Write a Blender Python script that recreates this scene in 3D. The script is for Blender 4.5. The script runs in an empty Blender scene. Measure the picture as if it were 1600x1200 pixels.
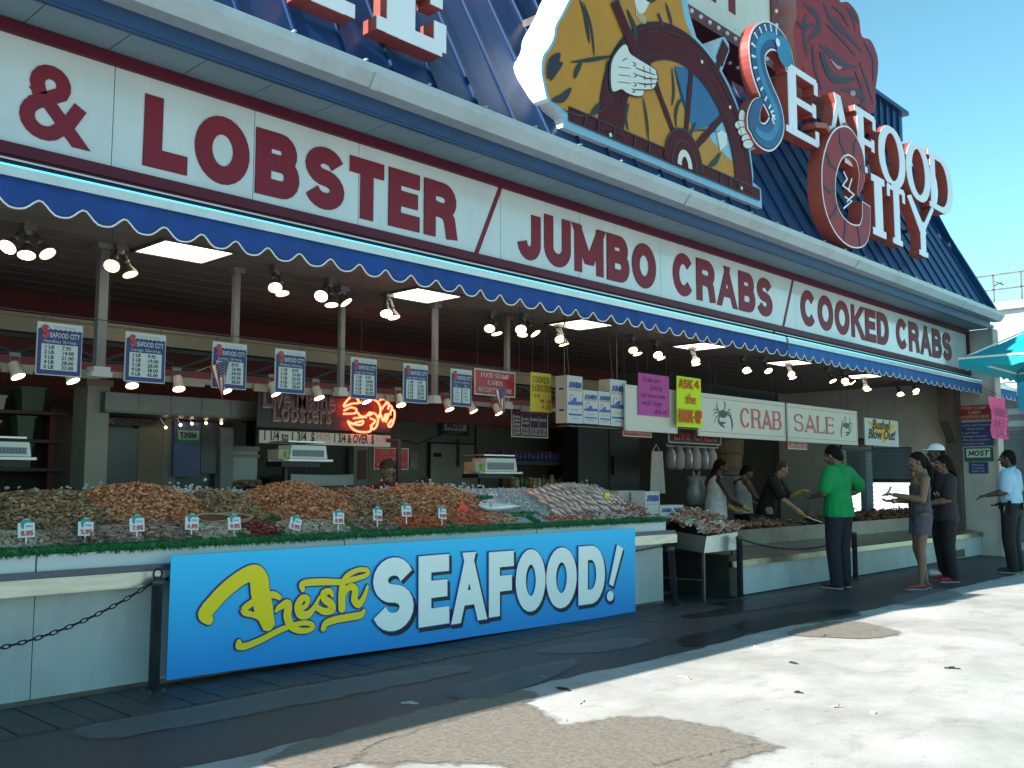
import bpy, bmesh, math, random
from mathutils import Vector, Matrix
R = math.radians
random.seed(7)
SC = bpy.context.scene
COL = SC.collection

# ------------------------------------------------------------------ camera
EYE = Vector((0, 0, 1.4))
FPX = 1500.0
PITCH = math.atan2(150, 1500)
YAW = R(43.5)
_fh = Vector((math.cos(YAW), math.sin(YAW), 0))
CR = Vector((math.sin(YAW), -math.cos(YAW), 0))
CF = _fh * math.cos(PITCH) + Vector((0, 0, math.sin(PITCH)))
CU = -_fh * math.sin(PITCH) + Vector((0, 0, math.cos(PITCH)))
cam = bpy.data.objects.new('camera', bpy.data.cameras.new('camera'))
COL.objects.link(cam)
cam.data.sensor_width = 36.0
cam.data.lens = FPX * 36.0 / 1600.0
cam.data.clip_start = 0.05
cam.data.clip_end = 5000
mw = Matrix((CR, CU, -CF)).transposed().to_4x4()
mw.translation = EYE
cam.matrix_world = mw
SC.camera = cam

# ------------------------------------------------------------------ light
SUN = Vector((-1.3, 0.267, 1.0)).normalized()
sl = bpy.data.lights.new('sun', 'SUN')
sl.energy = 5.0
sl.angle = R(0.5)
sl.color = (1.0, 0.95, 0.87)
so = bpy.data.objects.new('sun', sl)
COL.objects.link(so)
so.rotation_euler = (-SUN).to_track_quat('-Z', 'Y').to_euler()
W = bpy.data.worlds.new('World')
SC.world = W
W.use_nodes = True
_nt = W.node_tree
_bg = _nt.nodes['Background']
_sky = _nt.nodes.new('ShaderNodeTexSky')
_sky.sky_type = 'NISHITA'
_sky.sun_disc = False
_sky.sun_elevation = math.asin(SUN.z)
_sky.sun_rotation = math.atan2(SUN.x, SUN.y)
_sky.air_density = 1.0
_sky.dust_density = 0.2
_sky.ozone_density = 1.0
_mx = _nt.nodes.new('ShaderNodeMix'); _mx.data_type = 'RGBA'; _mx.blend_type = 'MULTIPLY'
_mx.inputs[0].default_value = 1.0
_mx.inputs[7].default_value = (1.10, 1.74, 1.52, 1)
_nt.links.new(_sky.outputs[0], _mx.inputs[6])
_nt.links.new(_mx.outputs[2], _bg.inputs[0])
_bg.inputs[1].default_value = 0.07
SC.view_settings.view_transform = 'Standard'
SC.view_settings.look = 'None'
SC.view_settings.gamma = 1
SC.view_settings.exposure = 1.1
SC.cycles.use_denoising = True
SC.cycles.max_bounces = 8
SC.cycles.sample_clamp_indirect = 6

def P(px, py, y):
    """the point of the plane y = const that the photograph shows at (px, py)"""
    d = CR * ((px - 800) / FPX) - CU * ((py - 600) / FPX) + CF
    return EYE + d * (y / d.y)
def PZ(px, py, z):
    d = CR * ((px - 800) / FPX) - CU * ((py - 600) / FPX) + CF
    return EYE + d * ((z - EYE.z) / d.z)
def PX(px, py, x):
    d = CR * ((px - 800) / FPX) - CU * ((py - 600) / FPX) + CF
    return EYE + d * (x / d.x)

# ------------------------------------------------------------------ materials
MATS = {}
def M(name, col=None, rough=0.6, metal=0.0, var=0.0, scale=6.0, bump=0.0, bscale=40.0, emit=None, es=0.0,
      coat=0.0, spec=0.5, dirt=0.0, trans=0.0, grad=None, alpha=1.0, sss=0.0, detail=6.0, stretch=None):
    if name in MATS: return MATS[name]
    m = bpy.data.materials.new(name)
    m.use_nodes = True
    nt = m.node_tree
    b = nt.nodes['Principled BSDF']
    c = (*col, 1)
    b.inputs['Base Color'].default_value = c
    b.inputs['Roughness'].default_value = rough
    b.inputs['Metallic'].default_value = metal
    b.inputs['Specular IOR Level'].default_value = spec
    if coat: b.inputs['Coat Weight'].default_value = coat
    if trans: b.inputs['Transmission Weight'].default_value = trans
    if sss:
        b.inputs['Subsurface Weight'].default_value = sss
        b.inputs['Subsurface Radius'].default_value = (0.01, 0.006, 0.004)
    if emit:
        b.inputs['Emission Color'].default_value = (*emit, 1)
        b.inputs['Emission Strength'].default_value = es
        if grad:
            lw = nt.nodes.new('ShaderNodeLayerWeight'); lw.inputs[0].default_value = .5
            mr = nt.nodes.new('ShaderNodeMapRange'); mr.inputs[3].default_value = es; mr.inputs[4].default_value = grad
            nt.links.new(lw.outputs['Facing'], mr.inputs[0]); nt.links.new(mr.outputs[0], b.inputs['Emission Strength'])
    if var or bump or dirt:
        tc = nt.nodes.new('ShaderNodeTexCoord')
        mp = nt.nodes.new('ShaderNodeMapping')
        nt.links.new(tc.outputs['Object'], mp.inputs[0])
        if stretch: mp.inputs['Scale'].default_value = stretch
    if var:
        n = nt.nodes.new('ShaderNodeTexNoise')
        n.inputs['Scale'].default_value = scale
        n.inputs['Detail'].default_value = detail
        n.inputs['Roughness'].default_value = 0.65
        nt.links.new(mp.outputs[0], n.inputs['Vector'])
        rp = nt.nodes.new('ShaderNodeValToRGB')
        rp.color_ramp.elements[0].position = 0.3
        rp.color_ramp.elements[1].position = 0.72
        lo = 1 - var; hi = 1 + var * 0.7
        rp.color_ramp.elements[0].color = (*[min(1, k * lo) for k in col], 1)
        rp.color_ramp.elements[1].color = (*[min(1, k * hi) for k in col], 1)
        nt.links.new(n.outputs[0], rp.inputs[0])
        out = rp.outputs[0]
        if dirt:
            n2 = nt.nodes.new('ShaderNodeTexNoise')
            n2.inputs['Scale'].default_value = 1.7
            n2.inputs['Detail'].default_value = 8
            n2.inputs['Roughness'].default_value = 0.7
            nt.links.new(mp.outputs[0], n2.inputs['Vector'])
            r2 = nt.nodes.new('ShaderNodeValToRGB')
            r2.color_ramp.elements[0].position = 0.45
            r2.color_ramp.elements[1].position = 0.75
            r2.color_ramp.elements[0].color = (0, 0, 0, 1)
            r2.color_ramp.elements[1].color = (dirt, dirt, dirt, 1)
            nt.links.new(n2.outputs[0], r2.inputs[0])
            mx = nt.nodes.new('ShaderNodeMix'); mx.data_type = 'RGBA'
            mx.inputs[7].default_value = (0.09, 0.075, 0.06, 1)
            nt.links.new(r2.outputs[0], mx.inputs[0])
            nt.links.new(out, mx.inputs[6])
            out = mx.outputs[2]
        nt.links.new(out, b.inputs['Base Color'])
        rr = nt.nodes.new('ShaderNodeMapRange')
        rr.inputs[3].default_value = max(0.02, rough - 0.1); rr.inputs[4].default_value = min(1, rough + 0.12)
        nt.links.new(n.outputs[0], rr.inputs[0])
        nt.links.new(rr.outputs[0], b.inputs['Roughness'])
    if bump:
        n = nt.nodes.new('ShaderNodeTexNoise')
        n.inputs['Scale'].default_value = bscale
        n.inputs['Detail'].default_value = 5
        nt.links.new(mp.outputs[0], n.inputs['Vector'])
        bp = nt.nodes.new('ShaderNodeBump')
        bp.inputs['Strength'].default_value = bump
        bp.inputs['Distance'].default_value = 0.02
        nt.links.new(n.outputs[0], bp.inputs['Height'])
        nt.links.new(bp.outputs[0], b.inputs['Normal'])
    MATS[name] = m
    return m

# ------------------------------------------------------------------ mesh builder
class MB:
    def __init__(s):
        s.v = []; s.f = []; s.mi = []; s.k = 0
    def add(s, vs, fs, m=0):
        o = len(s.v)
        s.v.extend([tuple(v) for v in vs])
        for f in fs:
            s.f.append(tuple(i + o for i in f)); s.mi.append(m)
    def box(s, x0, x1, y0, y1, z0, z1, m=0):
        vs = [(x, y, z) for z in (z0, z1) for y in (y0, y1) for x in (x0, x1)]
        s.add(vs, [(0, 2, 3, 1), (4, 5, 7, 6), (0, 1, 5, 4), (2, 6, 7, 3), (0, 4, 6, 2), (1, 3, 7, 5)], m)
    def obox(s, c, ax, ay, az, m=0):
        c = Vector(c); ax, ay, az = Vector(ax), Vector(ay), Vector(az)
        vs = [c + ax * i + ay * j + az * k for k in (-1, 1) for j in (-1, 1) for i in (-1, 1)]
        s.add(vs, [(0, 2, 3, 1), (4, 5, 7, 6), (0, 1, 5, 4), (2, 6, 7, 3), (0, 4, 6, 2), (1, 3, 7, 5)], m)
    def bar(s, p, q, w, h=None, m=0):
        p, q = Vector(p), Vector(q); d = (q - p)
        t = d.normalized(); up = Vector((0, 0, 1)) if abs(t.z) < .9 else Vector((0, 1, 0))
        a = t.cross(up).normalized(); b = a.cross(t).normalized()
        s.obox((p + q) / 2, d / 2, a * w / 2, b * (h or w) / 2, m)
    def prism(s, poly, y0, y1, m=0, mside=None):
        """poly: (x, z) outline; y0 is the front"""
        n = len(poly)
        vs = [(x, y0, z) for x, z in poly] + [(x, y1, z) for x, z in poly]
        o = len(s.v); s.v.extend(vs)
        s.f.append(tuple(range(o, o + n))); s.mi.append(m)
        s.f.append(tuple(range(o + 2 * n - 1, o + n - 1, -1))); s.mi.append(m if mside is None else mside)
        for i in range(n):
            j = (i + 1) % n
            s.f.append((o + i, o + n + i, o + n + j, o + j)); s.mi.append(m if mside is None else mside)
    def flat(s, poly, y, m=0):
        o = len(s.v); s.v.extend([(x, y, z) for x, z in poly])
        s.f.append(tuple(range(o, o + len(poly)))); s.mi.append(m)
    def tube(s, path, r, n=8, m=0, cap=True, close=False):
        path = [Vector(p) for p in path]
        rs = r if isinstance(r, (list, tuple)) else [r] * len(path)
        o = len(s.v); L = len(path); prev = None
        for i, p in enumerate(path):
            if close: t = (path[(i + 1) % L] - path[i - 1])
            else: t = path[min(i + 1, L - 1)] - path[max(i - 1, 0)]
            t = t.normalized() if t.length > 1e-9 else Vector((0, 0, 1))
            if prev is None:
                a = t.cross(Vector((0, 0, 1)) if abs(t.z) < .9 else Vector((1, 0, 0))).normalized()
            else:
                a = (prev - t * prev.dot(t)).normalized()
            prev = a; b = t.cross(a)
            for k in range(n):
                an = 2 * math.pi * k / n
                s.v.append(tuple(p + (a * math.cos(an) + b * math.sin(an)) * rs[i]))
        for i in range(L if close else L - 1):
            for k in range(n):
                j = (i + 1) % L; k2 = (k + 1) % n
                s.f.append((o + i * n + k, o + i * n + k2, o + j * n + k2, o + j * n + k)); s.mi.append(m)
        if cap and not close:
            s.f.append(tuple(o + k for k in range(n - 1, -1, -1))); s.mi.append(m)
            s.f.append(tuple(o + (L - 1) * n + k for k in range(n))); s.mi.append(m)
    def lathe(s, prof, o=(0, 0, 0), ax=(0, 0, 1), n=14, m=0, ms=None):
        """prof: (r, h) along axis ax from o"""
        ax = Vector(ax).normalized(); o3 = Vector(o)
        a = ax.cross(Vector((0, 1, 0)) if abs(ax.y) < .9 else Vector((1, 0, 0))).normalized(); b = ax.cross(a)
        st = len(s.v)
        for r, h in prof:
            for k in range(n):
                an = 2 * math.pi * k / n
                s.v.append(tuple(o3 + ax * h + (a * math.cos(an) + b * math.sin(an)) * max(r, 1e-4)))
        for i in range(len(prof) - 1):
            for k in range(n):
                k2 = (k + 1) % n
                s.f.append((st + i * n + k, st + i * n + k2, st + (i + 1) * n + k2, st + (i + 1) * n + k))
                s.mi.append(ms[i] if ms else m)
        s.f.append(tuple(st + k for k in range(n - 1, -1, -1))); s.mi.append(ms[0] if ms else m)
        e = st + (len(prof) - 1) * n
        s.f.append(tuple(e + k for k in range(n))); s.mi.append(ms[-1] if ms else m)
    def ball(s, c, r, nu=12, nv=8, m=0, rot=None):
        r = (r, r, r) if not isinstance(r, (tuple, list)) else r
        o = len(s.v); c = Vector(c)
        for i in range(nv + 1):
            th = math.pi * i / nv
            for k in range(nu):
                ph = 2 * math.pi * k / nu
                p = Vector((r[0] * math.sin(th) * math.cos(ph), r[1] * math.sin(th) * math.sin(ph), r[2] * math.cos(th)))
                if rot is not None: p = rot @ p
                s.v.append(tuple(c + p))
        for i in range(nv):
            for k in range(nu):
                k2 = (k + 1) % nu
                s.f.append((o + i * nu + k, o + (i + 1) * nu + k, o + (i + 1) * nu + k2, o + i * nu + k2)); s.mi.append(m)
    def caps(s, p, q, r1, r2, sq=1.0, side=None, n=14, m=0):
        """rounded cone from p to q; sq squashes the section across 'side'"""
        p, q = Vector(p), Vector(q); d = q - p; L = d.length
        t = d.normalized() if L > 1e-6 else Vector((0, 0, 1))
        if side is None: side = Vector((1, 0, 0)) if abs(t.x) < .8 else Vector((0, 1, 0))
        a = (Vector(side) - t * Vector(side).dot(t)).normalized(); b = t.cross(a)
        st = len(s.v); rings = []
        for i in range(5): an = math.pi / 2 * (1 - i / 4); rings.append((-r1 * math.sin(an), r1 * math.cos(an)))
        for i in range(1, 4): rings.append((L * i / 4, r1 + (r2 - r1) * i / 4))
        for i in range(5): an = math.pi / 2 * i / 4; rings.append((L + r2 * math.sin(an), r2 * math.cos(an)))
        for h, r in rings:
            r = max(r, 1e-4)
            for k in range(n):
                an = 2 * math.pi * k / n
                s.v.append(tuple(p + t * h + a * (math.cos(an) * r) + b * (math.sin(an) * r * sq)))
        for i in range(len(rings) - 1):
            for k in range(n):
                k2 = (k + 1) % n
                s.f.append((st + i * n + k, st + i * n + k2, st + (i + 1) * n + k2, st + (i + 1) * n + k)); s.mi.append(m)
    def grid(s, fn, nu, nv, m=0):
        o = len(s.v)
        for j in range(nv + 1):
            for i in range(nu + 1): s.v.append(tuple(fn(i / nu, j / nv)))
        for j in range(nv):
            for i in range(nu):
                a = o + j * (nu + 1) + i
                s.f.append((a, a + 1, a + nu + 2, a + nu + 1)); s.mi.append(m)
    def stroke(s, pts, w, y, d=0.004, m=0, ms=None, ext=True, closed=False, clampz=None, chunk=0):
        if chunk and len(pts) > chunk + 2:
            ws = list(w); i = 0; n = len(pts)
            while i < n - 1:
                e = min(n, i + chunk + 1); e = n if n - e < 3 else e
                s.stroke(pts[i:e], ws[i:e], y, d, m, ms, .25 if i == 0 or e == n else .03, False, clampz); i = e - 1
            return
        """brush stroke of width w (number, list or fn(tangent)) along (x, z) points; front face at y, depth d"""
        n = len(pts); pts = [Vector((p[0], p[1])) for p in pts]
        y = y - s.k * 0.00035; s.k = (s.k + 1) % 14
        L = []; Rr = []
        for i in range(n):
            if closed: t0 = pts[i] - pts[i - 1]; t1 = pts[(i + 1) % n] - pts[i]
            else:
                t0 = pts[i] - pts[max(i - 1, 0)]; t1 = pts[min(i + 1, n - 1)] - pts[i]
            if t0.length < 1e-9: t0 = t1
            if t1.length < 1e-9: t1 = t0
            t0 = t0.normalized(); t1 = t1.normalized(); t = (t0 + t1)
            t = t.normalized() if t.length > 1e-6 else t1
            nn = Vector((-t.y, t.x)); c = max(0.45, nn.dot(Vector((-t1.y, t1.x))))
            ww = w(t) if callable(w) else (w[i] if isinstance(w, (list, tuple)) else w)
            p = pts[i].copy()
            if ext and not closed:
                if i == 0: p = p - t1 * ww * (0.5 if ext is True else ext)
                if i == n - 1: p = p + t0 * ww * (0.5 if ext is True else ext)
            L.append(p + nn * ww / 2 / c); Rr.append(p - nn * ww / 2 / c)
        if clampz:
            for q in L + Rr: q.y = min(max(q.y, clampz[0]), clampz[1])
        o = len(s.v)
        for q in L: s.v.append((q.x, y, q.y))
        for q in Rr: s.v.append((q.x, y, q.y))
        for q in L: s.v.append((q.x, y + d, q.y))
        for q in Rr: s.v.append((q.x, y + d, q.y))
        sm = m if ms is None else ms
        for i in range(n if closed else n - 1):
            j = (i + 1) % n
            s.f.append((o + i, o + j, o + n + j, o + n + i)); s.mi.append(m)
            s.f.append((o + i, o + 2 * n + i, o + 2 * n + j, o + j)); s.mi.append(sm)
            s.f.append((o + n + i, o + n + j, o + 3 * n + j, o + 3 * n + i)); s.mi.append(sm)
        if not closed:
            for i in (0, n - 1):
                s.f.append((o + i, o + n + i, o + 3 * n + i, o + 2 * n + i)); s.mi.append(sm)
    def build(s, name, mats, parent=None, smooth=False, loc=None, fix=False, rotz=None):
        me = bpy.data.meshes.new(name)
        me.from_pydata(s.v, [], s.f)
        mats = mats if isinstance(mats, (list, tuple)) else [mats]
        for m in mats: me.materials.append(m)
        if len(mats) > 1: me.polygons.foreach_set('material_index', s.mi)
        if fix:
            bm = bmesh.new(); bm.from_mesh(me)
            bmesh.ops.recalc_face_normals(bm, faces=bm.faces)
            bm.to_mesh(me); bm.free()
        if smooth: me.polygons.foreach_set('use_smooth', [True] * len(me.polygons))
        me.update()
        o = bpy.data.objects.new(name, me)
        COL.objects.link(o)
        if parent is not None: o.parent = parent
        if loc is not None: o.location = loc
        if rotz is not None: o.rotation_euler.z = rotz
        return o

def tag(o, label=None, cat=None, group=None, kind=None):
    if label: o['label'] = label
    if cat: o['category'] = cat
    if group: o['group'] = group
    if kind: o['kind'] = kind
    return o
def thing(name, label, cat, loc=(0, 0, 0), rotz=0, group=None):
    o = bpy.data.objects.new(name, None)
    o.empty_display_size = 0.1
    COL.objects.link(o)
    o.location = loc; o.rotation_euler.z = rotz
    return tag(o, label, cat, group)
def copy_tree(o, parent=None):
    c = o.copy(); COL.objects.link(c)
    if parent is not None: c.parent = parent
    for ch in list(o.children): copy_tree(ch, c)
    return c
def structure(o): o['kind'] = 'structure'; return o

# ------------------------------------------------------------------ lettering
def arc(cx, cy, rx, ry, a0, a1, n=9):
    return [(cx + rx * math.cos(R(a0 + (a1 - a0) * i / n)), cy + ry * math.sin(R(a0 + (a1 - a0) * i / n))) for i in range(n + 1)]
GLY = {
 'A': (.82, [[(0, 0), (.5, 1)], [(.5, 1), (1, 0)], [(.2, .3), (.8, .3)]]),
 'B': (.74, [[(0, 0), (0, 1)], [(0, 1), (.5, 1)] + arc(.6, .77, .3, .23, 90, -90) + [(0, .54)], [(.3, .54), (.62, .54)] + arc(.64, .27, .36, .27, 90, -90) + [(0, 0)]]),
 'C': (.80, [arc(.5, .5, .5, .5, 42, 318, 18)]),
 'D': (.76, [[(0, 0), (0, 1)], [(0, 1), (.45, 1)] + arc(.45, .5, .55, .5, 82, -82, 12) + [(.45, 0), (0, 0)]]),
 'E': (.66, [[(0, 0), (0, 1)], [(0, 1), (1, 1)], [(0, .52), (.9, .52)], [(0, 0), (1, 0)]]),
 'F': (.62, [[(0, 0), (0, 1)], [(0, 1), (1, 1)], [(0, .5), (.85, .5)]]),
 'G': (.82, [arc(.5, .5, .5, .5, 42, 345, 18), [(.98, .4), (.55, .4)], [(.98, .4), (.98, 0)]]),
 'H': (.76, [[(0, 0), (0, 1)], [(1, 0), (1, 1)], [(0, .5), (1, .5)]]),
 'I': (.22, [[(.5, 0), (.5, 1)]]),
 'J': (.62, [[(1, 1), (1, .32)] + arc(.5, .28, .5, .28, -8, -172, 9)]),
 'K': (.78, [[(0, 0), (0, 1)], [(.9, 1), (.08, .4)], [(.33, .6), (1, 0)]]),
 'L': (.62, [[(0, 0), (0, 1)], [(0, 0), (1, 0)]]),
 'M': (.92, [[(0, 0), (0, 1)], [(0, 1), (.5, .1)], [(.5, .1), (1, 1)], [(1, 1), (1, 0)]]),
 'N': (.76, [[(0, 0), (0, 1)], [(0, 1), (1, 0)], [(1, 0), (1, 1)]]),
 'O': (.84, [arc(.5, .5, .5, .5, 90, 450, 26)]),
 'P': (.70, [[(0, 0), (0, 1)], [(0, 1), (.55, 1)] + arc(.62, .74, .38, .26, 90, -90) + [(0, .48)]]),
 'Q': (.84, [arc(.5, .5, .5, .5, 90, 450, 26), [(.6, .25), (1, 0)]]),
 'R': (.76, [[(0, 0), (0, 1)], [(0, 1), (.5, 1)] + arc(.6, .75, .36, .25, 90, -90) + [(0, .5)], [(.45, .5), (.75, .46), (.9, .3), (.98, 0)]]),
 'S': (.72, [arc(.5, .755, .48, .245, 22, 250, 13) + arc(.5, .255, .5, .255, 75, -158, 13)]),
 'T': (.68, [[(0, 1), (1, 1)], [(.5, 1), (.5, 0)]]),
 'U': (.76, [[(0, 1), (0, .36)] + arc(.5, .34, .5, .34, 184, 356, 12) + [(1, .36), (1, 1)]]),
 'V': (.78, [[(0, 1), (.5, 0)], [(.5, 0), (1, 1)]]),
 'W': (1.05, [[(0, 1), (.25, 0)], [(.25, 0), (.5, .9)], [(.5, .9), (.75, 0)], [(.75, 0), (1, 1)]]),
 'X': (.76, [[(0, 0), (1, 1)], [(0, 1), (1, 0)]]),
 'Y': (.78, [[(0, 1), (.5, .45)], [(1, 1), (.5, .45)], [(.5, .5), (.5, 0)]]),
 'Z': (.7, [[(0, 1), (1, 1)], [(1, 1), (0, 0)], [(0, 0), (1, 0)]]),
 '0': (.66, [arc(.5, .5, .5, .5, 90, 450, 22)]),
 '1': (.4, [[(.6, 0), (.6, 1)], [(.6, 1), (.1, .75)]]),
 '2': (.64, [arc(.5, .72, .48, .28, 165, -20, 9) + [(.0, 0)], [(0, 0), (1, 0)]]),
 '3': (.64, [arc(.47, .75, .45, .25, 155, -90, 10), arc(.47, .26, .5, .26, 90, -155, 10)]),
 '4': (.68, [[(.72, 0), (.72, 1)], [(.72, 1), (0, .3)], [(0, .3), (1, .3)]]),
 '5': (.64, [[(.9, 1), (.15, 1)], [(.15, 1), (.08, .5)], arc(.46, .32, .5, .32, 130, -155, 12)]),
 '6': (.66, [arc(.5, .3, .5, .3, 90, 450, 16), [(.02, .3), (.12, .66), (.42, .92), (.8, 1)]]),
 '7': (.62, [[(0, 1), (1, 1)], [(1, 1), (.35, 0)]]),
 '8': (.66, [arc(.5, .75, .42, .25, 90, 450, 16), arc(.5, .26, .5, .26, 90, 450, 16)]),
 '9': (.66, [arc(.5, .7, .5, .3, 90, 450, 16), [(.98, .7), (.88, .34), (.58, .08), (.2, 0)]]),
 '&': (.86, [[(1, 0), (.2, .68)], arc(.44, .8, .27, .2, 205, -35, 10) + [(.2, .48)], arc(.36, .25, .36, .25, 128, 300, 9) + [(.82, .22), (1.0, .46)]]),
 '/': (.5, [[(0, -.05), (1, 1.05)]]), '-': (.4, [[(.1, .45), (.9, .45)]]), '.': (.2, [[(.5, 0), (.5, .04)]]),
 '!': (.22, [[(.5, .36), (.5, 1)], [(.5, 0), (.5, .08)]]), "'": (.2, [[(.5, .8), (.5, 1)]]), ' ': (.32, []),
 '$': (.7, [arc(.5, .7, .46, .2, 22, 255, 12) + arc(.5, .3, .5, .2, 75, -158, 12), [(.5, -.1), (.5, 1.1)]]),
}
def text_mb(mb, s, x, z, h, W=None, weight=.2, y=0, d=0.004, m=0, ms=None, serif=False, slant=0.0, gap=.1, shear=0.0, cond=1.0):
    """block lettering by strokes; x is the left end, z the base line, W the fitted width"""
    tot = sum(GLY[c][0] * cond + gap for c in s) - gap
    k = (W / (tot * h)) if W else 1.0
    cx = 0.0
    for c in s:
        gw, paths = GLY[c]
        gw = gw * cond
        wd = weight * h
        bw = max(gw * h * k - wd, 0.0005); bh = h - (wd if not serif else wd * .44)
        oz = (wd if not serif else wd * .44) / 2
        def T(p):
            zz = oz + p[1] * bh
            xx = wd / 2 + p[0] * bw
            return (x + cx * h * k + xx + slant * zz, z + zz + shear * (cx * h * k + xx))
        cl = (z, z + h) if not shear and c not in '$/' else None
        for pt in paths:
            pp = [T(p) for p in pt]
            closed = len(pt) > 12 and abs(pt[0][0] - pt[-1][0]) < 1e-4 and abs(pt[0][1] - pt[-1][1]) < 1e-4
            if closed: pp = pp[:-1]
            if serif:
                thin = wd * .42
                dw = lambda t: thin + (wd - thin) * min(1, abs(t.y) ** 1.3 * 1.05)
                if c in 'AVMY' and len(pt) == 2:
                    up = (pt[1][0] - pt[0][0]) * (pt[1][1] - pt[0][1]) > 0
                    ww = wd * .5 if up and c != 'M' else wd
                    mb.stroke(pp, ww, y, d, m, ms, True, closed, cl)
                else:
                    mb.stroke(pp, dw, y, d, m, ms, .2, closed, cl)
                if not closed:
                    for e, nb in ((0, 1), (-1, -2)):
                        a = Vector(pp[e]); t = (a - Vector(pp[nb])).normalized()
                        if pt[e][1] in (0, 1) and abs(t.y) > .75 and c not in 'CGSJ' and not (c == 'A' and pt[e][1] == 1) and not (c == 'Y' and pt[e][1] not in (0, 1)) and not (c in 'VMN' and pt[e][1] == 0 and .1 < pt[e][0] < .9):
                            zz = a.y
                            mb.stroke([(a.x - wd * .85, zz), (a.x + wd * .85, zz)], thin * .9, y, d, m, ms, 0, False, cl)
                        elif abs(t.x) > .9 and c in 'EFLTZ' and 0 < abs(pt[e][0] - .5):
                            if pt[e][0] < .05 and c != 'T': continue
                            sg = -1 if pt[e][1] > .8 else (1 if pt[e][1] < .2 else 0)
                            zc = a.y + sg * wd * .35
                            mb.stroke([(a.x, zc - wd * .42), (a.x, zc + wd * .42)], thin * 1.1, y, d, m, ms, 0, False, cl)
                        elif c in 'CGS' and len(pt) > 8:
                            mb.stroke([(a.x, a.y - wd * .4), (a.x, a.y + wd * .4)], thin * 1.1, y, d, m, ms, 0, False, cl)
            elif len(pt) == 2 and abs(pt[0][0] - pt[1][0]) > .05 and abs(pt[0][1] - pt[1][1]) > .05 and c not in '/':
                (xa, za), (xb, zb_) = pp
                if za > zb_: (xa, za), (xb, zb_) = (xb, zb_), (xa, za)
                L_ = math.hypot(xb - xa, zb_ - za); hw = wd * .5 * min(1.3, L_ / (zb_ - za)) * ((.78 if c == 'A' and weight > .225 else .92) if c in 'AVWMKXY' else 1)
                if min(pt[0][1], pt[1][1]) == 0: xa -= (xb - xa) * (oz / (zb_ - za)) ; za -= oz
                if max(pt[0][1], pt[1][1]) == 1: xb += (xb - xa) * (oz / (zb_ - za)); zb_ += oz
                yy = y - mb.k * .00035; mb.k = (mb.k + 1) % 14
                q = [(xa - hw, za), (xa + hw, za), (xb + hw, zb_), (xb - hw, zb_)]
                mb.prism(q, yy, yy + d, m, ms)
            else:
                ex = True
                if c in 'CGSJ' or (len(pt) > 4 and c in '2356'): ex = .12
                if c == 'A': ex = False
                mb.stroke(pp, wd * (.88 if len(pt) == 2 and c in 'AVWKXYMN' else 1), y, d, m, ms, ex, closed, cl)
        cx += gw + gap
    return cx * h * k
def letters(parent, s, x, z, h, W, y, mat, weight=.2, serif=False, d=.004, name='lettering', **kw):
    mb = MB(); text_mb(mb, s, x, z, h, W, weight, y - d, d, 0, None, serif, **kw)
    return mb.build(name, mat, parent)
def bfont(parent, s, x, z, size, y, mat, W=None, bold=0.0, align='LEFT', shear=0.0, name='lettering', d=.002):
    """small print in the built-in typeface, laid on the plane y"""
    c = bpy.data.curves.new('print', 'FONT')
    c.body = s; c.size = size; c.offset = bold * size; c.align_x = align; c.resolution_u = 2; c.shear = shear
    t = bpy.data.objects.new('print', c); COL.objects.link(t)
    bpy.context.view_layer.update()
    me = bpy.data.meshes.new_from_object(t.evaluated_get(bpy.context.evaluated_depsgraph_get()))
    bpy.data.objects.remove(t); bpy.data.curves.remove(c)
    me.materials.clear(); me.materials.append(mat); me.name = name
    xs = [v.co.x for v in me.vertices]
    if not xs: return None
    k = W / max(1e-6, max(xs) - min(xs)) if W else 1
    x0 = min(xs) if W and align == 'LEFT' else 0
    for v in me.vertices: v.co = Vector(((v.co.x - x0) * k + x, y - d, v.co.y + z))
    o = bpy.data.objects.new(name, me); COL.objects.link(o); o.parent = parent
    return o
# ------------------------------------------------------------------ shared materials
MAROON = M('maroon paint', (.18, .013, .030), .5, spec=.25, var=.12, scale=3)
SIGNW = M('sign acrylic', (.55, .60, .62), .16, var=.07, scale=1.6, coat=.3, dirt=.10, stretch=(1, 1, .35))
BLUEROOF = M('blue standing seam metal', (.006, .040, .125), .42, .1, spec=.3, var=.2, scale=1.3, stretch=(1, .4, .4))
BLUETRIM = M('blue trim', (.012, .045, .13), .5, var=.15, scale=2)
GUTW = M('gutter white', (.36, .43, .48), .4, var=.1, scale=2.5, dirt=.35)
SOFFIT = M('soffit panel', (.18, .28, .34), .5, var=.06, scale=1.5, dirt=.12)
DARKGAP = M('dark gap', (.02, .03, .04), .8)
CREAM = M('cream wall', (.27, .25, .215), .7, var=.1, scale=2, dirt=.25)
GREYWALL = M('cold room wall', (.22, .23, .195), .55, var=.08, scale=1.5, dirt=.25)
DKBROWN = M('dark brown wall', (.045, .033, .028), .8, var=.3, scale=2)
DKRED = M('dark red bulkhead', (.11, .006, .008), .6, var=.2, scale=2)
CEIL = M('ceiling board', (.19, .165, .15), .7, var=.1, scale=2, dirt=.2)
BEIGE = M('beige beam', (.17, .135, .095), .6, var=.12, scale=3, dirt=.2)
WHITEP = M('white painted panel', (.44, .48, .50), .38, var=.07, scale=1.8, dirt=.30, stretch=(1, 1, .4))
WHITEB = M('white trim', (.56, .58, .60), .4, var=.05, scale=3, dirt=.12)
STEEL = M('brushed steel', (.50, .50, .50), .34, .9, var=.12, scale=9, stretch=(.2, 1, 3), bump=.05)
STEELD = M('worn dark steel', (.12, .115, .11), .42, .7, var=.35, scale=5)
BLACK = M('black', (.012, .012, .014), .5)
BLACKM = M('black metal', (.02, .02, .022), .4, .6, var=.3, scale=20)
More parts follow.
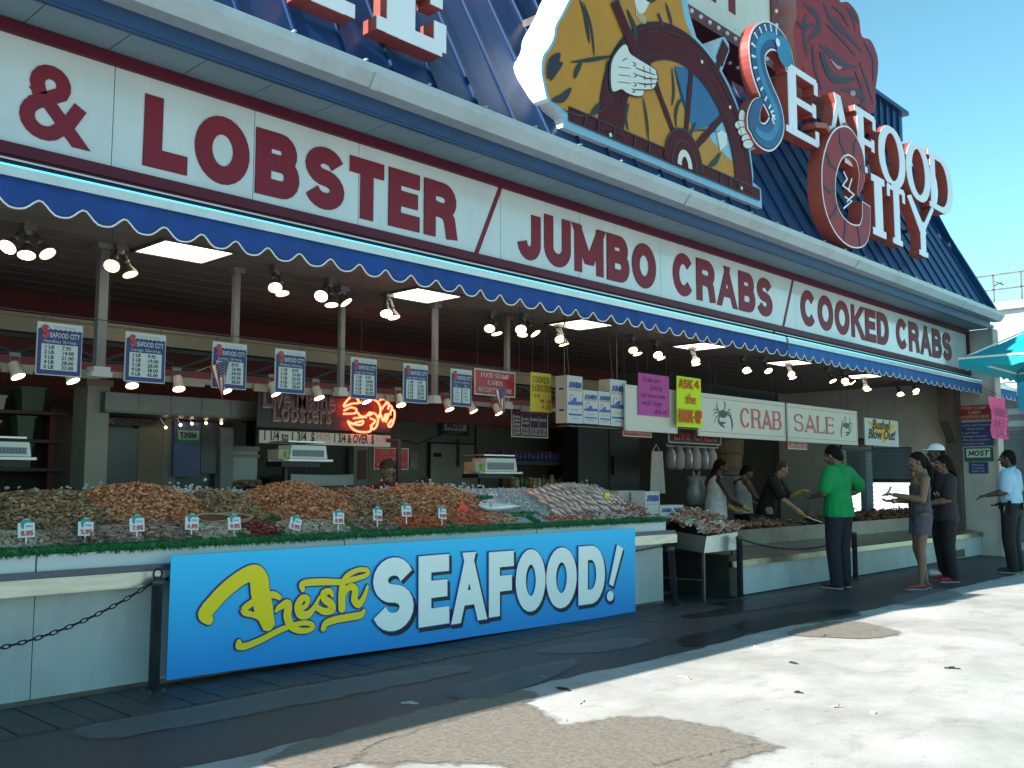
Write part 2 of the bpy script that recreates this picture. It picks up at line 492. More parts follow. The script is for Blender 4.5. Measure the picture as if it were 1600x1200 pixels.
WHITE = M('white paint', (.78, .78, .78), .5)
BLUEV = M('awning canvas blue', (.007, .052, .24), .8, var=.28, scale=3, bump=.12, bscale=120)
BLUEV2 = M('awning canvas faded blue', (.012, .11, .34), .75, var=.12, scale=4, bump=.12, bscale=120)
PIPING = M('white piping', (.75, .75, .75), .6)
REDRET = M('red sign return', (.33, .065, .05), .45, var=.12, scale=4)
LETW = M('letter face white', (.72, .74, .80), .3, var=.05, scale=3)

# ------------------------------------------------------------------ ground
def ground_mat():
    m = bpy.data.materials.new('wharf concrete'); m.use_nodes = True
    nt = m.node_tree; b = nt.nodes['Principled BSDF']; N = nt.nodes.new; Lk = nt.links.new
    tc = N('ShaderNodeTexCoord')
    def noise(sc, det, rough, dist=0, st=None):
        n = N('ShaderNodeTexNoise'); n.inputs['Scale'].default_value = sc; n.inputs['Detail'].default_value = det
        n.inputs['Roughness'].default_value = rough; n.inputs['Distortion'].default_value = dist
        if st:
            mp = N('ShaderNodeMapping'); mp.inputs['Scale'].default_value = st
            Lk(tc.outputs['Object'], mp.inputs[0]); Lk(mp.outputs[0], n.inputs['Vector'])
        else: Lk(tc.outputs['Object'], n.inputs['Vector'])
        return n.outputs[0]
    def ramp(i, p0, c0, p1, c1):
        r = N('ShaderNodeValToRGB'); e = r.color_ramp.elements
        e[0].position = p0; e[0].color = (*c0, 1); e[1].position = p1; e[1].color = (*c1, 1); Lk(i, r.inputs[0]); return r.outputs[0]
    def mix(f, a, c, bl='MIX'):
        x = N('ShaderNodeMix'); x.data_type = 'RGBA'; x.blend_type = bl
        if isinstance(f, float): x.inputs[0].default_value = f
        else: Lk(f, x.inputs[0])
        for k, s in ((6, a), (7, c)):
            if isinstance(s, tuple): x.inputs[k].default_value = (*s, 1)
            else: Lk(s, x.inputs[k])
        return x.outputs[2]
    base = ramp(noise(.8, 8, .7), .3, (.33, .32, .30), .7, (.58, .57, .54))
    fine = ramp(noise(60, 4, .8), .3, (.78, .78, .78), .7, (1, 1, 1))
    c = mix(1.0, base, fine, 'MULTIPLY')
    st = ramp(noise(1.6, 9, .72, .4, (1, 2.2, 1)), .53, (0, 0, 0), .70, (1, 1, 1))
    c = mix(mix(.65, (0, 0, 0), st), c, (.25, .23, .20))
    sp = ramp(noise(14, 2, .5), .68, (0, 0, 0), .73, (1, 1, 1))
    c = mix(mix(.35, (0, 0, 0), sp), c, (.12, .10, .08))
    Lk(c, b.inputs['Base Color'])
    Lk(ramp(noise(2.2, 7, .7), .4, (.5, .5, .5), .65, (.9, .9, .9)), b.inputs['Roughness'])
    bp = N('ShaderNodeBump'); bp.inputs['Strength'].default_value = .25; bp.inputs['Distance'].default_value = .01
    Lk(noise(45, 6, .75), bp.inputs['Height']); Lk(bp.outputs[0], b.inputs['Normal'])
    return m
mb = MB(); mb.add([(-1500, -1500, 0), (1500, -1500, 0), (1500, 1500, 0), (-1500, 1500, 0)], [(0, 1, 2, 3)])
structure(mb.build('ground', ground_mat()))
# the damp dark strip of decking at the foot of the counter
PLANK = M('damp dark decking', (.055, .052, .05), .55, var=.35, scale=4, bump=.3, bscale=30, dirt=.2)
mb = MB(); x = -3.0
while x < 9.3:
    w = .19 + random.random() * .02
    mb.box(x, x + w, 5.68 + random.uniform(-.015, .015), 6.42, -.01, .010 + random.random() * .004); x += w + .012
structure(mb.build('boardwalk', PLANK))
def smooth_closed(pts, n=4):
    out = []; L = len(pts)
    for i in range(L):
        p0, p1, p2, p3 = [Vector(pts[(i + k) % L]) for k in (-1, 0, 1, 2)]
        for k in range(n):
            t = k / n
            q = .5 * ((2 * p1) + (p2 - p0) * t + (2 * p0 - 5 * p1 + 4 * p2 - p3) * t * t + (3 * p1 - p0 - 3 * p2 + p3) * t ** 3)
            out.append((q.x, q.y))
    return out
def soft(name, col, rough, amount=1.0):
    """a damp mark whose rim fades out unevenly (the mesh carries the fade)"""
    m = bpy.data.materials.new(name); m.use_nodes = True; nt = m.node_tree; N = nt.nodes.new; Lk = nt.links.new
    b = nt.nodes['Principled BSDF']; out = nt.nodes['Material Output']
    at = N('ShaderNodeAttribute'); at.attribute_name = 'fade'
    tc = N('ShaderNodeTexCoord'); n = N('ShaderNodeTexNoise'); n.inputs['Scale'].default_value = 3.2; n.inputs['Detail'].default_value = 9; n.inputs['Roughness'].default_value = .68
    Lk(tc.outputs['Object'], n.inputs['Vector'])
    ad = N('ShaderNodeMath'); ad.operation = 'MULTIPLY_ADD'; ad.inputs[1].default_value = 1.5; Lk(n.outputs[0], ad.inputs[0]); Lk(at.outputs['Fac'], ad.inputs[2])
    mr = N('ShaderNodeMapRange'); mr.interpolation_type = 'SMOOTHSTEP'; mr.inputs[1].default_value = 1.08; mr.inputs[2].default_value = 1.42; mr.inputs[4].default_value = amount; Lk(ad.outputs[0], mr.inputs[0])
    n2 = N('ShaderNodeTexNoise'); n2.inputs['Scale'].default_value = 40; n2.inputs['Detail'].default_value = 6; Lk(tc.outputs['Object'], n2.inputs['Vector'])
    rp = N('ShaderNodeValToRGB'); rp.color_ramp.elements[0].position = .3; rp.color_ramp.elements[1].position = .72
    rp.color_ramp.elements[0].color = (*[c * .7 for c in col], 1); rp.color_ramp.elements[1].color = (*[c * 1.25 for c in col], 1); Lk(n2.outputs[0], rp.inputs[0]); Lk(rp.outputs[0], b.inputs['Base Color'])
    b.inputs['Roughness'].default_value = rough
    bp = N('ShaderNodeBump'); bp.inputs['Strength'].default_value = .2 if rough > .4 else .05; bp.inputs['Distance'].default_value = .01; Lk(n2.outputs[0], bp.inputs['Height']); Lk(bp.outputs[0], b.inputs['Normal'])
    tr = N('ShaderNodeBsdfTransparent'); mx = N('ShaderNodeMixShader'); Lk(mr.outputs[0], mx.inputs[0]); Lk(tr.outputs[0], mx.inputs[1]); Lk(b.outputs[0], mx.inputs[2]); Lk(mx.outputs[0], out.inputs['Surface'])
    return m
WET = soft('damp tan concrete', (.20, .175, .145), .75); PUD = soft('wet concrete', (.030, .029, .032), .3, .6); PALE = soft('dried pale concrete', (.20, .21, .22), .6, .5)
stains = [
 (WET, .006, [(560, 1172), (640, 1140), (700, 1108), (800, 1100), (860, 1128), (900, 1132), (985, 1122), (1110, 1138), (1190, 1158), (1208, 1172), (1150, 1190), (1120, 1225), (1000, 1260), (850, 1235), (790, 1195), (690, 1190), (600, 1195)]),
 (WET, .0068, [(1230, 990), (1310, 972), (1360, 976), (1400, 990), (1350, 998), (1290, 996)]),
 (WET, .0076, [(430, 1185), (520, 1150), (600, 1128), (690, 1104), (790, 1080), (840, 1088), (740, 1118), (620, 1150), (540, 1190), (480, 1225)]),
 (PUD, .0084, [(1060, 1000), (1120, 985), (1200, 974), (1145, 997), (1080, 1012)]),
 (PUD, .0088, [(1150, 975), (1220, 960), (1320, 952), (1335, 964), (1240, 977), (1180, 987)]),
 (PUD, .0096, [(1060, 954), (1150, 939), (1230, 928), (1290, 924), (1260, 942), (1160, 957), (1080, 967)]),
 (PUD, .0104, [(700, 1085), (800, 1052), (900, 1032), (860, 1062), (760, 1092)]),
 (PALE, .0092, [(840, 1018), (930, 1003), (1010, 1000), (990, 1012), (900, 1022)]),
 (PALE, .0100, [(1410, 930), (1470, 922), (1500, 930), (1450, 944), (1400, 944)]),
 (PALE, .0108, [(130, 1140), (300, 1108), (500, 1070), (700, 1042), (720, 1052), (520, 1092), (320, 1130), (180, 1155)]),
]
SHADED = M('shade-darkened damp concrete', (.052, .047, .054), .5, var=.45, scale=1.3, bump=.25, bscale=45, detail=10)  # dark sheet over damp concrete, deepening the eave shadow in its colour
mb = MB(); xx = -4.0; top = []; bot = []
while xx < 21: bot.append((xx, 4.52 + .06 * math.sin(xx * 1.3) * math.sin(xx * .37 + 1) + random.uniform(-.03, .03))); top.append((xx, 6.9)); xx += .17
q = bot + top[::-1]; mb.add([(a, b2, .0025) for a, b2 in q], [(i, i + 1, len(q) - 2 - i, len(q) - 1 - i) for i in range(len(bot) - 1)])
structure(mb.build('shaded_ground', SHADED))
for mt, z, pts in stains:
    pp = smooth_closed([(p.x, p.y) for p in (PZ(px, py, 0) for px, py in pts)], 5)
    ar = sum(pp[i - 1][0] * pp[i][1] - pp[i][0] * pp[i - 1][1] for i in range(len(pp)))
    if ar < 0: pp.reverse()
    n = len(pp); rings = []
    thin = len(pts) < 17
    for off, fd in ((.12 if thin else .16, 0.0), (.0, .55), (-.03 if thin else -.12, 1.0)):
        rg = []
        for i in range(n):
            t = Vector(pp[(i + 1) % n]) - Vector(pp[i - 1]); t.normalize(); rg.append((pp[i][0] + t.y * off, pp[i][1] - t.x * off))
        rings.append((rg, fd))
    mb = MB(); fade = []
    for rg, fd in rings:
        mb.v += [(a, b2, z + .0003 * fd) for a, b2 in rg]; fade += [fd] * n
    for r_ in (0, 1):
        for i in range(n): j = (i + 1) % n; mb.f.append((r_ * n + i, r_ * n + j, (r_ + 1) * n + j, (r_ + 1) * n + i)); mb.mi.append(0)
    mb.f.append(tuple(2 * n + i for i in range(n))); mb.mi.append(0)
    o = structure(mb.build('damp_patch', mt))
    at = o.data.attributes.new('fade', 'FLOAT', 'POINT'); at.data.foreach_set('value', fade)
CRACK = M('crack', (.035, .03, .028), .9)
mb = MB()
for a, b2 in (((1010, 1200), (1190, 1165)), ((1000, 1035), (1440, 976))):
    p, q = PZ(*a, 0), PZ(*b2, 0); n = 26; prev = None
    for i in range(n + 1):
        c = p.lerp(q, i / n) + Vector((random.uniform(-.02, .02), random.uniform(-.02, .02), 0)); c.z = .013
        if prev is not None and random.random() < .8:
            d = (c - prev).normalized(); s = Vector((-d.y, d.x, 0)) * random.uniform(.0012, .0035)
            mb.add([prev + s, prev - s, c - s, c + s], [(0, 1, 2, 3)])
        prev = c
structure(mb.build('pavement_crack', CRACK))
LITTER = M('litter', (.55, .5, .45), .8, var=.3, scale=20)
for i, (px, py) in enumerate([(880, 1078), (907, 1098), (1070, 1060), (1248, 1083), (1310, 1105), (1365, 1115), (1240, 1037), (1182, 1012), (1216, 1011), (1290, 994), (640, 1100), (1520, 1000), (1488, 1045), (850, 1060)]):
    mb = MB(); c = PZ(px, py, 0); a = random.random() * 3; l = random.uniform(.02, .06)
    mb.obox((0, 0, .006), (math.cos(a) * l, math.sin(a) * l, .002), (-math.sin(a) * .012, math.cos(a) * .012, .001), (0, 0, .003))
    mb.obox((l * .3, .01, .009), (math.cos(a + .6) * l * .5, math.sin(a + .6) * l * .5, .002), (-math.sin(a) * .01, math.cos(a) * .01, .004), (0, 0, .003))
    tag(mb.build('litter_scrap', LITTER if i % 3 else CRACK, loc=(c.x, c.y, 0)), 'tiny scrap of litter lying on the bare concrete', 'litter', 'scraps of litter on the concrete')

# ------------------------------------------------------------------ the market hall
XL, XR = -8.0, 18.75
hall = thing('market_hall', 'long market hall with a steep blue seamed metal roof over an open shop front', 'building', (5, 8, 0))
def part(mbx, name, mat, smooth=False, parent=hall, **kw):
    o = mbx.build(name, mat, None, smooth, **kw)
    o.parent = parent
    o.matrix_parent_inverse = Matrix.Translation(-Vector(parent.location))
    return o
RB, RT = Vector((0, 5.60, 4.46)), Vector((0, 7.42, 8.05))
rd = (RT - RB).normalized(); rn = Vector((0, -rd.z, rd.y))
mb = MB()
mb.obox(Vector(((XL + XR) / 2, 0, 0)) + (RB + RT) / 2 - rn * .04, ((XR - XL) / 2, 0, 0), (RT - RB) / 2, rn * .04)
x = XL + .2
while x < XR - .05:
    c = Vector((x, 0, 0)) + (RB + RT) / 2
    mb.obox(c + rn * .011, (.013, 0, 0), (RT - RB) / 2, rn * .011)
    x += .46
mb.bar((XL, RT.y, RT.z + .02), (XR + .03, RT.y, RT.z + .02), .16, .12)
mb.bar((XR + .02, *(RB + rn * .02).yz), (XR + .02, *(RT + rn * .02).yz), .10, .14)
part(mb, 'roof', BLUEROOF)
mb = MB(); mb.box(XL, XR, 7.2, 13, 8.0, 8.12); mb.box(XL, XR, 12.9, 13.0, 0, 8.0)
mb.add([(XR - .02, 5.62, 4.5), (XR - .02, 7.16, 8.1), (XR - .02, 13, 8.1), (XR - .02, 13, 4.5)], [(0, 1, 2, 3)])
mb.add([(XL, 5.62, 0), (XL, 7.16, 8.1), (XL, 13, 8.1), (XL, 13, 0)], [(0, 1, 2, 3)])
part(mb, 'rear_shell', BLUETRIM)
# roof-top box beyond the crab sign
mb = MB()
a, b2 = PX(1370, 143, 17.2), PX(1406, 215, 18.6)
mb.box(15.4, 18.5, 7.0, 10.2, 8.0, 8.52)
xx = 15.55
while xx < 18.5: mb.box(xx, xx + .03, 6.96, 7.0, 8.02, 8.5); xx += .3
mb.box(15.3, 18.6, 6.9, 10.3, 8.521, 8.60)
part(mb, 'roof_box', BLUEROOF)
# gutter with joints
gut = [(5.47, 4.45), (5.455, 4.47), (5.44, 4.46), (5.45, 4.40), (5.52, 4.31), (5.66, 4.31), (5.66, 4.47), (5.64, 4.47), (5.64, 4.33), (5.53, 4.33), (5.47, 4.405)]
mb = MB(); n = len(gut); GX = 18.95
for xx in (XL, GX): mb.v.extend([(xx, y, z) for y, z in gut])
for i in range(n): j = (i + 1) % n; mb.f.append((i, j, n + j, n + i)); mb.mi.append(0)
mb.f.append(tuple(range(n))); mb.f.append(tuple(range(2 * n - 1, n - 1, -1))); mb.mi += [0, 0]
for xx in (0.1, 4.3, 8.5, 12.7, 16.9): mb.obox((xx, 5.478, 4.352), (.03, 0, 0), (0, .038, -.05), (0, -.006, -.004))
xx = XL + .4
while xx < GX: mb.box(xx, xx + .018, 5.442, 5.66, 4.472, 4.486); xx += .62
part(mb, 'gutter', GUTW)
mb = MB(); mb.box(XL, 18.8, 5.66, 5.72, 4.20, 4.46); mb.box(XL, 18.8, 5.665, 5.70, 4.18, 4.199)
part(mb, 'eave_fascia', BLUETRIM)
mb = MB(); xx = XL
while xx < 19.1:
    w = .53; mb.box(xx + .004, min(xx + w - .004, 19.2), 5.72, 6.28, 4.245, 4.27); xx += w
mb.box(XL, 19.2, 5.72, 6.28, 4.271, 4.29, 1)
part(mb, 'soffit', [SOFFIT, DARKGAP])
mb = MB(); mb.box(XL, 19.2, 6.27, 6.5, 3.30, 4.4); part(mb, 'front_wall', CREAM)
# ceiling in boards, bulkhead, beam, truss, stripes
mb = MB(); y = 6.06
mb.box(XL, 19.15, 6.06, 10.0, 3.28, 3.30, 1)
while y < 10: mb.box(XL, 19.15, y, y + .29, 3.262, 3.279); y += .305
part(mb, 'ceiling', [CEIL, DARKGAP])
mb = MB(); mb.box(XL, 13.2, 10.0, 10.1, 2.2, 3.3); part(mb, 'bulkhead', DKRED)
mb = MB(); mb.box(XL, 13.0, 8.0, 8.12, 2.575, 2.71); mb.box(XL, 13.0, 7.985, 8.0, 2.695, 2.72); part(mb, 'beam', BEIGE)
mb = MB(); mb.box(XL, 13.0, 8.06, 8.14, 2.30, 2.385); part(mb, 'red_rail', M('red rail', (.16, .010, .013), .5, var=.2, scale=3))
mb = MB(); xx = 1.0
mb.box(XL, 13, 8.05, 8.09, 2.53, 2.565); mb.box(XL, 13, 8.05, 8.09, 2.39, 2.41)
while xx < 13:
    mb.bar((xx, 8.07, 2.54), (xx + .35, 8.07, 2.40), .025); mb.bar((xx + .7, 8.07, 2.54), (xx + .35, 8.07, 2.40), .025); xx += .7
part(mb, 'truss', BLACKM)
mb = MB(); mb.box(XL, 12.6, 7.56, 7.62, 2.215, 2.262)
for xx in [p + .0 for p in (1.4, 1.9, 2.5, 3.0, 3.9, 4.6, 5.05, 6.1, 6.4, 7.1, 8.1, 8.8, 9.6)]: mb.box(xx, xx + .22, 7.535, 7.56, 2.19, 2.255)
part(mb, 'lamp_track', M('track white', (.27, .24, .195), .5, var=.1))
# back walls
mb = MB(); xx = 2.0
while xx < 12.6:
    mb.box(xx + .003, xx + 1.1 - .003, 11.0, 11.06, 0, 3.3); xx += 1.1
mb.box(2, 12.6, 11.06, 11.1, 0, 3.3, 1)
part(mb, 'back_wall', [GREYWALL, DARKGAP])
mb = MB(); mb.box(12.6, 19.2, 10.2, 10.3, 0, 3.3); mb.box(12.5, 12.6, 10.2, 11.1, 0, 3.3); part(mb, 'kitchen_wall', DKBROWN)
# wing wall at the far end, with the side opening behind it
mb = MB()
mb.box(19.2, 19.45, 5.78, 7.35, 0, 4.24); mb.box(19.2, 19.45, 7.35, 8.75, 2.05, 3.3); mb.box(19.2, 19.45, 8.75, 10.3, 0, 3.3)
mb.box(19.17, 19.48, 5.74, 5.78, 0, 4.24)
part(mb, 'wing_wall', M('wing wall', (.47, .45, .41), .7, var=.1, scale=2, dirt=.3))
mb = MB(); mb.box(19.0, 19.19, 6.38, 6.62, 0, 3.27); mb.box(18.6, 19.0, 6.40, 6.6, 2.5, 3.27)
mb.add([(18.6, 6.41, 2.5), (18.99, 6.41, 2.1), (18.99, 6.41, 2.5), (18.6, 6.59, 2.5), (18.99, 6.59, 2.1), (18.99, 6.59, 2.5)], [(0, 1, 2), (5, 4, 3), (0, 3, 4, 1)])
part(mb, 'jamb', M('jamb brown', (.09, .07, .06), .6, var=.2))
mb = MB(); mb.box(-1.2, -1.0, 6.4, 11.0, 0, 3.3); mb.box(-1.0, 2.0, 10.9, 11.0, 0, 3.3); part(mb, 'light_block_wall', CREAM)  # unseen inner wall, added to keep sun out of the stall
mb = MB(); mb.box(-1, 19.2, 7.6, 11, -.01, .02); part(mb, 'shop_floor', M('shop floor', (.12, .10, .09), .5, var=.3, scale=3))

# posts between lamp track and ceiling
POSTM = M('post grey paint', (.21, .20, .195), .5, var=.12, scale=8)
for i, (px, vb, w) in enumerate([(154, 580, .072), (365, 598, .052), (532, 609, .05), (679, 622, .05), (792, 632, .05)]):
    p = P(px, vb, 7.5)
    t = thing('ceiling_post', ['thick grey steel post between the first two price boards', 'slim grey post rising behind the third price board', 'slim grey post between the Medium and Large Tiger boards', 'slim grey post just left of the scallop price board', 'slim grey post rising behind the red food stamp board'][i], 'post', (p.x, 7.5, 2.26))
    mb = MB(); mb.box(-w / 2, w / 2, -w / 2, w / 2, .02, 1.0); mb.build('shaft', POSTM, t)
    mb = MB(); mb.box(-w * .9, w * .9, -w * .9, w * .9, -.02, .02); mb.box(-w * 1.1, w * 1.1, -w * 1.0, w * 1.0, -.06, -.02); mb.build('foot_plate', WHITEB, t)
    mb = MB(); mb.box(-w, w, -w, w, .955, 1.0); mb.build('top_plate', POSTM, t)

# ------------------------------------------------------------------ the long fascia sign
sx0, sx1 = -5.0, 19.17
sign = thing('fascia_sign', 'long white fascia sign in a maroon frame with LOBSTER JUMBO CRABS COOKED CRABS', 'sign', (7, 6.2, 3.3))
def spart(mbx, name, mat, **kw): return part(mbx, name, mat, parent=sign, **kw)
mb = MB()
mb.box(sx0, sx1, 6.155, 6.27, 3.385, 3.462); mb.box(sx0, sx1, 6.155, 6.27, 4.155, 4.238)
mb.box(sx1 - .09, sx1, 6.157, 6.27, 3.462, 4.155); mb.box(sx0, sx0 + .08, 6.157, 6.27, 3.462, 4.155)
mb.box(sx0, sx1, 6.175, 6.27, 3.33, 3.385)
spart(mb, 'frame', M('maroon frame', (.095, .010, .026), .5, spec=.25, var=.15, scale=3))
mb = MB(); edges = [sx0 + .08] + [P(px, 300, 6.19).x for px in (172, 395, 560, 782, 905, 1030, 1238, 1370)] + [sx1 - .09]
for a, b2 in zip(edges, edges[1:]): mb.box(a + .003, b2 - .003, 6.19, 6.25, 3.462, 4.155)
spart(mb, 'panel', SIGNW)
def word(s, pl, pr, ptop, pbot, weight):
    a = P(pl[0], pl[1], 6.185); b2 = P(pr[0], pr[1], 6.185)
    mb = MB(); text_mb(mb, s, a.x, pbot, ptop - pbot, b2.x - a.x, weight, 6.182, .008)
    return spart(mb, 'lettering', MAROON)
word('&', (30, 180), (131, 180), 4.03, 3.535, .18)
word('LOBSTER', (223, 250), (714, 372), 4.035, 3.53, .265)
word('JUMBO', (809, 400), (1025, 445), 4.035, 3.525, .265)
word('CRABS', (1052, 455), (1207, 490), 4.06, 3.545, .25)
word('COOKED', (1252, 510), (1389, 533), 4.075, 3.555, .25)
word('CRABS', (1401, 535), (1487, 556), 4.08, 3.56, .25)
for t, b3 in (((782, 297), (744, 398)), ((1239, 434), (1224, 507))):
    a, c = P(*t, 6.185), P(*b3, 6.185); mb = MB()
    mb.stroke([(a.x, 4.155), (c.x, 3.462)], .045, 6.183, .006, ext=False)
    spart(mb, 'slash', MAROON)
# hood strip under the sign
# ------------------------------------------------------------------ awnings
def awning(x0, x1, mat, label, endflap=None):
    t = thing('awning', label, 'awning', ((x0 + x1) / 2, 6.0, 3.0))
    mb = MB()
    mb.add([(x0, 6.02, 3.27), (x1, 6.02, 3.27), (x1, 6.17, 3.345), (x0, 6.17, 3.345), (x0, 6.02, 3.262), (x1, 6.02, 3.262), (x1, 6.17, 3.337), (x0, 6.17, 3.337)], [(0, 1, 2, 3), (7, 6, 5, 4), (0, 4, 5, 1), (2, 6, 7, 3)])
    part(mb, 'hood', M('hood navy', (.008, .03, .11), .6), parent=t)
    mb = MB(); mb.box(x0, x1, 5.97, 6.03, 3.195, 3.255); mb.box(x0, x1, 6.16, 6.165, 3.352, 3.364)
    part(mb, 'bar', M('aluminium bar', (.60, .60, .60), .35, .5, var=.1), parent=t)
    mb = MB(); mb.tube([(x0, 5.985, 3.266), (x1, 5.985, 3.263)], .006, 6)
    part(mb, 'neon_tube', M('cyan neon', (.2, .8, .9), .3, emit=(.1, .8, 1.0), es=.55 if x0 < 0 else .3), parent=t)
    per = .268; n = int((x1 - x0) / per * 10)
    top = 3.20; mb = MB(); edge = []
    def hem(x):
        f = (x / per) % 1.0
        return 3.005 + .075 * abs(math.sin(math.pi * f)) ** .0 * (0.5 + 0.5 * math.cos(2 * math.pi * f)) ** 1.5 + .006 * math.sin(x * 1.7)
    def yo(x, v): return 5.985 + v * (.012 * math.sin(2 * math.pi * x / per) + .014 * math.sin(x * 2.1) + .01 * math.sin(x * 5.3))
    for i in range(n + 1):
        xx = x0 + (x1 - x0) * i / n; h = hem(xx)
        for v in (0, .35, .7, 1): mb.v.append((xx, yo(xx, v), top + (h - top) * v))
        edge.append((xx, yo(xx, 1) - .003, h))
    for i in range(n):
        for k in range(3): mb.f.append((i * 4 + k, i * 4 + k + 1, i * 4 + k + 5, i * 4 + k + 4)); mb.mi.append(0)
    o = part(mb, 'valance', mat, True, parent=t)
    md = o.modifiers.new('solid', 'SOLIDIFY'); md.thickness = .004
    mb = MB(); mb.tube(edge, .006, 5)
    part(mb, 'hem_piping', PIPING, parent=t)
xs = P(1227, 530, 6.0).x
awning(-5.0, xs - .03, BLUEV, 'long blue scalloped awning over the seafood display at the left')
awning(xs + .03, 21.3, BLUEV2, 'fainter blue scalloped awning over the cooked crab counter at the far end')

# ------------------------------------------------------------------ lamps
PANELE = M('ceiling lamp diffuser', (.8, .78, .7), .5, emit=(1, .92, .76), es=1.9)
panels = [((212, 396), (367, 401)), ((613, 464), (716, 467)), ((880, 505), (960, 515)), ((1048, 545), (1130, 545)), ((1205, 570), (1275, 562)), ((1330, 588), (1385, 583))]
labs = ['bright square ceiling light above the second and third price boards', 'square ceiling light between the Large Tiger and scallop boards', 'square ceiling light above the yellow lobster poster', 'square ceiling light above the ASK 4 poster', 'square ceiling light above the CRAB SALE boards', 'square ceiling light above the Bushel sign']
for i, (xc, lab) in enumerate(zip((3.68 + .05, 6.25 + .05, 8.75 + .05, 11.4, 14.0, 16.7), labs)):
    t = thing('ceiling_light', lab, 'ceiling light', (xc, 7.22, 3.262), 0, 'square ceiling lights')
    mb = MB(); s = .32
    for a in (-s, s - .025): mb.box(a, a + .025, -.29, .29, -.022, 0)
    for a in (-.29, .265): mb.box(-s + .025, s - .025, a, a + .025, -.022, 0)
    mb.build('frame', M('lamp frame', (.08, .07, .06), .5), t)
    mb = MB(); mb.box(-s + .026, s - .026, -.264, .264, -.014, -.002); mb.build('diffuser', PANELE, t)

LAMPB = M('lamp housing grey', (.17, .16, .15), .4, .4, var=.2, scale=20)
REFL = M('lamp reflector glass', (.17, .15, .13), .3, .5)
BULB = M('floodlight glass lit', (1, .9, .7), .3, emit=(1, .76, .44), es=9, grad=1.5)
BULBD = M('floodlight glass dim', (1, .85, .6), .3, emit=(1, .68, .36), es=2.6, grad=.4)
clus = [(45, 350, 'LLR'), (188, 385, 'DD'), (432, 415, 'DD'), (516, 435, 'LLL'), (606, 458, 'LL'), (768, 486, 'DL'), (818, 490, 'LDL'), (873, 505, 'DL'), (988, 523, 'DL'), (1024, 532, 'LD'),
        (1082, 541, 'LL'), (1160, 556, 'LL'), (1193, 558, 'L'), (1232, 566, 'DL'), (1293, 574, 'L'), (1318, 578, 'LDL'), (1350, 588, 'DL'), (1402, 598, 'LD'), (1426, 594, 'LD')]
cl = ['three-bulb floodlight cluster above the leftmost price board', 'unlit looking two-bulb floodlight beside the thick post', 'dim two-bulb floodlight above the Medium Shrimp board', 'bright three-bulb floodlight in front of the slim post',
      'two-bulb floodlight left of the second ceiling light', 'two-bulb floodlight above the red food stamp board', 'three-bulb floodlight above the small flag by the red board', 'two-bulb floodlight beneath the third ceiling light',
      'two-bulb floodlight above the pink poster with one dark bulb', 'two-bulb floodlight between pink poster and ASK 4 poster', 'two-bulb floodlight right above the ASK 4 poster', 'two-bulb floodlight above the CRAB lettering',
      'single round floodlight above the end of the CRAB board', 'two-bulb floodlight where the CRAB and SALE boards meet', 'single round floodlight above the SALE lettering', 'three-bulb floodlight above the painted crab of the SALE board',
      'two-bulb floodlight above the Bushel sign', 'two-bulb floodlight second from the far jamb', 'two-bulb floodlight nearest the far jamb']
protos = {}
def one_bulb(t, i, n, kind):
    sp = (i - (n - 1) / 2)
    d = Vector((sp * .55 - .18 + random.uniform(-.15, .15), -.62 + .3 * (i % 2) + random.uniform(-.15, .15), -1)).normalized()
    o = Vector((sp * .05, 0, -.07))
    mb = MB()
    mb.lathe([(.016, 0), (.022, .01), (.022, .06), (.028, .065), (.028, .10)], o, d, 10)
    sk = mb.build('lamp_holder', LAMPB, t, True)
    mb = MB()
    mb.lathe([(.026, .098), (.03, .12), (.055, .165), (.062, .185), (.062, .192)], o, d, 16)
    rf = mb.build('bulb', REFL, sk, True)
    mb = MB(); mb.lathe([(.0605, .1922), (.045, .199), (.02, .203), (.001, .205)], o, d, 16)
    mb.build('lens', BULB if kind == 'L' else BULBD, rf, True)
for (px, v, kinds), lab in zip(clus, cl):
    p = PZ(px, v, 3.262)
    t = thing('floodlight', lab, 'floodlight', (p.x, max(6.5, min(p.y, 7.4)), 3.262), 0, 'floodlights on the shop ceiling')
    if p.y < 6.5 or p.y > 7.4:
        p = P(px, v, max(6.5, min(p.y, 7.4))); t.location.x = p.x
    mb = MB(); mb.box(-.045, .045, -.045, .045, -.05, 0); mb.lathe([(.03, -.085), (.034, -.05)], n=10); mb.build('mount', LAMPB, t)
    for i, k in enumerate(kinds): one_bulb(t, i, len(kinds), k)
spots = [(24, 590), (110, 597), (205, 604), (278, 609), (350, 613), (428, 617), (496, 623), (570, 629), (625, 634), (700, 641), (737, 644), (777, 647)]
sl_ = ['leftmost small spotlight on the white track', 'small spotlight peeping out below the Headless Shrimp board', 'small spotlight below the Large Shrimp board', 'small spotlight between the second and third price boards', 'small spotlight below the small flag on the third board',
       'small spotlight left of the Medium Shrimp board', 'small spotlight right of the Medium Shrimp board', 'small spotlight in front of the neon lobster', 'small spotlight between the neon lobster and the sixth board', 'small spotlight left below the scallop board', 'small spotlight right below the scallop board', 'small spotlight below the flag on the red board']
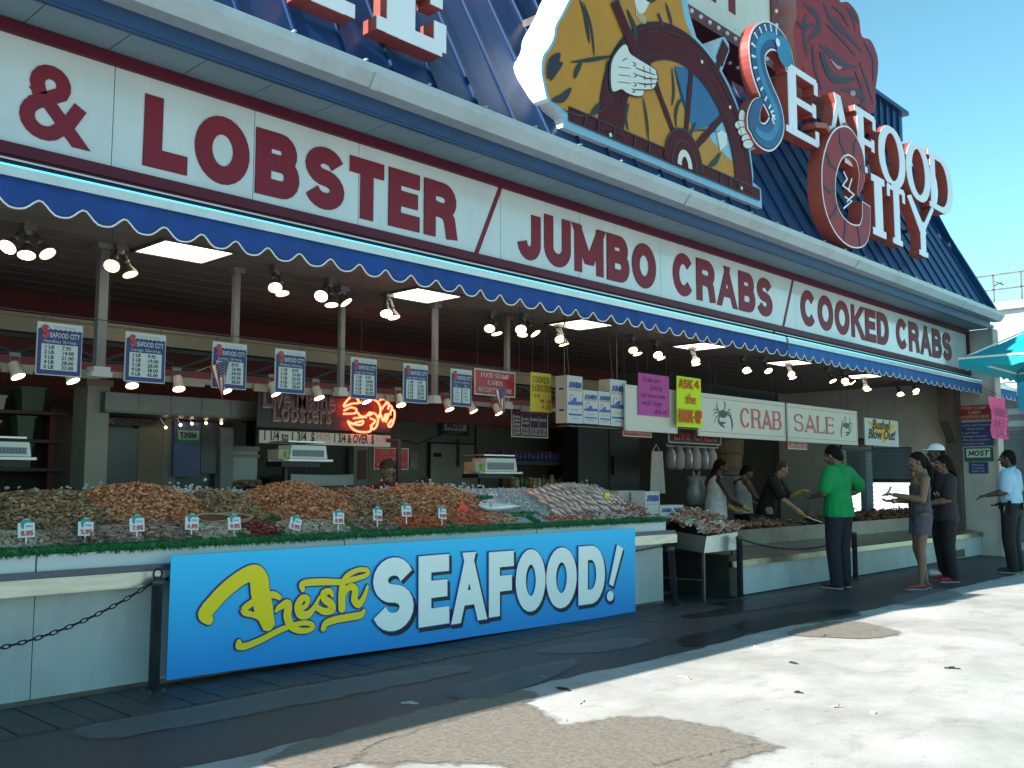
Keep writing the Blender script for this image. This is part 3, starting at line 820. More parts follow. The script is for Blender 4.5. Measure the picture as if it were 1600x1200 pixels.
for (px, v), lab in zip(spots, sl_):
    p = P(px, v, 7.5)
    t = thing('track_spotlight', lab, 'spotlight', (p.x, 7.5, p.z), 0, 'small spotlights on the lamp track')
    d = Vector((random.uniform(-.05, .35), -.45, -1)).normalized(); mb = MB()
    mb.bar((-.03, .05, .17), (-.035, 0, .04), .012); mb.bar((.03, .05, .17), (.035, 0, .04), .012); mb.box(-.04, .04, .03, .07, .16, .19)
    mb.build('bracket', LAMPB, t)
    mb = MB(); mb.lathe([(.03, -.07), (.04, -.06), (.042, .02), (.05, .03), (.052, .05)], (0, 0, .05), d, 14); mb.build('can', M('spot can', (.55, .48, .40), .4, var=.1), t, True)
    mb = MB(); mb.lathe([(.05, .051), (.03, .058), (.001, .06)], (0, 0, .05), d, 14); mb.build('lens', BULB, t, True)
# ------------------------------------------------------------------ signs standing on the roof
ART_EDGE = M('pale blue sign edge', (.20, .42, .58), .4, var=.06)
ART_SIDE = M('sign return white', (.70, .74, .76), .4, var=.06, scale=3)
ART_YEL = M('oilskin yellow', (.46, .215, .025), .5, spec=.25, var=.10, scale=2.5)
ART_WHEEL = M('wheel brown red', (.075, .006, .010), .6, var=.35, scale=5, stretch=(1, 1, 3), spec=.2)
ART_INK = M('ink', (.012, .010, .022), .5)
ART_SEA = M('art sky blue', (.012, .10, .24), .45, var=.06)
ART_SKIN = M('art pale skin', (.60, .62, .58), .45)
YC = 5.65
K1 = 400 / 1455
def cp(x, v): p = P(800 + K1 * x, K1 * v, YC); return (p.x, p.z)
cpt = thing('fisherman_sign', 'large cut-out sign of a fisherman in yellow oilskins gripping a red-brown ship wheel', 'roof sign', (8.4, YC, 4.6))
def cpart(mb, name, mat, parent=cpt, **kw): return part(mb, name, mat, parent=parent, **kw)
def smooth2(pts, n=4, closed=True):
    out = []; L = len(pts)
    rng = range(L) if closed else range(L - 1)
    for i in rng:
        g = (lambda k: pts[k % L]) if closed else (lambda k: pts[min(max(k, 0), L - 1)])
        p0, p1, p2, p3 = [Vector(g(i + k)) for k in (-1, 0, 1, 2)]
        for k in range(n):
            t = k / n
            q = .5 * ((2 * p1) + (p2 - p0) * t + (2 * p0 - 5 * p1 + 4 * p2 - p3) * t * t + (3 * p1 - p0 - 3 * p2 + p3) * t ** 3)
            out.append((q.x, q.y))
    if not closed: out.append(tuple(pts[-1]))
    return out
wc, wr, wi = (8.66, 4.87), 1.47, 1.09
zb = 4.69
left = smooth2([cp(290, 665), cp(250, 622), cp(200, 560), cp(178, 470), cp(166, 395), cp(175, 320), cp(205, 275), cp(236, 215), cp(246, 150), cp(280, 85), cp(318, 10), cp(345, -60)], 4, False)
body = [(cp(290, 735)[0], zb)] + left
body += smooth2([(6.95, 6.35), (7.15, 6.75), (7.45, 6.95), (7.50, 7.25), (7.62, 7.55), (7.95, 7.72), (8.32, 7.58), (8.5, 7.25), (8.45, 7.0), (8.75, 6.85), (8.85, 6.6)], 3, False)
rim_o = wr + .07
for a in (78, 70, 62): body.append((wc[0] + rim_o * math.cos(R(a)), wc[1] + rim_o * math.sin(R(a))))
def spoke_tip(a, r, w):
    c, s = math.cos(R(a)), math.sin(R(a)); return [(wc[0] + r * c - w * -s * sg, wc[1] + r * s - w * c * sg) for sg in (1, -1)]
def rimpt(a): return (wc[0] + rim_o * math.cos(R(a)), wc[1] + rim_o * math.sin(R(a)))
for a in (60, 22):
    c, s = math.cos(R(a)), math.sin(R(a))
    for r_, sg in ((rim_o, 1), (rim_o + .36, 1), (rim_o + .42, .5), (rim_o + .42, -.5), (rim_o + .36, -1), (rim_o, -1)):
        body.append((wc[0] + r_ * c - .10 * sg * s, wc[1] + r_ * s + .10 * sg * c))
    for aa in ([50, 42, 34] if a == 60 else [14, 7]): body.append(rimpt(aa))
body += [(10.17, 4.97), (10.36, 4.93), (10.38, zb)]
mb = MB(); mb.prism(body, YC, YC + .42, 0, 1); cpart(mb, 'backing', [ART_EDGE, ART_SIDE])
def scale_in(poly, d):
    out = []; n = len(poly)
    for i in range(n):
        a, b_, c = Vector(poly[i - 1]), Vector(poly[i]), Vector(poly[(i + 1) % n])
        t = (c - a); t = t.normalized() if t.length else Vector((1, 0)); nn = Vector((-t.y, t.x)); out.append(tuple(b_ - nn * d))
    return out
inner = [(x, z) for x, z in body]
# ink silhouette, then colours in layers a few millimetres proud of each other
def layer(poly, k, name, mat, parent=cpt): mb = MB(); mb.prism(poly, YC - .003 * k, YC - .003 * k + .0028); return cpart(mb, name, mat, parent)
shirt = smooth2([cp(300, 628), cp(258, 600), cp(212, 548), cp(192, 465), cp(182, 400), cp(192, 325), cp(222, 282), cp(252, 215), cp(262, 150), cp(298, 85), cp(336, 10), cp(360, -60)], 4, False) + smooth2([(7.0, 6.33), (7.2, 6.68), (7.55, 6.85), (7.9, 6.5), (8.42, 6.9), (8.65, 6.78), (8.75, 6.5), (8.9, 6.3), (9.0, 5.6)], 3, False) + [(9.25, 5.25), (9.72, 5.1), (9.84, 4.95), (9.72, 4.80), (7.3, 4.80)]
layer(shirt, 1, 'oilskin', ART_YEL)
sea = [cp(*q) for q in [(918, 375), (985, 385), (1060, 420), (1130, 510), (1180, 600), (1200, 660), (1130, 715), (1030, 742), (1008, 690), (985, 635), (955, 560), (935, 470)]]
layer(sea, 2, 'sky_panel', ART_SEA)
layer([(9.75, 4.8), (9.95, 4.8), (9.95, 5.12), (9.80, 5.02), (9.70, 4.9)], 2, 'sky_panel', ART_SEA)
# base rail, wheel rim, spokes, hub
rail = [(6.72, 4.775), (10.32, 4.775), (10.32, 4.90), (6.72, 4.90)]
layer(rail, 3, 'base_rail', ART_WHEEL)
def ring(r0, r1, a0, a1, n=40):
    return [(wc[0] + r1 * math.cos(R(a0 + (a1 - a0) * i / n)), wc[1] + r1 * math.sin(R(a0 + (a1 - a0) * i / n))) for i in range(n + 1)] + \
           [(wc[0] + r0 * math.cos(R(a1 + (a0 - a1) * i / n)), wc[1] + r0 * math.sin(R(a1 + (a0 - a1) * i / n))) for i in range(n + 1)]
layer(ring(wi - .015, wr + .015, -2, 182), 4, 'rim_outline', ART_INK)
layer(ring(wi, wr, -2, 182), 5, 'wheel_rim', ART_WHEEL)
mb = MB()
for r_, w_ in ((wi + .07, .012), (wi + .16, .008), (wr - .09, .014), (wr - .03, .01)):
    for k in range(5):
        a0 = random.uniform(0, 150); a1 = a0 + random.uniform(15, 40)
        pts = [(wc[0] + r_ * math.cos(R(a0 + (a1 - a0) * i / 8)), wc[1] + r_ * math.sin(R(a0 + (a1 - a0) * i / 8))) for i in range(9)]
        mb.stroke(pts, [w_ * math.sin(math.pi * (i + .3) / 8.6) for i in range(9)], YC - .0185, .002, ext=False)
for (x0, z0) in ((6.95, 4.84), (7.15, 4.84), (7.4, 4.84), (7.75, 4.84), (8.0, 4.84), (9.4, 4.84), (9.6, 4.84), (9.8, 4.84)):
    mb.stroke([(x0, 4.775), (x0 + .02, 4.90)], .02, YC - .0185, .002, ext=False)
mb.stroke([(6.72, 4.905), (10.3, 4.905)], .016, YC - .0185, .002, ext=False)
mb.stroke([(6.72, 4.77), (10.3, 4.77)], .014, YC - .0185, .002, ext=False)
cpart(mb, 'wood_grain', ART_INK)
for a, r1 in ((22, wr + .34), (60, wr + .34), (41, wi), (80, wi), (126, wi)):
    if r1 < .5: continue
    c, s = math.cos(R(a)), math.sin(R(a))
    mb = MB(); mb2 = MB()
    pr = [(.18, .07), (.45, .05), (.55, .085), (.62, .05), (.85, .075), (wi + .02, .05)]
    for lo, hi in (((.18, wi + .02),) if r1 <= wi else ((wr - .02, r1),)):
        n = 10; pts = []; ws = []
        for i in range(n + 1):
            r_ = lo + (hi - lo) * i / n; pts.append((wc[0] + r_ * c, wc[1] + r_ * s))
            ws.append(.062 + (.014 if i % 3 == 1 else 0) + (.06 if lo > 1 and i > 3 else 0))
        mb2.stroke(pts, [w + .022 for w in ws], YC - .0120 if lo < 1 else YC - .010, .002)
        mb.stroke(pts, ws, YC - .0145 if lo < 1 else YC - .0125, .002)
    cpart(mb2, 'spoke_outline', ART_INK); cpart(mb, 'spoke', ART_WHEEL)
# the long spoke handle above the gripping hand
mb2 = MB(); mb = MB()
h0, h1 = cp(690, 290), cp(590, 50)
mb2.stroke([h0, h1], .15, YC - .0225, .002); mb.stroke([h0, h1], .115, YC - .0245, .002)
cpart(mb2, 'handle_outline', ART_INK); cpart(mb, 'handle', ART_WHEEL)
hb = [(wc[0] + .36 * math.cos(R(a)), 4.78 + .42 * math.sin(R(a))) for a in range(0, 181, 10)]
layer([(x + (x - wc[0]) * .05, z + .02) for x, z in hb], 6.5, 'hub_outline', ART_INK); layer(hb, 7.4, 'hub', ART_WHEEL)
h2 = [(wc[0] + .24 * math.cos(R(a)), 4.78 + .30 * math.sin(R(a))) for a in range(0, 181, 10)]
mb = MB(); mb.stroke(h2, .02, YC - .0255, .002); cpart(mb, 'hub_line', ART_INK)
mb = MB(); mb.stroke([(wc[0] + .105 * math.cos(R(a)), 4.79 + .15 * math.sin(R(a))) for a in range(0, 181, 10)], .075, YC - .0275, .002, ext=False); cpart(mb, 'hub_arch', ART_SKIN)
for q in ((550, 770), (1070, 355), (1230, 612), (1296, 1072)):
    x0, z0 = cp(*q); mb = MB(); mb.prism([(x0 + .022 * math.cos(R(a)), z0 + .022 * math.sin(R(a))) for a in range(0, 360, 40)], YC - .026, YC - .018); cpart(mb, 'bolt', ART_SKIN)
# face, beard, neck
face = smooth2([(7.75, 6.62), (7.72, 7.1), (7.85, 7.42), (8.12, 7.45), (8.3, 7.2), (8.28, 6.8), (8.1, 6.5), (7.95, 6.28), (7.82, 6.3)], 3)
layer(face, 3, 'face', ART_SKIN)
beard = smooth2([(7.83, 6.72), (7.80, 6.98), (7.95, 6.92), (8.12, 6.95), (8.27, 7.0), (8.28, 6.72), (8.17, 6.50), (8.02, 6.44), (7.9, 6.52)], 3)
layer(beard, 4, 'beard', ART_INK)
capp = smooth2([(7.6, 7.3), (7.66, 7.55), (7.95, 7.68), (8.28, 7.55), (8.42, 7.28), (8.2, 7.33), (7.9, 7.36)], 3)
layer(capp, 4, 'cap', ART_SEA)
for q in ((8.05, 7.2), (8.2, 7.18)):
    mb = MB(); mb.prism([(q[0] + .03 * math.cos(R(a)), q[1] + .025 * math.sin(R(a))) for a in range(0, 360, 40)], YC - .014, YC - .01); cpart(mb, 'eye', ART_INK)
mb = MB()
for i in range(9):
    a = 200 + i * 16; c0 = (8.06, 6.74)
    mb.stroke([(c0[0] + .05 * math.cos(R(a)), c0[1] + .05 * math.sin(R(a))), (c0[0] + .16 * math.cos(R(a + 10)), c0[1] + .17 * math.sin(R(a + 10)))], [.006, .012], YC - .0165, .002)
mb.stroke([(8.02, 6.87), (8.12, 6.9), (8.2, 6.87)], .025, YC - .0165, .002)
cpart(mb, 'beard_strands', ART_SKIN)
mb = MB()
for i in range(5): mb.stroke([(7.83 + i * .035, 6.30 - i * .012), (7.835 + i * .035, 6.20 - i * .012)], .012, YC - .011, .002, ext=False)
cpart(mb, 'collar_rib', ART_SKIN)
# ink drawing on the oilskin
mb = MB()
def ink(pts, w, k=4.2, cv=True):
    pp = [cp(*q) for q in pts]
    if cv and len(pp) > 2: pp = smooth2(pp, 4, False)
    n = len(pp); w = w * .85
    ws = [w * max(.12, math.sin(math.pi * (i + .6) / (n + .2))) for i in range(n)] if isinstance(w, float) else w
    mb.stroke(pp, ws, YC - .003 * k, .002)
ink([(380, 0), (410, 80), (425, 170), (435, 245)], .07); ink([(400, 10), (440, 130), (458, 260), (462, 320)], .035)
ink([(330, 355), (420, 345), (500, 332), (560, 320)], .05); ink([(390, 360), (365, 400), (350, 445)], .07)
ink([(265, 310), (225, 370), (200, 440)], .14); ink([(280, 360), (235, 400), (215, 455)], .10)
ink([(330, 505), (280, 560), (225, 572)], .09); ink([(490, 590), (470, 630), (445, 650)], .08)
ink([(600, 10), (580, 45)], .05); ink([(650, 60), (690, 160), (700, 230)], .09)
ink([(285, 625), (360, 655), (440, 655), (550, 605)], .03); ink([(535, 335), (530, 430), (540, 520), (565, 600)], .035); ink([(550, 340), (545, 440), (560, 540)], .02)
ink([(740, 560), (760, 680), (770, 800)], .05); ink([(905, 390), (915, 520), (905, 600)], .05); ink([(920, 390), (950, 500), (990, 640)], .04)
ink([(970, 560), (940, 590), (925, 660), (930, 730)], .06); ink([(660, 590), (640, 660), (655, 740)], .06)
ink([(1040, 700), (1010, 760), (1000, 790)], .06); ink([(1030, 745), (1100, 740), (1160, 750)], .025); ink([(1180, 870), (1150, 920), (1110, 950)], .08)
ink([(870, 20), (890, 90), (905, 150)], .06); ink([(830, 90), (850, 140)], .07)
cpart(mb, 'ink_lines', ART_INK)
layer([cp(1160, 760), cp(1185, 740), cp(1215, 760), cp(1218, 820), cp(1180, 860)], 4, 'cuff', ART_SKIN)
# the big gripping hand and the far hand's fingers
def hand_layer(pts, k, nm='hand'):
    q = smooth2([cp(*a) for a in pts], 4)
    cx = sum(a for a, b in q) / len(q); cz = sum(b for a, b in q) / len(q)
    layer([(cx + (a - cx) * 1.07, cz + (b - cz) * 1.07) for a, b in q], k, nm + '_outline', ART_INK)
    layer(q, k + .7, nm, ART_SKIN)
hand_layer([(560, 520), (550, 420), (562, 340), (610, 270), (640, 262), (660, 310), (720, 350), (800, 400), (808, 425), (815, 455), (805, 475), (800, 495), (780, 510), (740, 515), (730, 545), (690, 548), (640, 530), (610, 510)], 8.6)
mb = MB(); kk = 9.9
for pts in ([(690, 390), (740, 410), (800, 430)], [(700, 430), (750, 450), (815, 455)], [(700, 475), (745, 485), (800, 480)], [(690, 515), (740, 515)]): ink(pts, .018, kk, False)
for x0, v0 in ((680, 370), (685, 432), (683, 484), (674, 520)): ink([(x0 - 10, v0 - 12), (x0 + 8, v0 - 4), (x0 + 6, v0 + 8), (x0 - 8, v0 + 8)], .014, kk)
for x0, v0 in ((735, 395), (770, 405), (738, 448), (775, 455), (740, 490), (775, 490)): ink([(x0, v0 - 12), (x0 + 3, v0 + 10)], .014, kk, False)
for v0 in (385, 430, 470): ink([(590, v0), (660, v0 + 8)], .010, kk, False)
ink([(615, 350), (640, 335)], .012, kk, False)
cpart(mb, 'hand_lines', ART_INK)
for i, (x0, v0) in enumerate(((1300, 665), (1288, 712), (1305, 750), (1325, 790), (1332, 822))):
    q = [cp(x0 + 26 * math.cos(R(a)) * (1.1 if i else .7), v0 + 24 * math.sin(R(a)) * (1 if i else 1.6)) for a in range(0, 360, 24)]
    hq = [cp(x0 + 31 * math.cos(R(a)) * (1.1 if i else .7), v0 + 29 * math.sin(R(a)) * (1 if i else 1.6)) for a in range(0, 360, 24)]
    layer(hq, 6 + i * .6, 'finger_outline', ART_INK); layer(q, 6.3 + i * .6, 'finger', ART_SKIN)
mb = MB(); 
for xx in (6.9, 8.3, 9.8): mb.box(xx, xx + .08, YC + .42, 6.1, 4.75, 4.83); mb.box(xx, xx + .08, YC + .42, 6.4, 6.0, 6.08)
cpart(mb, 'strut', STEELD)

# ------------------------------------------------------------------ boxed DAILY sign behind
t = thing('bulb_edged_sign', 'cream box sign reading DAILY in maroon letters with a bulb-studded maroon border', 'roof sign', (9.6, 6.35, 6.9))
bl, br = P(1070, 8, 6.3), P(1205, 92, 6.3)
x1 = br.x; x0 = x1 - 4.4; z0 = br.z; z1 = z0 + 1.5
mb = MB(); mb.box(x0, x1, 6.3, 6.85, z0, z1); part(mb, 'panel', M('cream acrylic', (.60, .60, .52), .3, var=.06), parent=t)
mb = MB(); mb.box(x0 - .2, x1 + .22, 6.27, 6.9, z0 - .16, z0 - .001); mb.box(x1 + .001, x1 + .22, 6.27, 6.9, z0, z1); mb.box(x0 - .2, x0 - .001, 6.27, 6.9, z0, z1); mb.box(x0 - .2, x1 + .22, 6.27, 6.9, z1 + .001, z1 + .16)
part(mb, 'border', M('maroon pitted border', (.13, .02, .025), .5, var=.25), parent=t)
BLM = M('small bulb', (.7, .68, .62), .2)
def bulb(c):
    mb = MB(); mb.ball(c, .032, 8, 6); part(mb, 'bulb', BLM, True, parent=t)
xx = x0
while xx < x1 + .15:
    bulb((xx, 6.265, z0 - .08)); bulb((xx, 6.6, z0 - .165)); xx += .21
zz = z0 + .1
while zz < z1: bulb((x1 + .11, 6.265, zz)); zz += .21
a = P(1098, 20, 6.295); c = P(1163, 40, 6.295)
mb = MB(); text_mb(mb, 'DAILY', P(1163, 20, 6.295).x - 2.95, z0 + .28, .95, 2.95, .2, 6.294, .006); part(mb, 'lettering', MAROON, parent=t)

# ------------------------------------------------------------------ SEAFOOD CITY letters
def roof_letter(s, x0, x1, z0, z1, y, label, weight=.235):
    t = thing('sign_letter', label, 'sign letter', ((x0 + x1) / 2, y, z0))
    gw = GLY[s][0]
    mb = MB(); text_mb(mb, s, x0, z0, z1 - z0, x1 - x0, weight, y, .16, 0, 0, True)
    part(mb, 'return', REDRET, parent=t)
    mb = MB(); text_mb(mb, s, x0, z0, z1 - z0, x1 - x0, weight, y - .012, .008, 0, 0, True)
    part(mb, 'face', LETW, parent=t)
    mb = MB(); xm = (x0 + x1) / 2; zr = (z0 + z1) / 2; yr = 5.6 + (zr - 4.46) * .423
    mb.bar((xm, y + .22, zr), (xm, yr + .05, zr), .05); part(mb, 'strut', STEELD, parent=t)
YL = 5.6
def lx(px, v): return P(px, v, YL).x
roof_letter('E', lx(1231, 165), lx(1280, 165), 5.80, 6.74, YL, 'white serif roof letter E, first after the blue eel')
roof_letter('A', lx(1288, 190), lx(1331, 190), 5.80, 6.74, YL, 'white serif roof letter A above the shrimp shape')
roof_letter('F', lx(1339, 215), lx(1370, 215), 5.82, 6.76, YL, 'white serif roof letter F right of the A')
roof_letter('O', lx(1372, 245), lx(1413, 245), 5.83, 6.78, YL, 'white serif roof letter O directly after the F')
roof_letter('O', lx(1415, 265), lx(1452, 265), 5.84, 6.80, YL, 'white serif roof letter O directly before the D')
roof_letter('D', lx(1453, 285), lx(1487, 285), 5.85, 6.82, YL, 'white serif roof letter D ending the upper word')
roof_letter('I', lx(1362, 325), lx(1382, 325), 4.95, 5.87, YL, 'white serif roof letter I beside the shrimp shape', .3)
roof_letter('T', lx(1384, 335), lx(1416, 335), 4.95, 5.87, YL, 'white serif roof letter T under the first O')
roof_letter('Y', lx(1420, 350), lx(1460, 350), 4.95, 5.87, YL, 'white serif roof letter Y ending the lower word')
# the two big letters left of the fisherman
YT = 5.62
ex = P(640, 70, YT).x
roof_letter('E', P(603, 60, YT).x, P(706, 80, YT).x, 4.84, 5.86, YT, 'big white serif roof letter E left of the fisherman sign', .28)
roof_letter('T', P(452, 10, YT).x, P(566, 30, YT).x, 4.84, 5.86, YT, 'big white serif roof letter T cut by the top of the photo', .28)

# ------------------------------------------------------------------ eel, shrimp and crab shapes
EELB = M('eel blue', (.008, .075, .20), .35, var=.3, scale=1.5); EELL = M('eel light blue', (.03, .20, .36), .35, var=.3, scale=3)
CRABR = M('crab red art', (.26, .022, .03), .5, spec=.25, var=.35, scale=3); INKR = M('dark red ink', (.05, .006, .02), .5)
PINKRET = M('pink sign return', (.50, .20, .17), .5, var=.1)
K2 = .35
def c2(x, v, y): p = P(1140 + K2 * x, K2 * v, y); return (p.x, p.z)
t = thing('eel_sign', 'blue eel curled into a letter S with a white outline and red sides', 'roof sign', (11, YL, 5.5))
S0 = [(262, 270), (250, 225), (215, 178), (165, 160), (125, 205), (128, 300), (160, 400), (200, 490), (208, 560), (172, 612), (125, 592), (108, 540), (118, 480), (140, 452)]
sp = smooth2([c2(x, v, YL) for x, v in S0], 5, False); n = len(sp)
def wv(k): return [.76 * k * (.30 + .16 * math.sin(math.pi * min(1, i / n * 1.15)) if i < n * .8 else (.44 - .36 * (i / n - .8) / .2)) for i in range(n)]
mb = MB(); mb.stroke(sp, wv(1.18), YL, .14, 0); part(mb, 'return', REDRET, parent=t)
mb = MB(); mb.stroke(sp, wv(1.17), YL - .004, .003); part(mb, 'outline', LETW, parent=t)
mb = MB(); mb.stroke(sp, wv(1.02), YL - .008, .003); part(mb, 'ink_edge', ART_INK, parent=t)
mb = MB(); mb.stroke(sp, wv(.92), YL - .012, .003); part(mb, 'body', EELB, parent=t)
mb = MB(); mb.stroke(sp[3:-14], [w * .32 for w in wv(1)[3:-14]], YL - .016, .003); part(mb, 'belly', EELL, parent=t)
mb = MB(); hx, hz = c2(238, 232, YL)
mb.prism([(hx + .20 * math.cos(R(a)), hz + .20 * math.sin(R(a))) for a in range(0, 360, 20)], YL - .023, YL - .020); part(mb, 'head', EELL, parent=t)
mb = MB(); hx, hz = c2(207, 192, YL)
mb.prism([(hx + .055 * math.cos(R(a)), hz + .055 * math.sin(R(a))) for a in range(0, 360, 30)], YL - .028, YL - .024); part(mb, 'eye', LETW, parent=t)
mb = MB()
for i in range(16):
    a = 11 + i * 2; p0 = Vector(sp[a]); tt = (Vector(sp[a + 1]) - p0).normalized(); nn = Vector((tt.y, -tt.x)); w = wv(.92)[a] / 2
    mb.stroke([p0 + nn * w * .98, p0 + nn * (w - .09)], .03, YL - .016, .003, ext=False)
part(mb, 'fin_ray', LETW, parent=t)
t = thing('shrimp_sign', 'dark red shrimp curled into a letter C with a white outline', 'roof sign', (13, 5.5, 4.8))
S1 = [(575, 860), (590, 780), (575, 690), (530, 630), (480, 650), (447, 740), (442, 840), (455, 930), (490, 1005), (540, 1050), (590, 1050), (608, 1000), (610, 950)]
YS = 5.52
sp = smooth2([c2(x, v, YS) for x, v in S1], 5, False); n = len(sp)
ws = [.66 * (.10 + (.46 * min(1, i / 14) if i < 30 else .46 * (1 - (i - 30) / (n - 30) * .45))) for i in range(n)]
mb = MB(); mb.stroke(sp, [w * 1.14 for w in ws], YS, .20); part(mb, 'return', REDRET, parent=t)
mb = MB(); mb.stroke(sp, [w * 1.13 for w in ws], YS - .004, .003); part(mb, 'outline', LETW, parent=t)
mb = MB(); mb.stroke(sp, ws, YS - .008, .003); part(mb, 'body', CRABR, parent=t)
mb = MB()
for a in range(6, n - 8, 6):
    p0 = Vector(sp[a]); tt = (Vector(sp[a + 1]) - p0).normalized(); nn = Vector((-tt.y, tt.x)); w = ws[a] / 2
    mb.stroke([p0 + nn * w * .95, p0 + tt * .05, p0 - nn * w * .95], [.02, .07, .02], YS - .013, .003, ext=False)
part(mb, 'segment_line', INKR, parent=t)
mb = MB()
for q in ([(505, 770), (520, 800), (500, 830), (530, 850)], [(540, 800), (525, 850), (550, 870), (520, 900)], [(510, 880), (540, 900), (505, 930)]):
    mb.stroke([c2(x, v, YS) for x, v in q], .025, YS - .018, .003)
part(mb, 'leg_line', LETW, parent=t)
mb = MB()
for q in ([(470, 620), (440, 560), (395, 555)], [(560, 630), (535, 570), (505, 580)], [(600, 720), (570, 620), (530, 560)]):
    mb.stroke([c2(x, v, YS) for x, v in q], .07, YS + .02, .2)
part(mb, 'antenna', REDRET, parent=t)
t = thing('crab_sign', 'big cut-out red crab sign above the roof letters', 'roof sign', (13.5, 6.25, 6.6))
YK = 6.2
out = smooth2([c2(x, v, YK) for x, v in [(290, 190), (285, 130), (300, 60), (298, 0), (330, -70), (400, -90), (480, -80), (492, 5), (530, 10), (575, 70), (590, 160), (630, 180), (660, 250), (662, 320), (652, 400), (650, 490), (625, 505), (580, 465), (500, 490), (430, 440), (370, 420), (335, 300), (312, 310)]], 4)
mb = MB(); mb.prism(out, YK, YK + .75, 0, 1); part(mb, 'shell', [CRABR, PINKRET], parent=t)
mb = MB()
def cs(pts, w, y=YK):
    pp = smooth2([c2(x, v, y) for x, v in pts], 4, False); n = len(pp)
    mb.stroke(pp, [w * max(.2, math.sin(math.pi * (i + .5) / n)) for i in range(n)], y - .004, .003)
for pts, w in (([(330, 20), (380, 60), (400, 120), (350, 180)], .16), ([(340, 60), (330, 150), (345, 250)], .12), ([(420, 20), (450, 80), (520, 150), (590, 230)], .14), ([(400, 200), (450, 240), (500, 290), (560, 300)], .16),
               ([(520, 30), (550, 80), (560, 140)], .10), ([(540, 40), (575, 100)], .06), ([(600, 190), (640, 260), (640, 360)], .10), ([(580, 280), (610, 360), (640, 460)], .10), ([(500, 400), (560, 410), (600, 440), (580, 480)], .14),
               ([(370, 200), (380, 300), (410, 400)], .10), ([(430, 110), (480, 150), (560, 250)], .08), ([(460, 30), (500, 60), (530, 120)], .07), ([(560, 320), (590, 400), (600, 470)], .08), ([(300, 100), (330, 120), (380, 110)], .08), ([(330, -40), (400, -50), (460, -30)], .10)):
    cs(pts, w)
part(mb, 'ink_lines', INKR, parent=t)
mb = MB()
q = smooth2([c2(x, v, YK) for x, v in [(400, 235), (420, 240), (440, 290), (470, 340), (560, 345), (545, 365), (470, 370), (430, 330)]], 3)
mb.prism(q, YK - .008, YK - .006); part(mb, 'dark_opening', BLACK, parent=t)
mb = MB(); cs([(450, 265), (480, 300), (500, 300)], .06, YK - .004); cs([(540, 420), (560, 415)], .1, YK - .004); part(mb, 'highlight', M('crab pink', (.45, .22, .20), .4), parent=t)
# ------------------------------------------------------------------ hanging signs inside the stall
NAVY = M('navy print', (.012, .014, .12), .4, var=.06); SIGNWH = M('sign white', (.48, .48, .47), .45, var=.05, scale=4)
REDP = M('red print', (.42, .015, .02), .4, var=.06); INKB = M('black print', (.012, .012, .015), .6); REDT = M('red lettering', (.40, .02, .03), .4)
WIRE = M('hanging wire', (.03, .03, .03), .6)
def hang(t, xs, z0, z1, y=0.0):
    mb = MB()
    for x in xs: mb.bar((x, y, z0), (x, y, z1), .003)
    mb.build('wire', WIRE, t)
rows = [('Headless Shrimp', ['7.95', '14.00', '21.00', '28.00', '33.00']), ('Large Shrimp', ['9.95', '19.00', '28.00', '38.00', '45.00']), ('Jumbo Shrimp', ['8.95', '16.00', '24.00', '32.00', '38.00']),
        ('Medium Shrimp', ['8.95', '16.00', '24.00', '32.00', '38.00']), ('Large Tiger Shrimp', ['9.95', '18.00', '27.00', '36.00', '43.00']), ('Super Jumbo Shrimp', ['7.95', '15.00', '22.00', '28.00', '33.00'])]
prl = ['blue price board headed Headless Shrimp, leftmost of the row', 'blue price board headed Large Shrimp', 'blue price board partly covered by a small flag', 'blue price board headed Medium Shrimp', 'blue price board headed Large Tiger Shrimp over the neon lobster', 'blue price board headed Super Jumbo Shrimp', 'blue price board with two short price columns for scallops']
pbx = [((59, 504), (126, 592)), ((197, 517), (257, 600)), ((333, 533), (384, 609)), ((431, 542), (476, 615)), ((549, 556), (588, 625)), ((631, 566), (668, 632)), ((705, 573), (737, 636))]
YP = 6.9
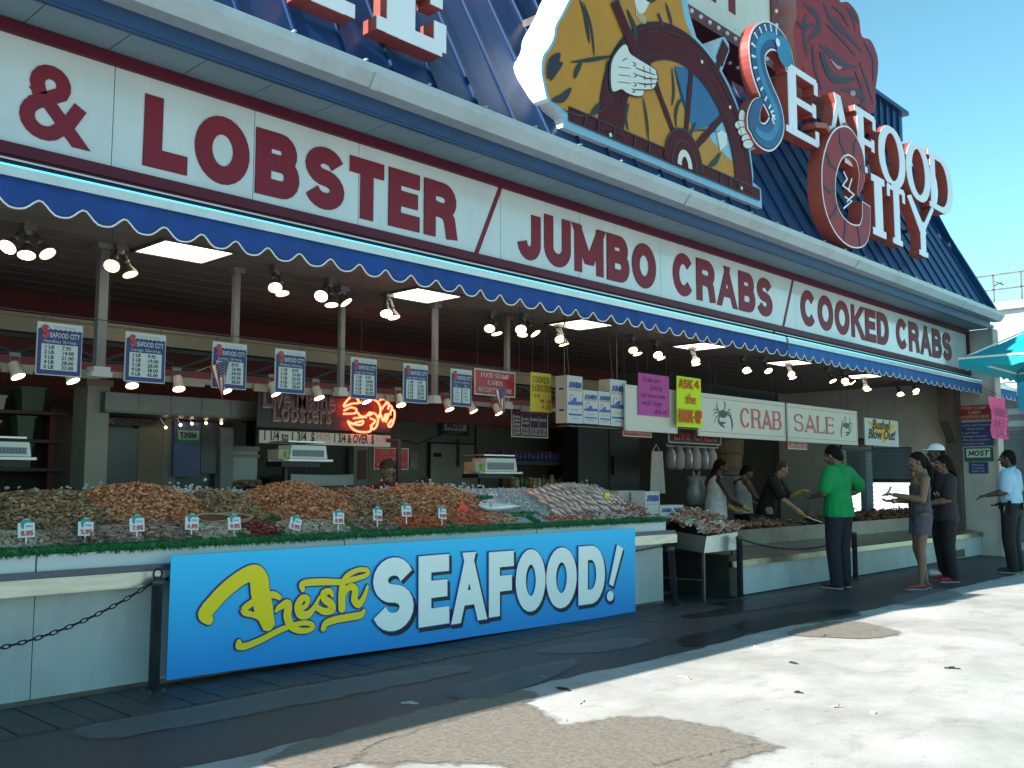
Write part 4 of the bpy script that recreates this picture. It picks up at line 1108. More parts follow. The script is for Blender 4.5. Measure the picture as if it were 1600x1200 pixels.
for i, ((a, c), lab) in enumerate(zip(pbx, prl)):
    p0, p1 = P(*a, YP), P(*c, YP)
    w, z0, z1 = p1.x - p0.x, 2.125, 2.495
    h = z1 - z0
    t = thing('price_board', lab, 'price board', (p0.x, YP, z0), 0, 'blue price boards hanging in a row')
    mb = MB(); mb.box(0, w, 0, .012, 0, h); mb.build('board', SIGNWH, t)
    mb = MB(); mb.box(.006, w - .006, -.003, -.0005, .006, h * .86)
    n = 9
    for k in range(n):
        x = .006 + (w - .012) * k / n; mb.flat([(x, h * .86), (x + (w - .012) / n, h * .86), (x + (w - .012) / n / 2, h * .885)], -.003)
    mb.build('blue_field', NAVY, t)
    bfont(t, 'SEAFOOD CITY'[1:], .085, h * .72, .05, -.005, SIGNWH, W=w - .105, bold=.02)
    mb = MB(); text_mb(mb, 'S', .025, h * .70, h * .25, .055, .24, -.007, .002); mb.build('red_initial', REDT, t)
    bfont(t, "Fresh Wholesale", .11, h * .905, .022, -.001, M('grey print', (.35, .35, .36), .6), W=w * .5)
    if i < 6:
        nm, pr = rows[i]
        bfont(t, nm, w * .14, h * .62, .03, -.004, SIGNWH, W=w * .72)
        mb = MB(); mb.box(w * .10, w * .9, -.005, -.0035, h * .10, h * .59); mb.build('white_panel', SIGNWH, t)
        for k in range(5):
            zz = h * (.50 - .094 * k)
            bfont(t, f'{k + 1} LB', w * .16, zz, .036, -.006, INKB, bold=.02)
            bfont(t, pr[k], w * .54, zz - .002, .038, -.006, INKB, bold=.012, shear=.1)
    else:
        bfont(t, 'Fresh Scallops', w * .14, h * .62, .03, -.004, SIGNWH, W=w * .72)
        for k in (0, 1):
            mb = MB(); x = w * (.10 + .43 * k); mb.box(x, x + w * .37, -.005, -.0035, h * .10, h * .5); mb.build('white_panel', SIGNWH, t)
            bfont(t, ('Sea', 'Bay')[k], x + .02, h * .53, .03, -.004, SIGNWH)
            for j, s in enumerate((['1 LB', '13.95', '2 LB', '26.00'], ['1 LB', '9.95', '2 LB', '19.00'])[k]): bfont(t, s, x + .012, h * (.42 - .09 * j), .03, -.006, INKB)
    hang(t, (.04, w - .04), h, h + .06, .006)

mb = MB(); mb.bar((-1, YP + .006, 2.556), (7.4, YP + .006, 2.556), .006)
for xx in (-.5, 3.0, 5.3, 7.39): mb.bar((xx, YP + .006, 2.556), (xx, YP + .006, 3.262), .003)
tag(mb.build('hanging_cable', WIRE), 'thin dark cable from which the row of blue price boards hangs', 'cable')
def board(name, label, cat, a, c, y, mat, frame=None, fw=.02, th=.02, group=None, z=None, frx=None):
    """flat board on the plane y from photo corners (top left, bottom right)"""
    p0, p1 = P(*a, y), P(*c, y)
    zt = z[1] if z else p0.z; zb_ = z[0] if z else p1.z
    t = thing(name, label, cat, (p0.x, y, zb_), 0, group)
    w, h = p1.x - p0.x, zt - zb_
    mb = MB(); mb.box(0, w, 0, th, 0, h); mb.build('panel', mat, t)
    if frame:
        mb = MB()
        mb.box(0, w, -.004, 0, 0, fw); mb.box(0, w, -.004, 0, h - fw, h); mb.box(0, fw, -.004, 0, fw, h - fw); mb.box(w - fw, w, -.004, 0, fw, h - fw)
        mb.build('border', frame, t)
    return t, w, h
def flag(px, v, y, label):
    p = P(px, v, y)
    t = thing('small_flag', label, 'flag', p)
    mb = MB(); mb.tube([(-.14, .05, -.05), (.10, -.02, .06)], .005, 6); mb.build('stick', M('stick', (.25, .15, .07), .6), t)
    A = Vector((.10, -.022, .06)); dn = Vector((-.045, .0, -.27)); ac = Vector((-.16, .02, -.07))
    def fp(u, w):
        f = .012 * math.sin(u * 9 + w * 3) * (w + .2)
        q = A + ac * u * (1 - .25 * w) + dn * w + Vector((.12 * u * w, f, 0)); return q
    mr = [M('flag red', (.30, .02, .03), .8), M('flag white', (.55, .53, .5), .8), M('flag blue', (.03, .035, .12), .8)]
    mb = MB()
    for k in range(7):
        for j in range(12):
            u0, u1 = k / 7, (k + 1) / 7; w0, w1 = j / 12, (j + 1) / 12
            mm = 2 if (k < 4 and j < 5) else (0 if k % 2 == 0 else 1)
            mb.add([fp(u0, w0), fp(u1, w0), fp(u1, w1), fp(u0, w1)], [(0, 1, 2, 3)], mm)
    o = mb.build('cloth', mr, t, True)
    mb = MB()
    for k in range(4):
        for j in range(5):
            c = fp((k + .5) / 7, (j + .5) / 12); mb.obox(c + Vector((0, -.003, 0)), (.003, 0, 0), (0, .0008, 0), (0, 0, .003))
    mb.build('star_field', mr[1], t)
flag(338, 572, 6.82, 'small striped flag hanging over the third price board')
flag(779, 610, 6.82, 'small striped flag hanging over the red food stamp board')
t, w, h = board('food_stamp_sign', 'red board reading FOOD STAMP CARDS ACCEPTED HERE with a small flag over it', 'sign', (741, 575), (805, 622), 7.1, REDP, SIGNWH, .014, group='red food stamp signs')
for k, (s, ww) in enumerate((('FOOD STAMP', .68), ('CARDS', .36), ('ACCEPTED HERE', .82))): letters(t, s, w * (1 - ww) / 2, h * (.70 - .28 * k), h * .17, w * ww, 0, SIGNWH, .2, True)
hang(t, (.06, w - .06), h, 3.262 - t.location.z, .01)
YELP = M('yellow paper', (.62, .44, .05), .8, var=.06); 
def poster(name, label, a, c, y, mat, curl=.02, group=None, dx=0):
    p0, p1 = P(*a, y), P(*c, y); w, h = p1.x - p0.x, p0.z - p1.z
    t = thing(name, label, 'poster', (p0.x, y, p1.z), 0, group)
    mb = MB(); mb.grid(lambda u, v: (u * w + dx * (1 - v), curl * math.sin(u * 4 + 1) * (1 - v) - .002 * v, v * h), 10, 8); mb.grid(lambda u, v: (u * w + dx * (1 - v), .003 + curl * math.sin(u * 4 + 1) * (1 - v) - .002 * v, v * h), 10, 8)
    mb.build('paper', mat, t, True)
    return t, w, h
OCH = M('ochre marker', (.30, .17, .02), .7)
t, w, h = poster('yellow_poster', 'yellow paper poster reading COOKED LOBSTER in ochre marker', (829, 581), (861, 645), 6.9, YELP, .006)
for k, (s, ww) in enumerate((('COOKED', .8), ('LOBSTER', .9))): letters(t, s, w * (.08), h * (.74 - .22 * k), h * .17, w * ww, -.008, OCH, .09)
for k, (s, xx, ww) in enumerate((('14', .12, .3), ('99 - LB', .45, .5), ('4.25', .5, .45))): letters(t, s, w * xx, h * (.36 - .14 * k), h * .10, w * ww, -.008, M('red marker', (.42, .08, .03), .7), .12)
hang(t, (.03, w - .05), h, 3.262 - t.location.z)
# ---- white printed cartons hung as a display
PRB = M('carton blue print', (.03, .06, .24), .5); PRR = M('carton red print', (.45, .10, .10), .5); CART = M('carton card', (.46, .44, .42), .65, var=.05); CARTS = M('carton side', (.42, .34, .29), .7, var=.06)
def carton_print(t, w, h, sub=1.0):
    letters(t, 'JUMBO', w * .08, h * .74 if h > w * 1.2 else h * .66, h * .13 if h > w * 1.2 else h * .2, w * .84, -.001, PRB, .2)
    bfont(t, 'MORE THAN GOOD', w * .10, h * .68 if h > w * 1.2 else h * .52, .03, -.001, PRR, W=w * .8)
    mb = MB(); c = (w * .3, h * .53); mb.stroke([(c[0] + w * .12 * math.cos(R(a)), c[1] + w * .13 * math.sin(R(a))) for a in range(40, 330, 20)], .008, -.003, .002); mb.build('red_swirl', PRR, t)
    mb = MB(); pts = smooth2([(w * .1, h * .38), (w * .1, h * .44), (w * .3, h * .46), (w * .42, h * .53), (w * .62, h * .54), (w * .55, h * .48), (w * .7, h * .46), (w * .92, h * .46), (w * .92, h * .39)], 3); mb.prism(pts, -.004, -.001); mb.build('wave_print', PRB, t)
    mb = MB(); mb.box(w * .1, w * .92, -.003, -.0005, h * .16, h * .20); mb.build('stripe', PRB, t)
    bfont(t, 'KEEP FROZEN', w * .3, h * .09, .02, -.001, PRB, W=w * .4); bfont(t, 'WILD CAUGHT', w * .25, h * .27, .022, -.001, PRR, W=w * .5)
for (a, c, lab, ch) in (((886, 586), (911, 662), 'tall white JUMBO carton at the left end of the hanging cartons', 1), ((911, 609), (935, 663), 'short white JUMBO carton, left one of the middle pair', 0), ((935, 611), (955, 665), 'short white JUMBO carton, right one of the middle pair', 0), ((953, 592), (980, 667), 'tall white JUMBO carton beside the pink poster', 1)):
    p0, p1 = P(*a, 6.55), P(*c, 6.55); w, h = p1.x - p0.x - .006, p0.z - p1.z
    t = thing('carton', lab, 'box', (p0.x, 6.55, p1.z), 0, 'white JUMBO cartons on display')
    mb = MB(); mb.box(0, w, 0, .16, 0, h, 0); mb.add([(-.001, 0, 0), (-.001, .16, 0), (-.001, .16, h), (-.001, 0, h)], [(0, 1, 2, 3)], 1)
    mb.build('carton', [CART, CARTS], t)
    carton_print(t, w, h)
    mb = MB(); mb.box(-.004, -.0015, .05, .11, h * .25, h * .29); mb.box(-.004, -.0015, .05, .11, h * .7, h * .74); mb.build('slot', BLACK, t)
    if ch:
        mb = MB(); mb.tube([(w * .5, .08, h), (w * .2, .08, 3.26 - p1.z)], .006, 6); mb.build('chain', WIRE, t)
mb = MB(); a, c = P(884, 664, 6.6), P(984, 668, 6.6); mb.box(a.x, c.x, 6.56, 6.72, a.z - .012, a.z - .004)
mb.tube([(a.x + .1, 6.7, a.z), (a.x + .1, 6.7, 3.262)], .006, 6); mb.tube([(c.x - .1, 6.7, a.z), (c.x - .1, 6.7, 3.262)], .006, 6)
tag(mb.build('hanging_shelf', STEELD), 'thin hanging shelf under the white JUMBO cartons', 'shelf')
# ---- boards and posters in the front row
FR = M('board pinkish frame', (.52, .44, .42), .5, var=.06); BRD = M('board ivory', (.50, .44, .37), .4, var=.05, scale=2)
t, w, h = board('poster_board', 'ivory board carrying the handwritten pink poster', 'board', (976, 573), (1058, 656), 6.5, BRD, FR, .02, z=(1.955, 2.475))
hang(t, (.25, w - .2), h, 3.262 - t.location.z, .01)
PINKP = M('magenta paper', (.42, .06, .26), .8, var=.08); PURP = M('purple marker', (.10, .02, .09), .7)
t, w, h = poster('pink_poster', 'magenta poster with purple handwriting pinned to the ivory board', (997, 582), (1046, 652), 6.485, PINKP, .004)
for k, (s, xx, sz) in enumerate((('Crabs are', .12, .085), ('Sold by', .35, .085), ('the dozen now', .06, .08), ('small  large', .1, .085), ('Ask us!', .5, .085))): bfont(t, s, w * xx, h * (.80 - .185 * k), sz, -.008, PURP, shear=.25)
LIME = M('fluorescent lime paper', (.52, .66, .01), .8, var=.04); ORM = M('orange red marker', (.55, .07, .01), .7)
t, w, h = poster('lime_poster', 'fluorescent lime poster reading ASK 4 the HOOK-UP', (1057, 587), (1096, 669), 6.42, LIME, .012)
letters(t, 'ASK', .03, h * .76, h * .19, w * .56, -.016, ORM, .2); letters(t, '4', w * .7, h * .78, h * .17, w * .2, -.016, ORM, .2)
bfont(t, 'the', w * .32, h * .47, .17, -.016, ORM, bold=.02, shear=.1)
letters(t, 'HOOK-UP', .02, h * .08, h * .27, w * .93, -.016, ORM, .15)
CRW = M('crab ink', (.03, .025, .03), .5)
def crab_art(t, cx, cz, k, fl=1):
    mb = MB()
    def q(pts, ws): mb.stroke([(cx + fl * x * k, cz + z * k) for x, z in smooth2(pts, 3, False)], [a * k for a in _il(ws, (len(pts) - 1) * 3 + 1)], -.001, .0025, ext=False)
    def _il(ws, n): return [ws[min(int(i / (n - 1) * (len(ws) - 1)), len(ws) - 2)] * (1 - (i / (n - 1) * (len(ws) - 1) - min(int(i / (n - 1) * (len(ws) - 1)), len(ws) - 2))) + ws[min(int(i / (n - 1) * (len(ws) - 1)), len(ws) - 2) + 1] * (i / (n - 1) * (len(ws) - 1) - min(int(i / (n - 1) * (len(ws) - 1)), len(ws) - 2)) for i in range(n)]
    mb.prism([(cx + fl * .34 * k * math.cos(R(a)), cz + (.10 + .17 * math.sin(R(a))) * k) for a in range(0, 360, 20)], -.003, -.0005)
    q([(-.28, .15), (-.5, .4), (-.42, .62)], [.05, .08, .02]); q([(.05, .25), (.2, .5), (.05, .68)], [.04, .09, .03])
    q([(-.3, .1), (-.6, .15), (-.75, .0)], [.05, .05, .02]); q([(-.3, .02), (-.55, -.05), (-.72, -.3)], [.05, .05, .02]); q([(.3, .1), (.55, .2), (.7, .05)], [.05, .05, .02])
    q([(.25, .15), (.62, .0), (.74, -.35), (.68, -.62)], [.05, .12, .12, .01]); q([(-.25, .0), (-.4, -.2), (-.2, -.35), (.15, -.5)], [.06, .10, .16, .02]); q([(-.2, -.3), (.1, -.28), (.2, -.3)], [.1, .08, .02])
    q([(-.3, .18), (-.62, .28), (-.8, .2)], [.04, .04, .02]); q([(.3, .16), (.5, .33), (.62, .3)], [.04, .04, .02])
    mb.build('crab_drawing', CRW, t)
t, w, h = board('crab_board', 'ivory board reading CRAB with a dark crab drawn at its left', 'sign', (1090, 588), (1227, 670), 6.45, BRD, FR, .025, z=(1.94, 2.475))
letters(t, 'CRAB', w * .45, h * .27, h * .48, w * .5, 0, REDP, .2, True); crab_art(t, w * .26, h * .5, h * .55)
mb = MB()
for zz in (h * .1, h * .9): mb.box(.03, w - .03, -.002, -.0002, zz, zz + .006)
mb.build('red_line', REDP, t); hang(t, (.3, w - .3), h, 3.262 - t.location.z, .01)
t, w, h = board('sale_board', 'ivory board reading SALE with a dark crab drawn at its right', 'sign', (1229, 608), (1340, 682), 6.45, BRD, FR, .025, z=(1.94, 2.475))
letters(t, 'SALE', w * .08, h * .27, h * .48, w * .56, 0, REDP, .2, True); crab_art(t, w * .83, h * .5, h * .5, -1)
mb = MB()
for zz in (h * .1, h * .9): mb.box(.03, w - .03, -.002, -.0002, zz, zz + .006)
mb.build('red_line', REDP, t); hang(t, (.3, w - .3), h, 3.262 - t.location.z, .01)
t, w, h = board('bushel_sign', 'white board reading Bushel Blow Out over a yellow triangle', 'sign', (1350, 624), (1404, 684), 6.5, SIGNWH, None, z=(1.96, 2.40))
mb = MB(); mb.flat([(w * .05, h * .88), (w * .92, h * .85), (w * .55, h * .1)], -.002); mb.build('yellow_triangle', M('mustard', (.62, .38, .03), .6), t)
bfont(t, 'Bushel', w * .2, h * .62, .22, -.004, INKB, W=w * .55, bold=.025, shear=.3); bfont(t, 'Blow Out!', w * .08, h * .26, .22, -.004, INKB, W=w * .82, bold=.025, shear=.3)
hang(t, (.1, w - .1), h, 3.262 - t.location.z, .01)
for a, c, y, lab in (((973, 655), (1018, 684), 6.8, 'red FOOD STAMP CARDS ACCEPTED sign under the ivory board'), ((1230, 671), (1261, 703), 6.6, 'small square red sign hanging under the SALE board'), ((584, 699), (638, 734), 8.6, 'red food stamp sign on the cold room wall behind the man in red')):
    t, w, h = board('food_stamp_sign', lab, 'sign', a, c, y, REDP, SIGNWH, .012, group='red food stamp signs')
    if h / w < .75 and y < 8:
        for k, (s, ww) in enumerate((('FOOD STAMP', .7), ('CARDS ACCEPTED', .86))): letters(t, s, w * (1 - ww) / 2, h * (.58 - .38 * k), h * .22, w * ww, 0, SIGNWH, .2, True)
    else:
        for k, (s, ww) in enumerate((('FOOD STAMP', .7), ('CARDS', .36), ('ACCEPTED HERE', .84))): letters(t, s, w * (1 - ww) / 2, h * (.72 - .28 * k), h * .15, w * ww, 0, M('faded sign print', (.5, .25, .25), .5), .2, True)
    if y < 8: hang(t, (.05, w - .05), h, 3.262 - t.location.z, .01)
NEONOFF = M('unlit neon red', (.33, .03, .03), .35)
for a, c, y, s, lab, dim in (((1043, 664), (1127, 697), 6.9, 'Live Crabs', 'black neon window sign reading Live Crabs with a pale rounded border', NEONOFF), ((1313, 682), (1364, 706), 6.8, 'Cooked Crabs', 'dim black neon sign reading Cooked Crabs above the green shirt', M('dull neon', (.14, .02, .02), .4))):
    t, w, h = board('neon_sign', lab, 'sign', a, c, y, BLACK, None, z=(P(*a, y).z - .22, P(*a, y).z) if 0 else None)
    bfont(t, s, w * .1, h * .24, .2, -.006, dim, W=w * .8, bold=.02)
    mb = MB(); mb.tube([(.03, -.004, .02), (.015, -.004, .05), (.015, -.004, h - .03), (w - .03, -.004, h - .03), (w - .015, -.004, h - .06), (w - .015, -.004, .03), (w - .04, -.004, .015)], .008, 6, close=True); mb.build('border_tube', M('pale tube', (.45, .42, .42), .4) if dim is NEONOFF else BLACKM, t)
    hang(t, (.1, w - .1), h, 3.262 - t.location.z, .01)
# ---- lobster neon
t, w, h = board('lobster_sign', 'dark sign reading Live Maine Lobsters with a glowing red neon lobster', 'sign', (403, 612), (610, 676), 8.3, M('sign brown black', (.022, .012, .016), .5))
CHN = M('channel letter', (.16, .05, .05), .4); CHNR = M('channel rim', (.32, .28, .26), .5)
for k, (s, xx, ww) in enumerate((('Live Maine', .03, .52), ('Lobsters', .10, .42))):
    bfont(t, s, w * xx + .008, h * (.60 - .38 * k) - .012, .3, -.002, CHNR, W=w * ww, bold=.02); bfont(t, s, w * xx, h * (.60 - .38 * k), .3, -.008, CHN, W=w * ww, bold=.012)
NEON = M('red neon lit', (1, .1, .05), .4, emit=(1, .07, .03), es=5.5)
def n2(x, v): p = P(380 + x / 5, 560 + v / 5, 8.3); return (p.x - t.location.x, -.05, p.z - t.location.z)
nl = [[(760, 375), (790, 330), (840, 290), (870, 320), (880, 350), (830, 355), (790, 370), (765, 380)], [(765, 410), (820, 385), (860, 400), (850, 430), (760, 435)], [(890, 350), (940, 320), (1000, 325), (1040, 360), (1050, 420), (1030, 470)], [(870, 425), (900, 455), (940, 450), (965, 425), (990, 430)],
      [(840, 470), (880, 465), (940, 460)], [(795, 490), (830, 510), (870, 500), (915, 490), (900, 520), (830, 515)], [(795, 495), (830, 550), (890, 575), (970, 570), (975, 520)], [(960, 450), (1000, 430), (1030, 470), (1020, 530), (990, 555), (980, 525), (1010, 490), (970, 470)],
      [(1040, 330), (1075, 320), (1100, 345), (1070, 380), (1060, 400)], [(1090, 350), (1115, 355), (1110, 400)], [(1115, 365), (1140, 385), (1125, 430)], [(1140, 400), (1160, 420), (1155, 480), (1130, 535), (1110, 520), (1140, 480)], [(1030, 480), (1050, 440), (1070, 490), (1090, 440), (1110, 450), (1090, 500)], [(1075, 490), (1105, 440), (1130, 440)]]
for pts in nl:
    q = []
    L = len(pts)
    for i in range(L - 1):
        p0, p1, p2, p3 = [Vector(pts[min(max(i + k, 0), L - 1)]) for k in (-1, 0, 1, 2)]
        for k in range(4):
            tt = k / 4; q.append(.5 * ((2 * p1) + (p2 - p0) * tt + (2 * p0 - 5 * p1 + 4 * p2 - p3) * tt * tt + (3 * p1 - p0 - 3 * p2 + p3) * tt ** 3))
    q.append(Vector(pts[-1]))
    mb = MB(); mb.tube([n2(*a) for a in q], .011, 6); mb.build('neon_tube', NEON, t, True)
hang(t, (.2, w - .2), h, 2.23 - t.location.z + .3, .01)
t, w, h = board('price_strip', 'cream strip under the neon lobster giving prices by lobster weight', 'sign', (406, 672), (610, 697), 8.28, M('cream strip', (.50, .47, .40), .5, var=.05), z=(P(406, 692, 8.28).z, P(406, 672, 8.28).z))
bfont(t, '1 1/4 to 1 3/4  $', w * .03, h * .25, .13, -.002, INKB, W=w * .36, bold=.02); bfont(t, '1 3/4 & OVER  $', w * .54, h * .25, .13, -.002, INKB, W=w * .32, bold=.02)
bfont(t, '10.95', w * .41, h * .45, .09, -.002, M('faded red pen', (.55, .2, .2), .6), W=w * .1); bfont(t, '11.95', w * .88, h * .4, .09, -.002, M('faded red pen'), W=w * .09)
# ---- MOST signs and crab menu
GRN = M('sign green', (.012, .10, .05), .5, var=.08)
def most(t, w, h, mir=False):
    mb = MB(); mb.box(w * .1, w * .9, -.004, -.001, h * .25, h * .85); mb.build('pale_field', M('mint white', (.50, .58, .53), .5), t)
    o = letters(t, 'MOST', w * .17, h * .38, h * .34, w * .6, -.005, INKB, .2, slant=.22)
    if mir: o.scale.x = -1; o.location.x = w
    bfont(t, 'Honored Here', w * .25, h * .09, h * .12, -.002, M('mint white'), W=w * .5)
t, w, h = board('bank_card_sign', 'green framed MOST card sign on the cold room wall', 'sign', (690, 652), (733, 681), 10.9, GRN); most(t, w, h)
t, w, h = board('crab_menu', 'black menu board of crab meat grades and prices in four columns', 'menu board', (799, 634), (856, 685), 7.6, M('menu black', (.02, .018, .025), .4), SIGNWH, .008)
letters(t, 'CRABMEAT', w * .12, h * .78, h * .15, w * .8, 0, REDT, .22)
for k, s in enumerate(('Extra\nJumbo\nLump', 'Jumbo\nLump', 'Backfin', 'Special')):
    for j, q in enumerate(s.split('\n')): bfont(t, q, w * (.04 + .24 * k), h * (.62 - .12 * j - (.06 if k else 0)), .05, -.001, SIGNWH, W=w * .19, bold=.02)
    for j, q in enumerate((('19.95', '2/39'), ('17.95', '2/34'), ('13.95', '2/26'), ('11.95', '2/22'))[k]): bfont(t, q, w * (.05 + .24 * k), h * (.2 - .12 * j), .05, -.001, SIGNWH, W=w * .17)
    if k:
        mb = MB(); mb.box(w * (.025 + .24 * k), w * (.025 + .24 * k) + .004, -.002, -.0003, h * .05, h * .72); mb.build('divider', SIGNWH, t)
mb = MB(); mb.box(.01, w - .01, -.0022, -.0004, h * .31, h * .31 + .004); mb.build('divider', SIGNWH, t)
hang(t, (.05, w - .05), h, 3.262 - t.location.z, .01)
# ---- signs on the wing wall (facing -X)
def wing(name, label, v0, v1, ya, yb, mat, fr=None, group=None):
    """board on the wing wall between depths ya (left edge) and yb (right edge)"""
    z0, z1 = PX(1525, v1, 19.2).z, PX(1525, v0, 19.2).z
    t = thing(name, label, 'sign', (19.192, ya, z0), R(-90), group); w, h = ya - yb, z1 - z0
    mb = MB(); mb.box(0, w, -.012, 0.005, 0, h); mb.build('panel', mat, t)
    if fr:
        mb = MB()
        for b in ((0, w, 0, .012), (0, w, h - .012, h), (0, .012, .012, h - .012), (w - .012, w, .012, h - .012)): mb.box(b[0], b[1], -.016, -.0125, b[2], b[3])
        mb.build('border', fr, t)
    return t, w, h
def ywing(px): return PX(px, 640, 19.2).y
t, w, h = wing('food_stamp_sign', 'red food stamp sign at the top of the far wing wall', 632, 657, ywing(1496), ywing(1550), REDP, SIGNWH, 'red food stamp signs')
for k, (s, ww) in enumerate((('FOOD STAMP', .72), ('CARDS', .36), ('ACCEPTED HERE', .86))): letters(t, s, w * (1 - ww) / 2, h * (.70 - .28 * k), h * .18, w * ww, -.013, SIGNWH, .2, True)
t, w, h = wing('hours_sign', 'navy sign of small white print below the red sign on the wing wall', 659, 698, ywing(1496), ywing(1552), M('sign navy', (.03, .045, .16), .4), M('pale blue line', (.3, .35, .5), .5))
for k, (s, ww) in enumerate((('CAPTAIN WHITE SEAFOOD', .84), ('HOURS TODAY', .5), ('No cash refunds', .5), ('1 Exchange in fresh form', .72), ('2 Must return merchandise', .78), ('for exchange or credit', .64))): bfont(t, s, w * (.08 if k > 1 else (1 - ww) / 2), h * (.82 - .145 * k), .05, -.013, M('pale print', (.5, .55, .65), .5), W=w * ww)
t, w, h = wing('bank_card_sign', 'green framed MOST sign on the wing wall under the navy sign', 699, 721, ywing(1504), ywing(1549), GRN); 
mb = MB(); mb.box(w * .08, w * .9, -.016, -.0125, h * .28, h * .9); mb.build('pale_field', M('mint white'), t); letters(t, 'MOST', w * .14, h * .38, h * .40, w * .68, -.0165, INKB, .2, slant=.22)
t, w, h = wing('notice_sign', 'small navy notice lowest on the wing wall', 722, 740, ywing(1510), ywing(1540), M('sign navy'))
for k in range(3): bfont(t, ('Thank you', 'for shopping', 'with us')[k], w * .15, h * (.68 - .27 * k), .05, -.013, M('pale print'), W=w * .65)
HOTP = M('hot pink paper', (.85, .10, .33), .8, var=.04)
t = thing('hot_pink_poster', 'hot pink paper poster hung from the awning end, reading CRABS MEAT', 'poster', P(1549, 684, 5.5))
a, c = P(1549, 612, 5.5), P(1578, 680, 5.5); w, h = c.x - a.x, a.z - c.z
mb = MB(); mb.grid(lambda u, v: (u * w + .05 * (1 - v), .03 * math.sin(u * 3) + .02 * math.sin(v * 9), v * h), 10, 12); mb.build('paper', HOTP, t, True)
PKT = M('dark pink marker', (.28, .02, .14), .7)
for k, (s, zz) in enumerate((('CRABS', .52), ('MEAT', .25), ('SALE', .03))): letters(t, s, .06, h * zz, h * .2, w * .8, -.06, PKT, .16)
mb = MB(); mb.bar((.02, .0, h), (.02, .4, h + .25), .006); mb.bar((w, .0, h), (w, .4, h + .25), .006); mb.build('string', WIRE, t)
# ------------------------------------------------------------------ the long display counter
X0, X1 = -2.5, 9.22
ctr = thing('display_counter', 'long white display counter with a steel rail and green grass edging', 'counter', (4, 6.4, 0))
def kpart(mb, name, mat, **kw): return part(mb, name, mat, parent=ctr, **kw)
mb = MB(); xx = X0
while xx < X1: mb.box(xx + .003, min(xx + 1.22, X1) - .003, 6.38, 6.44, .02, .70); xx += 1.22
mb.box(X1 - .05, X1, 6.44, 7.3, .02, .95); mb.box(X0, X1 - .06, 6.445, 7.25, .02, .8)
kpart(mb, 'front_panel', WHITEP)
mb = MB(); mb.box(X0, X1 - .02, 6.378, 6.40, .0, .045); kpart(mb, 'base_trim', STEELD)
mb = MB(); mb.box(X0, X1 + .12, 6.27, 6.40, .69, .79); mb.box(X0, X1 + .12, 6.262, 6.27, .70, .78); kpart(mb, 'rail', M('counter rail steel', (.55, .52, .47), .32, .8, var=.25, scale=3, stretch=(1, 1, 8), bump=.05))
mb = MB(); mb.box(X0, X1 + .10, 6.27, 6.42, .791, .83); kpart(mb, 'rail_top', M('dark rail steel', (.10, .10, .13), .4, .5, var=.2))  # dark metal ledge on top of the rail
mb = MB(); xx = X0
seams = [X0, -.4, 2.36, 4.72, 7.02, X1]
for a, b2 in zip(seams, seams[1:]):
    mb.box(a + .006, b2 - .006, 6.33, 6.40, .831, .945); mb.box(a + .006, b2 - .006, 6.322, 6.33, .922, .94)
kpart(mb, 'top_band', WHITEB)
def bedz(y): return .955 + (y - 6.36) * .37
mb = MB(); mb.add([(X0, 6.345, bedz(6.345)), (X1, 6.345, bedz(6.345)), (X1, 7.32, bedz(7.32)), (X0, 7.32, bedz(7.32)), (X0, 7.32, .2), (X1, 7.32, .2)], [(0, 1, 2, 3), (3, 2, 5, 4)])
kpart(mb, 'ice_bed', M('crushed ice bed', (.42, .44, .46), .35, var=.25, scale=30, bump=.6, bscale=60))
GRASS = M('plastic grass', (.010, .15, .04), .6, var=.4, scale=25)
def turf(mb, p, q, w, n, h=.028):
    p, q = Vector(p), Vector(q); d = q - p; s = Vector((-d.y, d.x, 0)).normalized() * w / 2
    mb.obox((p + q) / 2 + Vector((0, 0, .006)), d / 2, s, (0, 0, .007))
    for _ in range(n):
        c = p + d * random.random() + s * random.uniform(-1, 1) + Vector((0, 0, .008))
        a = random.random() * 6.28; e = Vector((math.cos(a), math.sin(a), 0)) * .005; l = Vector((random.uniform(-.016, .016), random.uniform(-.022, .01), h * random.uniform(.6, 1.2)))
        mb.add([c - e, c + e, c + l], [(0, 1, 2)])
mb = MB()
turf(mb, (X0, 6.365, bedz(6.36)), (X1, 6.365, bedz(6.36)), .075, 7500, .032)
mb.box(X0, X1, 6.322, 6.34, .935, .975)
for _ in range(6500):
    xx = random.uniform(1.6, X1); c = Vector((xx, 6.322, random.uniform(.93, .98))); mb.add([c, c + Vector((.009, 0, 0)), c + Vector((random.uniform(-.01, .02), -.02, random.uniform(-.028, .01)))], [(0, 1, 2)])
kpart(mb, 'grass_edging', GRASS)
mb = MB()
for px, v0, v1 in ((70, 822, 818), (125, 835, 830), (165, 828, 800), (225, 842, 835), (300, 842, 838), (312, 800, 785), (372, 838, 832), (430, 838, 835), (452, 812, 800), (548, 838, 830), (556, 810, 800), (612, 838, 832), (655, 815, 800), (700, 832, 820), (830, 828, 815), (900, 815, 805)):
    x = P(px, v0, 6.5).x; y0 = 6.40 if v0 > 825 else 6.62
    turf(mb, (x, y0, bedz(y0)), (x + random.uniform(-.1, .02), y0 + .25, bedz(y0 + .25)), .07, 160, .035)
kpart(mb, 'grass_divider', GRASS)

